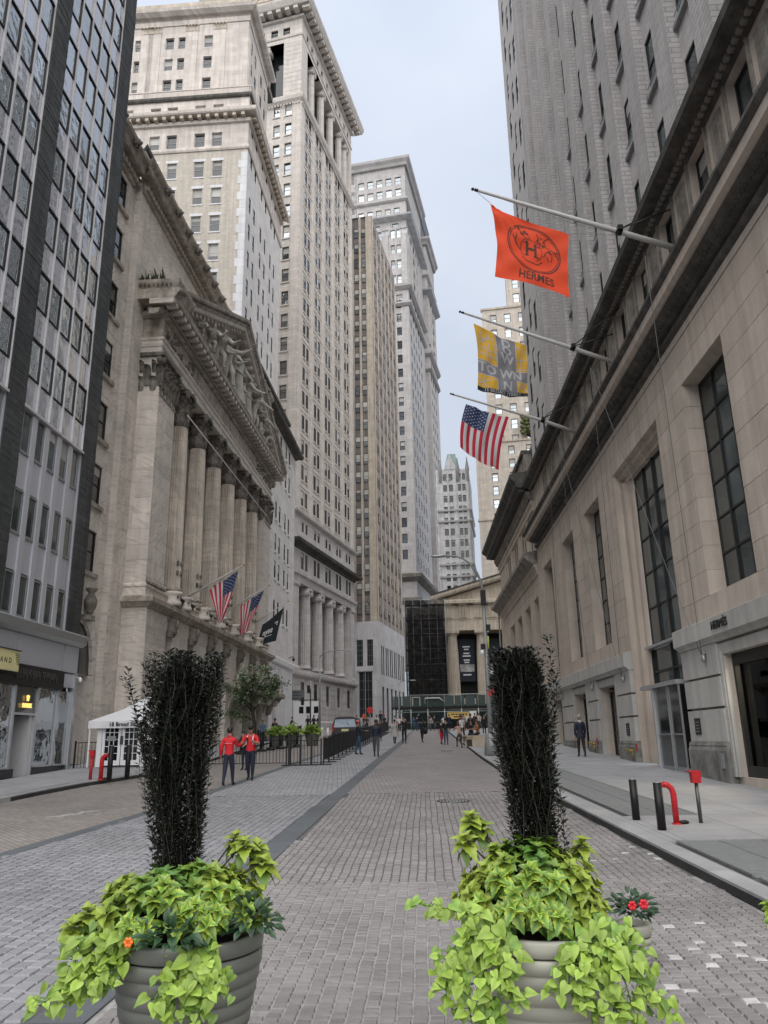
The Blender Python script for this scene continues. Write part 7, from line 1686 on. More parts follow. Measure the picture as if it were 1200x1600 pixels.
mb=MB();mb.poly([L_(-1.1,-.5,0),L_(-1.35,3.9,0),L_(-1.35,3.9,ev),L_(-1.1,-.5,ev)]);mb.poly([L_(1.25,-.4,0),L_(1.6,3.9,0),L_(1.6,3.9,ev),L_(1.25,-.4,ev)]);mb.build('side_wall',clear_glass('clear_vinyl',(.75,.78,.78)),t)
mb=MB();bx(-.62,-.24,1.05,1.25,-.66,-.64);mb.build('door_notice',M['galv'],t);mb=MB();bx(-.03,.09,.9,1.25,-.7,-.66);mb.build('door_lock',M['steelpole'],t)

def railing(name,pts,h,label,cat,sp=.13,posts=1.8,feet=False,group=None,mats='black',solid=None,thick=.011):
    """pts: ground polyline [(x,y)]; each panel's bars are objects of their own"""
    t=thing(name,(pts[0][0],pts[0][1],g(pts[0][1])),0,label,cat,group)
    z=lambda y:g(y)+(.0)
    for(x0,y0),(x1,y1)in zip(pts,pts[1:]):
        A,B=Vector((x0,y0,z(y0))),Vector((x1,y1,z(y1)));L=(B-A).length;n_=max(1,round(L/posts))
        for k_ in range(n_):
            a,b=A.lerp(B,k_/n_),A.lerp(B,(k_+1)/n_);U=Vector((0,0,1))
            mb=MB();mb.tube([a+U*h*.93,b+U*h*.93],.017,5);mb.build('rail',M[mats],t);mb=MB();mb.tube([a+U*.1,b+U*.1],.017,5);mb.build('rail',M[mats],t)
            m_=int((b-a).length/sp)
            for i in range(1,m_):
                p=a.lerp(b,i/m_);mb=MB();mb.tube([p+U*.1,p+U*h*.93],thick,4,cap=False);mb.build('bar',M[mats],t)
        for k_ in range(n_+1):
            p=A.lerp(B,k_/n_);mb=MB();mb.box(p+Vector((0,0,h/2)),(.06,.06,h));o=mb.build('post',M[mats],t)
            if feet:mb=MB();mb.box(p+Vector((0,0,.02)),(.55,.12,.04));mb.build('foot',M[mats],o)
    return t
railing('barrier_fence',[(-8.3,36.3),(-6.3,36.1),(-4.5,35.9)],1.15,'black barred fence across the lane behind the two people in red','fence',.15,2.0)
# freestanding posts and the long dark screens up the street
for i,x in enumerate((-4.36,-3.86,-3.38)):
    t=thing('barrier_post',(x,35.7,g(35.7)),0,['black barrier post on a flat foot, left one of three by the screens','black barrier post on a flat foot, middle one of three by the screens','black barrier post on a flat foot, right one of three by the screens'][i],'post','black barrier posts')
    mb=MB();mb.box((x,35.7,g(35.7)+.62),(.09,.09,1.24));mb.box((x,35.7,g(35.7)+1.26),(.05,.05,.06));mb.build('post',M['black'],t);mb=MB();mb.box((x,35.7,g(35.7)+.02),(.62,.3,.04));mb.build('foot',M['black'],t)
railing('barrier_fence',[(-4.3,35.75),(-2.95,35.65)],1.12,'short black barred fence section between the standing posts','fence',.15,1.3)
FX=lambda Y:-2.85+(Y-35.6)*(3.2/60.5)
scr=mat('black_fabric_screen',(.012,.016,.016),.8,noise=.3,nscale=3)
y=35.7;n_=0
while y<90:
    L=1.9;a,b=Vector((FX(y),y,g(y))),Vector((FX(y+L-.1),y+L-.1,g(y+L-.1)))
    t=thing('screened_barrier',tuple(a),0,'nearest black fabric screened barrier, beside the short barred fence' if n_==0 else 'second black fabric screened barrier from the short barred fence' if n_==1 else 'black fabric screened barrier in the long row up the middle of the street','barrier','black screened barriers in a row')
    mb=MB();mb.hexa([a+Vector((-.012,0,.2)),b+Vector((-.012,0,.2)),b+Vector((.012,0,.2)),a+Vector((.012,0,.2)),a+Vector((-.012,0,1.13)),b+Vector((-.012,0,1.10)),b+Vector((.012,0,1.10)),a+Vector((.012,0,1.13))]);mb.build('screen',scr,t)
    mb=MB();mb.tube([a+Vector((0,0,1.16)),b+Vector((0,0,1.16))],.02,5);mb.tube([a,a+Vector((0,0,1.16))],.025,5);mb.tube([b,b+Vector((0,0,1.16))],.025,5);mb.build('frame',M['black'],t)
    mb=MB();mb.box(a+Vector((.0,.02,.02)),(.7,.07,.035));mb.build('foot',M['black'],t)
    y+=L;n_+=1
railing('iron_railing',[(-13.2,34.2),(-12.45,34.8)],1.25,'black iron railing beside the shop corner left of the tent','railing',.13,1.0)
t=thing('timber_crate',(-12.7,36.2,g(36)+.14),0,'pale slatted timber crate behind the iron railing','crate')
for i in range(4):mb=MB();mb.box((-13.0+.2*i,35.9,g(36)+.45),(.17,.03,.62));mb.build('slat',M['wood'],t)
mb=MB();mb.box((-12.7,36.1,g(36)+.43),(.76,.34,.56));mb.build('box',M['wood'],t)
railing('long_railing',[(-9.9,58),(-8.9,70),(-8.6,80)],1.1,'black railing along the raised pavement in front of the white block','railing',.2,2.4,thick=.014)

def bollard(x,y,h,r_,lean,label,dz=.14):
    lean=0
    t=thing('black_bollard',(x,y,g(y)+dz),0,label,'bollard','black steel bollards')
    mb=MB();b=Vector((x,y,g(y)+dz-.02));tp=b+Vector((lean,0,h));mb.tube([b,tp],r_,20);mb.build('tube',M['black'],t)
    mb=MB();mb.tube([tp,tp+Vector((0,0,.014))],r_*.96,20);mb.build('cap',M['galv'],t)
bollard(4.66,15.75,.74,.072,-.05,'black steel bollard right of the kerb, the farther and left one of the pair');bollard(4.70,14.45,.79,.074,-.05,'black steel bollard touching the red standpipe on the right pavement')
bollard(-9.42,27.6,1.13,.085,.03,'thick black bollard in front of the tent door, left one');bollard(-9.08,28.4,1.12,.085,.03,'thick black bollard in front of the tent door, right one')
def standpipe(x,y,h,dirx,label,sc_=.72):
    t=thing('red_standpipe',(x,y,g(y)+.14),0,label,'standpipe','red fire standpipes');b=Vector((x,y,g(y)+.12));r_=.075*sc_
    mb=MB();mb.tube([b,b+Vector((0,0,h-.16)),b+Vector((dirx*.03,0,h-.06)),b+Vector((dirx*.11,0,h)),b+Vector((dirx*.17,0,h))],r_,16);mb.tube([b,b+Vector((0,0,.04))],r_*1.5,16);mb.build('pipe',M['red'],t)
    for q in(-1,1):
        mb=MB();c=b+Vector((dirx*.16,0,h));mb.tube([c,c+Vector((dirx*.07,-.07*q,0))],r_*.8,12);mb.tube([c+Vector((dirx*.07,-.07*q,0)),c+Vector((dirx*.10,-.11*q,0))],r_*.98,12);mb.build('hose_outlet',M['red'],t)
    mb=MB();mb.blob(b+Vector((.14,.02,.05)),(.1,.05,.04));mb.build('cap_chain',M['black'],t)
standpipe(5.18,15.08,.70,-1,'bright red bent standpipe behind the near black bollard at right');standpipe(-9.83,27.95,.80,1,'red bent standpipe on the left pavement beside the red valve post',.95)
def valve(x,y,h,m_,label):
    t=thing('red_valve_post',(x,y,g(y)+.14),0,label,'valve post','red headed valve posts');b=Vector((x,y,g(y)+.12));q=.035 if m_=='steelpole' else .055
    mb=MB();mb.tube([b,b+Vector((0,0,h-.2))],q,12);mb.build('post',M[m_],t);c=b+Vector((0,0,h-.1))
    mb=MB();mb.hexa([c+Vector(p)for p in((-.075,-.07,-.12),(.075,-.07,-.12),(.075,.08,-.12),(-.075,.08,-.12),(-.085,-.08,.07),(.08,-.08,.07),(.08,.08,.07),(-.085,.08,.07))]);mb.box(c+Vector((-.03,0,.085)),(.21,.17,.025));mb.build('head',M['red'],t);return t
valve(5.66,15.19,.93,'steelpole','red box head on a slim steel post, right pavement');valve(-10.22,28.05,.98,'redpole','red post with a box head, leftmost of the red fittings by the tent')

# ------------------------------------------------------------------ street lamps and signs
def lamp(x,y,zb,ztop,arm,label,base=True,r_=.11,name='street_lamp'):
    t=thing(name,(x,y,zb),0,label,'street lamp','street lamps with curved arms');b=Vector((x,y,zb));tp=Vector((x,y,ztop))
    mb=MB();mb.tube([b,b.lerp(tp,.5),tp],[r_,r_*.85,r_*.62],10);mb.build('pole',M['lampgrey'],t)
    if base:mb=MB();mb.lathe(b,[(r_*2.6,0),(r_*2.5,.5),(r_*1.9,.95),(r_*1.3,1.0)],8);mb.build('base',M['lampgrey'],t)
    ax,az_=arm;mb=MB();pts=[tp]
    for k_ in range(1,9):a=k_/8*math.pi/2;pts.append(tp+Vector((ax*(1-math.cos(a)),0,az_*math.sin(a))))
    pts.append(tp+Vector((ax*1.25,0,az_*1.0)));mb.tube(pts,[r_*.5]*5+[r_*.36]*(len(pts)-5),8);mb.build('arm',M['lampgrey'],t)
    e=pts[-1];s_=1 if ax>0 else-1;mb=MB();mb.blob(e+Vector((s_*.25,0,-.02)),(.42,.13,.07),0,10,6);mb.build('lamp_head',M['galv'],t);return t
t=lamp(4.82,38.0,g(38)+.14,8.9,(-1.5,2.05),'tall grey street lamp behind the right planter, with cameras and a red sign',r_=.13)
mb=MB();mb.box((4.96,37.9,4.22),(.34,.04,.3));s_=mb.build('sign_plate',M['red'],t)
mb=MB();mb.box((4.8,37.95,8.8),(.24,.24,.7));mb.box((4.95,37.85,7.3),(.2,.2,.3));mb.box((4.66,37.9,6.4),(.2,.2,.26));mb.build('control_box',M['black'],t)
for(x,z)in((4.6,6.1),(5.02,5.15)):mb=MB();mb.blob(Vector((x,37.8,z)),(.12,.12,.13));mb.tube([Vector((x,37.8,z+.12)),Vector((4.82,38,z+.18))],.03,5);mb.build('camera_dome',M['whitepaint'],t)
mb=MB();mb.tube([Vector((4.92,37.87,6.3)),Vector((4.92,37.87,6.9))],.05,6);mb.build('conduit',mat('yellow_green_tag',(.45,.5,.1),.6),t)
lamp(-6.7,79,g(79),10.1,(1.9,.75),'slim grey street lamp standing before the low ionic columns',False,.13)
lamp(-8.0,83,g(83),8.2,(1.1,.5),'slimmer grey lamp post just left of the ionic columns',False,.09)
lamp(1.35,95,g(95),8.4,(1.2,.5),'far thin street lamp at the left end of the green shed',False,.09)
t=thing('traffic_signal',(-7.8,81.0,g(81)),0,'small black traffic signal cluster on a thin post by the ionic columns','traffic signal')
mb=MB();mb.tube([Vector((-7.8,81,g(81))),Vector((-7.8,81,7.2))],.06,6);mb.tube([Vector((-8.9,81,6.1)),Vector((-7.0,81,6.2))],.04,5);mb.build('post',M['black'],t)
for(x,z)in((-8.6,6.0),(-7.3,6.6),(-8.0,7.2)):mb=MB();mb.box((x,80.9,z),(.3,.25,.75));mb.build('signal_head',M['black'],t)
t=thing('round_red_sign',(-2.0,100,g(100)),0,'round red road sign on a post in front of the white stone base','road sign')
mb=MB();mb.tube([Vector((-2.2,100,g(100))),Vector((-2.2,100,6.0))],.05,6);mb.build('post',M['galv'],t);mb=MB();mb.lathe((0,0,0),[(.4,0),(.4,.03)],20,M=Matrix.Translation(Vector((-2.2,99.92,5.7)))@Matrix.Rotation(math.pi/2,4,'X'));mb.build('disc',M['red'],t)
t=thing('guard_booth',(-9.6,92,g(92)),0,'white guard booth with two small dark windows at the street corner','booth')
mb=MB();mb.box((-9.3,93,g(93)+1.75),(3.0,2.2,3.5));mb.build('booth_wall',M['whitepaint'],t)
for x in(-9.9,-9.1,-8.2):mb=MB();mb.box((x,91.88,g(93)+2.55),(.5,.04,.75));mb.build('window',M['glass_dk'],t)
t=thing('hanging_canopy_box',(-10.6,93.6,g(93)),0,'dark square awning box beside the guard booth','awning');mb=MB();mb.box((-11.0,95,g(95)+4.3),(2.0,1.6,1.1));mb.build('awning_box',M['slate'],t)
for j in range(3):mb=MB();mb.box((-11.0,94.18,g(95)+3.9+.35*j),(2.0,.03,.05));mb.build('awning_rib',M['black'],t)

# ------------------------------------------------------------------ benches
for i,(x,y,L)in enumerate(((5.05,47.0,1.9),(5.25,49.2,1.7),(5.3,52.6,1.6))):
    t=thing('stone_bench',(x,y,g(y)+.14),rad(8),['pale plank bench, nearest of the row by the lamp post','pale plank bench, second of the row by the kerb','pale plank bench, farthest of the row, with people on it'][i],'bench','plank benches by the kerb')
    W=WM[t];
    for q in range(3):mb=MB();mb.box((0,0,0),(1,1,1),0,W@Matrix.Translation(Vector((.35*q,L/2,.45)))@Matrix.Diagonal(Vector((.33,L,.06,1))));mb.build('seat_plank',M['wood'],t)
    mb=MB();mb.box((0,0,0),(1,1,1),0,W@Matrix.Translation(Vector((.35,L/2,.2)))@Matrix.Diagonal(Vector((.85,L-.2,.4,1))));mb.build('bench_base',M['steelpole'],t)
    for q in(.06,L-.06):mb=MB();mb.box((0,0,0),(1,1,1),0,W@Matrix.Translation(Vector((.35,q,.2)))@Matrix.Diagonal(Vector((1.05,.1,.42,1))));mb.build('leg',M['sand'],t)

# ------------------------------------------------------------------ large dark vehicle
t=thing('parked_suv',(-3.2,60,g(60)),rad(-3),'dark large parked car seen from behind its number plate, beyond the barrier screens','car')
W=WM[t];carp=mat('dark_burgundy_car_paint',(.018,.010,.010),.22,spec=.7)
def ell(mb,pts,y0,y1,m_=0,tap=.0):
    A=[W@Vector((x*(1-tap),y0,z))for x,z in pts];B=[W@Vector((x,y1,z))for x,z in pts];n_=len(pts)
    for i in range(n_):j=(i+1)%n_;mb.poly([A[i],A[j],B[j],B[i]],m_)
    mb.poly(A,m_);mb.poly(B[::-1],m_)
sec=[(-1,.4),(-1.02,.8),(-1.0,1.08),(-.9,1.55),(-.78,1.83),(-.5,1.9),(.5,1.9),(.78,1.83),(.9,1.55),(1.0,1.08),(1.02,.8),(1,.4)]
hood=[(-1,.4),(-1.02,.8),(-.95,1.12),(-.6,1.18),(.6,1.18),(.95,1.12),(1.02,.8),(1,.4)]
mb=MB();ell(mb,sec,0,3.7,0,.03);ell(mb,hood,3.7,5.2,0);mb.build('body',carp,t)
mb=MB();ell(mb,[(-.82,1.15),(-.72,1.72),(.72,1.72),(.82,1.15)],-.03,.02);mb.build('rear_window',M['mirror'],t)
for s_ in(-1,1):
    mb=MB();ell(mb,sorted([(s_*.98,.85),(s_*.96,1.4),(s_*.84,1.4),(s_*.84,.85)],key=lambda p:0),-.04,.1);mb.build('tail_light',M['red'],t)
    mb=MB();mb.poly([W@Vector((s_*1.03,.3,1.12)),W@Vector((s_*1.03,3.5,1.12)),W@Vector((s_*.85,3.2,1.72)),W@Vector((s_*.85,.5,1.72))]);mb.build('side_window',M['mirror'],t)
    for yy in(.9,4.2):mb=MB();T=W@Matrix.Translation(Vector((s_*.92,yy,.38)))@Matrix.Rotation(math.pi/2,4,'Y');mb.lathe((0,0,0),[(.38,-.12),(.38,.12)],20,M=T);w_=mb.build('wheel',M['black'],t);mb=MB();mb.lathe((0,0,0),[(.22,-.13),(.22,.13)],12,M=T);mb.build('rim',M['galv'],w_)
    mb=MB();ell(mb,[(s_*1.0,1.15),(s_*1.25,1.15),(s_*1.25,1.35),(s_*1.0,1.35)],3.3,3.45);mb.build('side_mirror',carp,t)
mb=MB();ell(mb,[(-1.0,.42),(1.0,.42),(1.0,.68),(-1.0,.68)],-.12,.0);mb.build('bumper',M['black'],t)
mb=MB();ell(mb,[(-.26,.86),(.26,.86),(.26,1.02),(-.26,1.02)],-.06,-.01);mb.build('number_plate',M['yellow'],t)

# ------------------------------------------------------------------ planters and planting
def leafmat(name,c1,c2,vein=None,scale=1.0,rough=.45,vary=.25,trans=.12):
    """two-tone leaf: c1 at the middle to c2 at the margin, mottled"""
    m,n,l,b=nm(name);setp(b,Roughness=rough);t=n.new('ShaderNodeTexCoord');sp=n.new('ShaderNodeSeparateXYZ');l.new(t.outputs['Generated'],sp.inputs[0])
    a=n.new('ShaderNodeMath');a.operation='SUBTRACT';l.new(sp.outputs[0],a.inputs[0]);a.inputs[1].default_value=.5
    ab=n.new('ShaderNodeMath');ab.operation='ABSOLUTE';l.new(a.outputs[0],ab.inputs[0]);z=n.new('ShaderNodeTexNoise');z.inputs['Scale'].default_value=9;z.inputs['Detail'].default_value=4;l.new(t.outputs['Generated'],z.inputs['Vector'])
    ad=n.new('ShaderNodeMath');ad.operation='MULTIPLY_ADD';l.new(z.outputs[0],ad.inputs[0]);ad.inputs[1].default_value=.5;l.new(ab.outputs[0],ad.inputs[2])
    mr=n.new('ShaderNodeMapRange');mr.inputs['From Min'].default_value=.27;mr.inputs['From Max'].default_value=.52;l.new(ad.outputs[0],mr.inputs[0])
    mx=n.new('ShaderNodeMixRGB');mx.inputs[1].default_value=c4(c1);mx.inputs[2].default_value=c4(c2);l.new(mr.outputs[0],mx.inputs[0])
    oi=n.new('ShaderNodeObjectInfo');at=n.new('ShaderNodeAttribute');at.attribute_name='v';a2=n.new('ShaderNodeMath');l.new(oi.outputs['Random'],a2.inputs[0]);l.new(at.outputs['Fac'],a2.inputs[1]);fr=n.new('ShaderNodeMath');fr.operation='FRACT';l.new(a2.outputs[0],fr.inputs[0])
    m2=n.new('ShaderNodeMapRange');m2.inputs['To Min'].default_value=1-vary;m2.inputs['To Max'].default_value=1+vary;l.new(fr.outputs[0],m2.inputs[0]);vs=n.new('ShaderNodeVectorMath');vs.operation='SCALE';l.new(mx.outputs[0],vs.inputs[0]);l.new(m2.outputs[0],vs.inputs['Scale']);l.new(vs.outputs[0],b.inputs['Base Color'])
    if trans:b.inputs['Subsurface Weight'].default_value=0;tr=n.new('ShaderNodeBsdfTranslucent');l.new(vs.outputs[0],tr.inputs[0]);mi=n.new('ShaderNodeMixShader');mi.inputs[0].default_value=trans;l.new(b.outputs[0],mi.inputs[1]);l.new(tr.outputs[0],mi.inputs[2]);l.new(mi.outputs[0],n['Material Output'].inputs[0])
    return m
M['holly']=mat('dark_holly_leaf',(0.018,0.024,0.017),.25,spec=.7,vary=.5,noise=.1)
M['twig']=mat('brown_twig',(.035,.026,.02),.8)
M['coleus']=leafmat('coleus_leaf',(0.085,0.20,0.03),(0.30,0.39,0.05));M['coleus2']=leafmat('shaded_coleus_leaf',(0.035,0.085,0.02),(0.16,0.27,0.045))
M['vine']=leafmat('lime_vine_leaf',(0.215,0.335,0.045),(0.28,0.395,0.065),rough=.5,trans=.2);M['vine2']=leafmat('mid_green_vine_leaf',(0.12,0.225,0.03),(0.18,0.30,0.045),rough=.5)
M['dkleaf']=leafmat('dark_green_leaf',(0.018,0.045,0.02),(0.03,0.07,0.03))
def lf(outline,mats,fold=.25,droop=.25,n_=None,cup=0.0):
    """leaf along +Y from the origin, X across; outline = half widths at equal steps"""
    mb=MB();k_=len(outline)-1;rows=[]
    for i,w_ in enumerate(outline):
        y=i/k_;z=-droop*y*y+.06*math.sin(y*3.1)*(1 if droop<.5 else 0);rows.append((Vector((-w_,y,z+fold*w_)),Vector((0,y,z)),Vector((w_,y,z+fold*w_))))
    for a,b in zip(rows,rows[1:]):mb.poly([a[0],a[1],b[1],b[0]],0,0,True);mb.poly([a[1],a[2],b[2],b[1]],0,0,True)
    return mb.mesh('leaf',mats)
def serr(base,amp):return[w_*(1+(amp if i%2 else-amp))for i,w_ in enumerate(base)]
CO=[.02]+serr([.16,.27,.33,.36,.35,.31,.27,.21,.15,.08],.13)+[.0]
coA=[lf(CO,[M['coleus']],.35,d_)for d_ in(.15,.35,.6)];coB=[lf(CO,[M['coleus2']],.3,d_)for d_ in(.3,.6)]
HE=[.12,.36,.46,.44,.36,.25,.12,.0]
def heart(mt,droop,fold):
    mb=MB();k_=7;ys=[-.12,.02,.18,.36,.54,.74,.9,1.08];ws=[.30,.46,.50,.45,.36,.23,.11,0];rows=[]
    for y,w_ in zip(ys,ws):z=-droop*max(y,0)**2;rows.append((Vector((-w_,y,z+fold*w_+.03*math.sin(y*9))),Vector((0,max(y,0.0)if y<0 else y,-droop*max(y,0)**2)),Vector((w_,y,z+fold*w_-.03*math.sin(y*9)))))
    for a,b in zip(rows,rows[1:]):mb.poly([a[0],a[1],b[1],b[0]],0,0,True);mb.poly([a[1],a[2],b[2],b[1]],0,0,True)
    return mb.mesh('leaf',[mt])
hv=[heart(M['vine'],d_,f_)for d_,f_ in((.2,.2),(.5,.1),(.1,-.15),(.35,.3))];hv2=[heart(M['vine2'],d_,f_)for d_,f_ in((.3,.15),(.5,-.1))]
dkl=[lf([.02,.18,.27,.28,.22,.12,0],[M['dkleaf']],.2,d_)for d_ in(.2,.5)]
def leafM(p,d,up,s_):
    """matrix that puts a leaf at p growing along d with its face towards up"""
    y=Vector(d).normalized();z=(Vector(up)-y*y.dot(Vector(up)));z=z.normalized()if z.length>1e-4 else Vector((1,0,0));x=y.cross(z)
    mm=Matrix((x,y,z)).transposed().to_4x4();return Matrix.Translation(Vector(p))@mm@Matrix.Scale(s_,4)
pr_=random.Random(77)
def pot(cx,cy,label,R=.475,rb=.30,zt=1.03,mt='potgrey',group='large ribbed planters'):
    z0=g(cy);t=thing('ribbed_planter',(cx,cy,z0),0,label,'planter',group);H=zt-z0
    prf=[(rb*.97,0.0)];n_=max(5,int((H-.1)/.078))
    for i in range(n_):
        za=(H-.105)*i/n_;zb=(H-.105)*(i+1)/n_;ra=rb+(R-rb)*(i/n_)**.8*.97;rb2=rb+(R-rb)*((i+1)/n_)**.8*.97
        prf+=[(ra+.012,za+.003),(rb2+.001,zb-.012),(rb2-.008,zb)]
    mb=MB();mb.lathe((cx,cy,z0),prf,48);mb.build('body',M[mt],t)
    mb=MB();mb.lathe((cx,cy,z0),[(R-.03,H-.10),(R-.004,H-.09),(R+.004,H-.02),(R-.002,H),(R-.045,H),(R-.05,H-.10)],48);mb.build('rim',M[mt],t)
    mb=MB();mb.lathe((cx,cy,z0),[(R-.06,H-.10),(R-.055,H-.05),(.02,H-.045)],24);mb.build('soil',M['soil'],t);return t
M['potgrey']=mat('olive_grey_plastic',(.15,.155,.135),.42,noise=.08,nscale=5,bump=.1);M['potlight']=mat('khaki_grey_plastic',(.38,.37,.315),.42,noise=.08,nscale=5,bump=.1)
pot(-1.31,5.6,'dark olive ribbed planter on the left, below the lime and dark shrub planting');pot(.97,5.6,'khaki ribbed planter on the right, half hidden by trailing lime vines',mt='potlight')
def holly(cx,cy,rad_z,ztop,label,sprig,seed,lean=0):
    r=random.Random(seed);t=thing('upright_holly',(cx,cy,1.0),0,label,'shrub','dark upright shrubs in the two front planters')
    st=MB();lv=MB();shoots=[]
    def radius(z):
        for(z0,r0_,c0),(z1,r1_,c1)in zip(rad_z,rad_z[1:]):
            if z0<=z<=z1:u=(z-z0)/(z1-z0);return r0_+(r1_-r0_)*u,c0+(c1-c0)*u
        return rad_z[-1][1],rad_z[-1][2]
    for i in range(150):
        a=r.random()*6.283;q=math.sqrt(r.random())*1.0;zt_=ztop-r.random()**2.2*.22;z0=1.02 if i<60 else r.uniform(1.3,2.45)
        pts=[];n_=9
        for k_ in range(n_+1):
            z=z0+(zt_-z0)*k_/n_;rr_,c_=radius(z);pts.append(Vector((c_+math.cos(a)*rr_*q+.035*math.sin(k_*1.1+i*2.3),cy+math.sin(a)*rr_*q+.035*math.cos(k_*1.3+i),z)))
        shoots.append((pts,1.0))
    for sp_ in sprig:shoots.append(([Vector(p)for p in sp_],.9))
    for pts,_ in shoots:
        st.tube(pts,[.0022]*len(pts),3,cap=False);L=sum((b-a).length for a,b in zip(pts,pts[1:]));n_=int(L/.0125);ph=r.random()*6
        for k_ in range(4,n_):
            u=k_/n_*(len(pts)-1);i=min(int(u),len(pts)-2);p=pts[i].lerp(pts[i+1],u-i);ph+=2.4+r.uniform(-.4,.4)
            if r.random()<.12:continue
            d=Vector((math.cos(ph),math.sin(ph),r.uniform(.15,1.1))).normalized();s_=r.uniform(.034,.056);T=leafM(p+Vector((math.cos(ph),math.sin(ph),0))*.012,d,Vector((0,0,1))if d.z<.8 else Vector((math.cos(ph),math.sin(ph),.2)),s_);v=r.random()
            for q in(((0,0,0),(-.27,.45,.08),(0,.5,-.03),(.27,.45,.08)),((-.3,.45,.08),(0,1,-.1),(.3,.45,.08),(0,.5,-.03))):lv.poly([T@Vector(c_)for c_ in q],0,v)
    st.build('stems',M['twig'],t);lv.build('leaves',M['holly'],t,kind='stuff');return t
holly(-1.5,5.7,[(1.0,.09,-1.40),(1.5,.155,-1.465),(1.9,.20,-1.485),(2.25,.245,-1.49),(2.55,.255,-1.46),(2.85,.25,-1.46)],2.83,'dark upright holly shrub flaring like a vase above the left planter',[[(-1.60,5.6,1.9),(-1.68,5.6,2.15),(-1.75,5.6,2.35),(-1.80,5.6,2.55),(-1.84,5.6,2.72)],[(-1.58,5.55,1.9),(-1.67,5.6,2.15),(-1.72,5.6,2.3),(-1.79,5.6,2.5),(-1.86,5.6,2.66)],[(-1.6,5.62,1.85),(-1.69,5.6,2.1),(-1.73,5.6,2.3),(-1.77,5.6,2.45),(-1.82,5.6,2.6)]],5)
holly(1.0,5.7,[(1.0,.07,1.0),(1.5,.145,.99),(1.9,.17,.975),(2.2,.19,.95),(2.5,.17,.94),(2.85,.14,.92)],2.82,'dark upright holly shrub, slimmer and taller, above the right planter',[[(1.06,5.6,1.9),(1.12,5.6,2.2),(1.15,5.6,2.4),(1.16,5.6,2.6),(1.165,5.6,2.78),(1.15,5.6,2.9)],[(1.04,5.6,1.9),(1.12,5.62,2.1),(1.17,5.6,2.35),(1.19,5.6,2.5),(1.18,5.6,2.65)],[(1.05,5.58,1.95),(1.1,5.55,2.2),(1.15,5.6,2.3),(1.17,5.6,2.45),(1.17,5.6,2.7)],[(1.03,5.6,1.1),(1.1,5.55,1.3),(1.15,5.55,1.5),(1.16,5.55,1.75),(1.13,5.55,1.95)],[(1.03,5.6,1.1),(1.12,5.5,1.3),(1.17,5.55,1.5),(1.14,5.55,1.7),(1.15,5.55,1.85)],[(.83,5.6,1.9),(.78,5.6,2.1),(.76,5.6,2.3),(.79,5.6,2.5)]],8)
def coleus(c,rx,ry,rz,n_,label,seed,extra=()):
    r=random.Random(seed);t=thing('coleus_plant',tuple(c),0,label,'plant','yellow-green coleus mounds');C_=Vector(c);items=[];st=MB();cents=[]
    for i in range(n_):
        th=math.acos(1-r.random()*.98);ph=i*2.39996+r.uniform(-.2,.2);d=Vector((math.sin(th)*math.cos(ph),math.sin(th)*math.sin(ph),math.cos(th)))
        q=r.uniform(.86,1.08);p=C_+Vector((d.x*rx*q,d.y*ry*q,d.z*rz*q-.02));cents.append((p,d,1.0))
    for p in extra:cents.append((Vector(p),Vector((r.uniform(-.3,.3),-.3,1)).normalized(),1.1))
    for p,d,k_ in cents:
        ax=(d+Vector((0,-.15,.75))).normalized();u=ax.cross(Vector((.3,.7,.2))).normalized();v=ax.cross(u);st.tube([C_.lerp(p,.2),C_.lerp(p,.7),p],.006,4,cap=False);ph=r.random()*6.28
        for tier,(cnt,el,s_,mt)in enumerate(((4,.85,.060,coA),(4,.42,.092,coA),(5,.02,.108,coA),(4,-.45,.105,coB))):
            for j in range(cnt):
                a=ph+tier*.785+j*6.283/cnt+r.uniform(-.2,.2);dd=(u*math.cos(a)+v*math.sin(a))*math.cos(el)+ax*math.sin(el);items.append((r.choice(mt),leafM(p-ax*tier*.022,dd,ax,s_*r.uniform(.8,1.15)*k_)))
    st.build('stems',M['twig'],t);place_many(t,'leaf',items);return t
coleus((-1.36,5.52,1.14),.53,.46,.31,112,'yellow-green coleus mound in the left planter, wide with two raised shoots at right',3,[(-.98,5.62,1.55),(-.9,5.7,1.52),(-1.05,5.7,1.58),(-.85,5.6,1.44),(-1.9,5.35,1.2),(-1.98,5.35,1.13)])
coleus((.90,5.55,1.16),.45,.44,.38,112,'yellow-green coleus mound in the right planter, round and domed',4,[(.56,5.7,1.68),(.62,5.7,1.62),(.5,5.6,1.55),(1.3,5.7,1.5)])
def vine(runs,label,seed,per=26):
    per=int(per*1.6)
    r=random.Random(seed);p0=runs[0][0];t=thing('sweet_potato_vine',tuple(p0),0,label,'plant','trailing lime vines');items=[];st=MB()
    for ri,pts in enumerate(runs):
        pts=[Vector(p)for p in pts];st.tube(pts,.006,4,cap=False);n_=per
        for k_ in range(n_):
            u=(k_+r.random())/n_*(len(pts)-1);i=min(int(u),len(pts)-2);p=pts[i].lerp(pts[i+1],u-i);tl=u/(len(pts)-1)
            off=Vector((r.uniform(-.09,.09),r.uniform(-.13,.02),r.uniform(-.04,.06)));d=Vector((r.uniform(-1,1),r.uniform(-1.1,.1),r.uniform(-1.1,.15))).normalized();up=Vector((r.uniform(-.3,.3),-.75,.75+r.uniform(-.2,.3)))
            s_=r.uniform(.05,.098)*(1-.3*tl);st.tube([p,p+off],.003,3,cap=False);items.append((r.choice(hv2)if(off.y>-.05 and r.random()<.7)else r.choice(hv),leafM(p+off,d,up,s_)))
    st.build('stems',M['vine2'],t);place_many(t,'leaf',items)
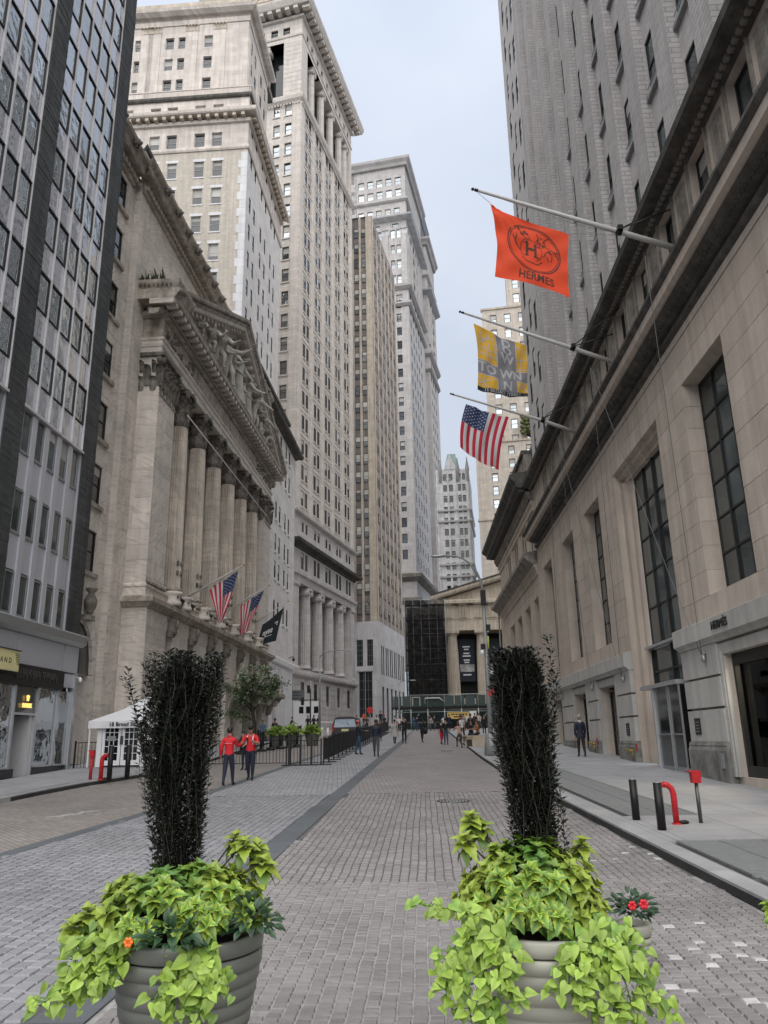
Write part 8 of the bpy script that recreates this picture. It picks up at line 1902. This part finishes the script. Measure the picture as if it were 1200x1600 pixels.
vine([[(-1.6,5.35,1.12),(-1.78,5.25,1.12),(-1.88,5.2,1.0),(-1.92,5.2,.86)],[(-1.6,5.3,1.1),(-1.74,5.2,1.0),(-1.84,5.2,.85),(-1.98,5.2,.76)],[(-1.65,5.3,1.08),(-1.82,5.2,.98),(-1.95,5.15,.82),(-2.06,5.15,.74)],[(-1.6,5.3,1.05),(-1.68,5.2,.92),(-1.7,5.15,.82)],[(-1.6,5.3,1.05),(-1.76,5.15,.9),(-1.86,5.15,.76)]],'lime heart-leaved vine spilling over the left side of the left planter',11,24)
vine([[(-1.25,5.15,1.02),(-1.22,5.06,.92),(-1.25,5.03,.8),(-1.28,5.03,.72)],[(-1.15,5.15,1.02),(-1.1,5.05,.9),(-1.06,5.02,.8),(-1.12,5.02,.68)],[(-1.2,5.15,1.0),(-1.3,5.05,.88),(-1.36,5.04,.80)],[(-1.15,5.15,1.0),(-1.12,5.04,.85),(-1.15,5.0,.74),(-1.14,5.0,.66)],[(-1.05,5.15,1.03),(-1.0,5.05,.92),(-.99,5.03,.82)]],'lime heart-leaved vine hanging down the front of the left planter',12,17)
vine([[(.62,5.3,1.15),(.45,5.2,1.2),(.3,5.15,1.22),(.16,5.15,1.25)],[(.6,5.25,1.1),(.42,5.15,1.08),(.32,5.1,.95),(.3,5.1,.8)],[(.6,5.2,1.08),(.5,5.1,.95),(.42,5.06,.8),(.45,5.06,.62)],[(.65,5.2,1.08),(.6,5.06,.95),(.6,5.03,.8),(.62,5.03,.65)],[(.6,5.2,1.1),(.4,5.12,1.02),(.28,5.1,.9),(.34,5.1,.7)],[(.66,5.18,1.05),(.66,5.06,.9),(.7,5.03,.76)],[(.6,5.2,1.05),(.5,5.06,.88),(.5,5.04,.7),(.52,5.04,.5)]],'lime heart-leaved vine covering the left half of the right planter, one shoot pointing left',13,24)
vine([[(1.1,5.2,1.05),(1.05,5.08,.98),(1.0,5.03,.88),(.95,5.03,.75)],[(1.15,5.2,1.08),(1.15,5.06,.96),(1.14,5.03,.8),(1.12,5.03,.62)],[(1.2,5.25,1.1),(1.28,5.1,1.0),(1.34,5.05,.82),(1.38,5.05,.62)],[(1.25,5.25,1.1),(1.38,5.1,.95),(1.46,5.05,.78),(1.56,5.05,.68)],[(1.2,5.2,1.05),(1.25,5.06,.9),(1.26,5.03,.72),(1.28,5.03,.55)],[(1.3,5.25,1.12),(1.4,5.15,1.05),(1.42,5.1,.9),(1.44,5.08,.7)],[(1.1,5.2,1.0),(1.08,5.05,.86),(1.06,5.03,.7)]],'lime heart-leaved vine spilling over the right half of the right planter',14,24)
def small_plant(name,c,rx,rz,n_,label,fl=None,s0=.06,leaves=None,seed=1,cat='plant',up=.6):
    r=random.Random(seed);t=thing(name,tuple(c),0,label,cat);C_=Vector(c);items=[]
    for i in range(n_):
        d=Vector((r.gauss(0,1),r.gauss(0,1),abs(r.gauss(0,.8)))).normalized();p=C_+Vector((d.x*rx,d.y*rx,d.z*rz))*r.uniform(.4,1);items.append((r.choice(leaves or dkl),leafM(p,(d+Vector((0,0,r.uniform(-.6,.4)))).normalized(),Vector((0,-.3,up)),s0*r.uniform(.7,1.3))))
    place_many(t,'leaf',items)
    for(p,col,s_)in(fl or()):
        mb=MB()
        for k_ in range(6):a=k_*1.047;mb.blob(Vector(p)+Vector((math.cos(a)*s_,-.01,math.sin(a)*s_)),(s_*.7,.008,s_*.7),0,6,4)
        mb.blob(p,(s_*.5,.015,s_*.5),0,6,4);mb.build('flower',M[col],t)
    return t
M['fl_red']=mat('red_petals',(.6,.015,.03),.5);M['fl_or']=mat('orange_petals',(.75,.16,.02),.5)
small_plant('lantana_plant',(-1.3,5.12,1.07),.2,.15,95,'small dark-leaved lantana with one orange-red flower head at the left pot rim',[((-1.52,5.0,1.10),'fl_or',.018)],.075,seed=2)
small_plant('dark_foliage_plant',(-.85,5.3,1.10),.17,.2,110,'dark green leafy plant on the right edge of the left planter',None,.065,seed=3)
pot(2.12,7.75,'small pale round flower pot behind the right planter',.20,.15,.58,'potlight',None);small_plant('impatiens_plant',(2.14,7.65,.66),.19,.18,120,'dark-leaved impatiens with red flowers in the small pot',[((2.08,7.42,.78),'fl_red',.024),((2.18,7.42,.79),'fl_red',.026)],.075,seed=4)
pot(2.75,5.0,'third ribbed planter, outside the right edge',.42,.28,1.0);coleus((2.52,5.0,1.12),.34,.33,.24,30,'bright green coleus leaves entering at the right edge of the photo',6)
for i,(x,y)in enumerate(((-7.5,54.5),(-6.6,55.5),(-5.35,57.0))):
    pot(x,y,['far ribbed planter with lime leaves, left of three behind the fence','far ribbed planter with lime leaves, middle of three behind the fence','far ribbed planter with lime leaves, right of three near the lamp post'][i],.5,.35,g(y)+.8,'potgrey','far planters behind the fence')
    small_plant('lime_plant',(x,y-.1,g(y)+.85),.72,.55,260,['far mound of lime leaves, left of three behind the fence','far mound of lime leaves, middle of three behind the fence','far mound of lime leaves, right of three near the lamp post'][i],None,.2,hv+[dkl[0]],20+i)

# ------------------------------------------------------------------ honey locust in front of the portico
t=thing('locust_tree',(-8.5,50,g(50)+.1),0,'small honey locust tree with feathery grey-green crown in front of the portico','tree')
r=random.Random(31);tips=[];lim=MB()
mb=MB();mb.tube([(-8.3,50,g(50)),(-8.3,50,3.2),(-8.42,50,4.1),(-8.6,50,4.9)],[.13,.11,.09,.06],8);mb.build('trunk',M['twig'],t)
for(p,q)in(((-8.42,50,4.0),(-10.2,49.6,5.6)),((-8.42,50,4.0),(-7.1,50.2,5.35)),((-8.5,50,4.4),(-9.3,50.6,6.5)),((-8.5,50,4.5),(-8.3,49.4,6.6)),((-8.45,50,4.2),(-9.6,51,5.2)),((-7.7,50.1,4.8),(-6.8,49.6,5.75)),((-8.5,50,3.5),(-9.6,49.7,3.9)),((-8.5,50,4.6),(-7.7,50.9,6.3))):
    p,q=Vector(p),Vector(q);m_=p.lerp(q,.5)+Vector((0,0,.12));lim.tube([p,m_,q],[.055,.035,.012],6);
    for k_ in range(11):
        b=p.lerp(q,r.uniform(.35,1.05));e=b+Vector((r.gauss(0,.5),r.gauss(0,.5),r.gauss(.12,.33)));lim.tube([b,e],[.014,.006],4,cap=False);tips.append((b,e))
lim.build('limb',M['twig'],t);mb=MB()
for b,e in tips:
    for k_ in range(64):
        c_=b.lerp(e,r.uniform(.1,1.15))+Vector((r.gauss(0,.16),r.gauss(0,.16),r.gauss(0,.1)));d=Vector((r.gauss(0,1),r.gauss(0,1),r.gauss(-.35,.5))).normalized();s_=r.uniform(.12,.24);x=d.cross(Vector((0,0,1))).normalized()*s_*.3;v=r.random()
        mb.poly([c_,c_+d*s_*.4+x,c_+d*s_,c_+d*s_*.4-x],0,v)
mb.build('crown',mat('feathery_green_leaves',(.20,.26,.15),.6,vary=.45,noise=.1),t,kind='stuff')

# ------------------------------------------------------------------ people
PC={}
def pc(c,rough=.75):
    k_=tuple(round(q,3)for q in c)
    if k_ not in PC:PC[k_]=mat('cloth_%02d'%len(PC),c,rough,noise=.12,nscale=7)
    return PC[k_]
SKIN=mat('skin',(.36,.19,.13),.6);SKIN_D=mat('dark_skin',(.13,.07,.05),.6);HAIR=mat('dark_hair',(.012,.010,.009),.5);HAIRG=mat('grey_hair',(.30,.28,.26),.6);HAIRB=mat('brown_hair',(.07,.035,.018),.5)
NAVY,BLK,RED_,WHT,TAN,JEAN,GREY=(.012,.017,.035),(.012,.012,.013),(.60,.012,.022),(.6,.6,.6),(.30,.25,.2),(.035,.07,.12),(.06,.065,.065)
def person(x,y,hd,label,top=BLK,leg=BLK,hair=HAIR,shoe=BLK,pose={},h=1.76,skin=SKIN,dz=0,group='people on the street',near=False,bulk=.015,fore=None,skirt=None,cap=None,longhair=False,seat=None,collar=None):
    q=dict(pose);mats=[skin,pc(top),pc(leg),pc(shoe),hair,(skin if fore is None else pc(fore))]
    me,inf=body_mesh(q,mats,{'skin':0,'top':1,'leg':2,'shoe':3,'hair':0,'fore':5},2 if near else 1,near,bulk)
    z=g(y)+dz+(seat or 0);T=Matrix.Translation(Vector((x,y,z)))@rotz(rad(-hd))@Matrix.Scale(h/1.76,4);t=put('person',me,None,T);tag(t,label,'person',group)
    W=T@Matrix.Translation(Vector((0,0,-inf['zmin'])));H=inf['head']
    mb=MB();mb.blob(H+Vector((0,-.022,.035)),(.092,.10,.105),0,12,8)
    if longhair:mb.blob(H+Vector((0,-.06,-.08)),(.095,.055,.17),0,10,8)
    mb.v=[W@v for v in mb.v];mb.build('hair',hair,t)
    if near:
        for sx in(-.034,.034):mb=MB();mb.blob(H+Vector((sx,.083,.005)),(.013,.008,.009),0,8,5);mb.v=[W@v for v in mb.v];mb.build('eye',HAIR,t)
        mb=MB();mb.blob(H+Vector((0,.083,-.062)),(.024,.008,.007),0,8,5);mb.v=[W@v for v in mb.v];mb.build('mouth',mat('lips',(.28,.09,.08),.5)if 'lips' not in bpy.data.materials else bpy.data.materials['lips'],t)
        for sx in(-.085,.085):mb=MB();mb.blob(H+Vector((sx,.0,-.01)),(.012,.022,.032),0,8,5);mb.v=[W@v for v in mb.v];mb.build('ear',skin,t)
    if cap:mb=MB();mb.blob(H+Vector((0,-.01,.06)),(.102,.115,.085),0,12,6);mb.box(H+Vector((0,.12,.055)),(.14,.12,.012));mb.v=[W@v for v in mb.v];mb.build('cap',pc(cap),t)
    if skirt:
        c_,zt,zb,r0_,r1_=skirt;mb=MB();n_=18;base=0
        for k_ in range(6):
            u=k_/5;rr_=r0_+(r1_-r0_)*u
            for i in range(n_):a=6.2832*i/n_;f=1+.07*u*math.cos(5*a);mb.v.append(W@Vector((rr_*f*math.cos(a),rr_*.72*f*math.sin(a),zt+(zb-zt)*u)))
        for k_ in range(5):
            for i in range(n_):j=(i+1)%n_;mb.f.append((k_*n_+i,k_*n_+j,(k_+1)*n_+j,(k_+1)*n_+i));mb.m.append(0);mb.a.append(0);mb.sm.append(True)
        mb.build('coat_skirt',pc(c_),t)
    if collar:mb=MB();mb.lathe(inf['V'][4]+Vector((0,-.005,-.05)),[(.075,0),(.078,.06),(.068,.085),(.05,.05)],12);mb.v=[W@v for v in mb.v];mb.build('collar',pc(collar),t)
    return t,W,inf
def held(name,mbf,m_,label,cat,W,at):
    mb=MB();mbf(mb);mb.v=[W@v for v in mb.v];p=W@Vector(at);o=mb.build(name,m_,origin=tuple(p));return tag(o,label,cat)
WALK=dict(hl=24,kl=10,hr=-16,kr=22,sl=-18,sr=20);WALK2=dict(hl=-14,kl=24,hr=22,kr=6,sl=20,sr=-16)
p1,W,inf=person(-5.17,26.4,6,'man in a bright red jacket and dark jeans walking away beside the left shrub',RED_,NAVY,near=True,pose=dict(hl=-12,kl=10,hr=14,kr=4,sl=-8,ol=16,el=30,sr=38,er=70,ir=-10,build=1.12),bulk=.045,fore=RED_,collar=RED_,shoe=BLK,h=1.80)
mb=MB();mb.tube([Vector((-.13,-.168,1.29)),Vector((0,-.185,1.30)),Vector((.13,-.168,1.29))],.004,4);mb.v=[W@v for v in mb.v];mb.build('seam_piping',M['whitepaint'],p1)
p2,W,inf=person(-4.80,28.3,186,'man in a red polo shirt and jeans facing us, typing on a phone',RED_,NAVY,near=True,pose=dict(hl=4,hr=-8,kr=14,sl=26,sr=26,ol=20,orr=20,el=82,er=82,il=34,ir=34,tilt=16,build=1.22),bulk=.03,cap=BLK,h=1.80)
hm=(inf['hands'][-1]+inf['hands'][1])/2
held('mobile_phone',lambda m_:m_.box(hm+Vector((0,.03,.05)),(.075,.015,.14),0,None),M['blackpaint'],'black phone held by the man in the red polo shirt','phone',W,hm)
for sx in(-.1,.1):mb=MB();mb.tube([Vector((sx,-.1,1.30)),Vector((sx,-.02,1.50)),Vector((sx*1.05,.14,1.38)),Vector((sx*1.2,.16,1.15))],.018,5);mb.v=[W@v for v in mb.v];mb.build('shoulder_strap',M['whitepaint'],p2)
person(-5.9,33.4,200,'person in dark clothes half hidden between the two people in red',BLK,NAVY,pose=dict(lean=18,sl=30,sr=30,el=40,er=40),h=1.55,dz=0)
person(8.52,35.9,-2,'grey-haired man in a dark suit walking away on the right pavement',NAVY,BLK,HAIRG,near=True,pose=dict(hl=10,hr=-7,kl=4,kr=14,sl=-8,sr=8,build=1.12),bulk=.05,dz=.14,fore=NAVY,skirt=(NAVY,1.02,.80,.20,.215),h=1.78,collar=WHT)
person(-.62,41.6,182,'man in a dark jacket walking towards us with a white badge on his chest',NAVY,GREY,skin=SKIN_D,near=True,pose=dict(hl=16,kl=4,hr=-10,kr=16,sl=-14,sr=12,build=1.15),bulk=.05,fore=NAVY,h=1.84)
_,W,inf=person(-1.6,43.8,70,'person in a pink cap and blue jeans leaning back with a phone',NAVY,JEAN,near=True,pose=dict(lean=-6,hl=-8,hr=8,kl=6,kr=8,sl=30,sr=30,el=70,er=70),bulk=.03,fore=NAVY,cap=(.55,.10,.14))
person(.47,57.6,10,'woman in a pale grey coat walking away',(.42,.40,.36),BLK,HAIR,pose=WALK,skirt=((.40,.38,.34),1.05,.55,.18,.30),fore=(.42,.40,.36),h=1.72,bulk=.03)
person(1.14,57.3,175,'man in black standing beside the woman in the pale coat',BLK,BLK,pose=dict(sl=10,sr=25,er=60),h=1.86,bulk=.04,fore=BLK)
_,W,inf=person(2.48,59.0,40,'woman in black carrying a big shoulder bag',BLK,BLK,longhair=True,pose=dict(hl=10,hr=-8,sl=30,el=40,lean=6),h=1.72,fore=BLK)
held('shoulder_bag',lambda m_:(m_.blob(Vector((.34,-.05,.82)),(.24,.12,.24),0,10,6),m_.tube([Vector((.2,0,1.42)),Vector((.36,-.02,1.0))],.02,5)),pc(BLK),'big black bag hanging at the hip of the woman in black','bag',W,(.34,-.05,.82))
person(3.62,55.0,160,'person in red trousers beside the man in jeans',BLK,(.4,.01,.03),longhair=True,h=1.62,pose=WALK2,collar=WHT)
_,W,inf=person(3.85,53.9,5,'man in a black top and blue jeans seen from behind',BLK,JEAN,h=1.72,pose=dict(hl=6,hr=-6,sl=15,sr=10,el=40,build=1.1),bulk=.03)
person(4.37,49.2,-20,'woman in a tan top and grey trousers crouching by the kerb',(.38,.23,.16),GREY,HAIRB,longhair=True,pose=dict(lean=28,hl=50,kl=60,hr=20,kr=50,sl=50,sr=50,el=40,er=40),h=1.66,fore=(.38,.23,.16))
SIT=dict(hl=84,kl=86,hr=78,kr=80,sl=30,sr=30,el=60,er=60,lean=10)
person(5.95,53.4,250,'man in a brown jacket sitting on the far bench',(.25,.12,.05),BLK,HAIRB,pose=SIT,dz=.14,fore=(.25,.12,.05),bulk=.04,group='people sitting on the benches')
person(5.6,54.3,200,'woman in dark clothes sitting at the end of the far bench',BLK,NAVY,longhair=True,pose=SIT,dz=.14,fore=BLK,group='people sitting on the benches')
person(5.2,56.8,170,'person in a white top and dark trousers standing behind the benches',WHT,BLK,longhair=True,dz=.14,pose=WALK)
person(6.1,59.5,190,'person in a black coat standing behind the seated man',BLK,BLK,dz=.14,bulk=.06,fore=BLK,h=1.8,pose=dict(sr=30,er=60))
person(8.23,69.0,185,'person in black with pale shoes walking on the right pavement',BLK,BLK,shoe=WHT,dz=.14,bulk=.05,fore=BLK,pose=WALK2)
far=[(3.4,93,20,NAVY,JEAN,'man in a navy top and jeans standing under the shed'),(3.05,95,190,JEAN,JEAN,'person in blue beside the shed post'),(4.9,92.6,170,(.3,.27,.24),GREY,'person in beige near the shed, left of a pair'),(5.4,93.4,200,BLK,GREY,'person in a black top near the shed, right of a pair'),(6.7,88,10,NAVY,NAVY,'man in navy walking towards the shed'),(6.2,90,200,WHT,BLK,'person in a white top next to the man in navy'),
       (1.3,92,170,WHT,BLK,'person in a white shirt at the left end of the shed'),(1.9,93.5,200,(.45,.2,.2),BLK,'person in pink at the left end of the shed'),(.8,90,190,WHT,BLK,'person in white beside the barrier screens'),(9.9,88,185,(.5,.45,.4),GREY,'person in a pale jacket under the shed at right'),(9.3,86,200,BLK,BLK,'person in black under the shed at right'),(8.8,90,190,WHT,NAVY,'person in a white shirt in the crowd right of the bench'),
       (7.9,84,180,(.28,.25,.2),BLK,'person in brown in the crowd right of the bench'),(7.2,80,10,BLK,JEAN,'person in black with jeans on the right pavement'),(10.4,91,180,(.4,.38,.36),GREY,'person in grey farthest right in the crowd')]
for(x,y,hd,a,b,lab)in far:person(x,y,hd,lab,a,b,pose=pr_.choice([WALK,WALK2,dict(sr=30,er=50),{}]),fore=a if a!=WHT else None,h=pr_.uniform(1.62,1.84),dz=.14 if x>6.6 and y<96 else 0,bulk=pr_.uniform(.01,.05))
for i,(x,y)in enumerate(((-8.7,87.5),(-8.1,88.0),(-7.5,87.2))):person(x,y,180,['officer in black, left of three by the white booth','officer in black with cap, middle of three by the white booth','officer in black, right of three by the white booth'][i],BLK,BLK,h=1.82,dz=.14,cap=BLK if i==1 else None,bulk=.06,fore=BLK,group='officers by the booth',pose=dict(sl=20,el=70,sr=15,er=60))
person(-8.25,53.0,15,'man in a light blue shirt and dark trousers seen from behind, by the portico door',(.16,.26,.42),BLK,HAIRG,h=1.78,dz=.12,bulk=.03,fore=(.16,.26,.42),pose=dict(sl=20,el=80))
person(-8.0,57.0,180,'man in a black suit by the portico steps',BLK,BLK,h=1.76,dz=.12,bulk=.04,fore=BLK)
person(-9.9,81.5,90,'person in black leaning on the railing by the white block',BLK,BLK,h=1.76,dz=.14,pose=dict(lean=22,sl=50,sr=50))
person(-3.0,101,175,'person in an orange jacket in front of the white stone base',(.6,.12,.03),BLK,h=1.7,dz=.5,fore=(.6,.12,.03));person(-.9,101,170,'person in black to the right of the orange jacket',BLK,BLK,h=1.8,dz=.5,bulk=.06,fore=BLK)
for i,x in enumerate((-2.2,-1.2,-.4,-3.6)):person(x,84+3*i,180,['person in grey beyond the parked car','person in a white top beyond the parked car','person with a pink hat beyond the screens','person in black left of the parked car'][i],[GREY,WHT,NAVY,BLK][i],BLK,h=1.78,cap=(.5,.1,.12)if i==2 else None,dz=.1)
# black security bollards with broad feet
for i,(x,y)in enumerate(((-8.4,46.5),(-8.0,47.5),(-7.75,49.5),(-7.4,51.0),(-7.0,52.5),(-6.6,53.6),(-6.15,54.8))):
    t=thing('footed_bollard',(x,y,g(y)),0,'black bollard on a broad foot in the row behind the barred fence','bollard','footed black bollards');mb=MB();mb.lathe((x,y,g(y)),[(.30,0),(.28,.09),(.15,.13),(.13,.2)],14);mb.build('foot',M['black'],t);mb=MB();mb.tube([(x,y,g(y)+.1),(x,y,g(y)+1.0)],.085,10);mb.build('tube',M['black'],t)
for i,(x,y)in enumerate(((-5.0,67),(-5.6,68.5),(-4.4,66))):
    t=thing('white_bollard',(x,y,g(y)),0,'short pale bollard left of the parked car','bollard','pale bollards by the car');mb=MB();mb.tube([(x,y,g(y)),(x,y,g(y)+1.0)],.09,10);mb.build('tube',M['whitepaint'],t);mb=MB();mb.blob((x,y,g(y)+1.0),(.09,.09,.05));mb.build('cap',M['galv'],t)
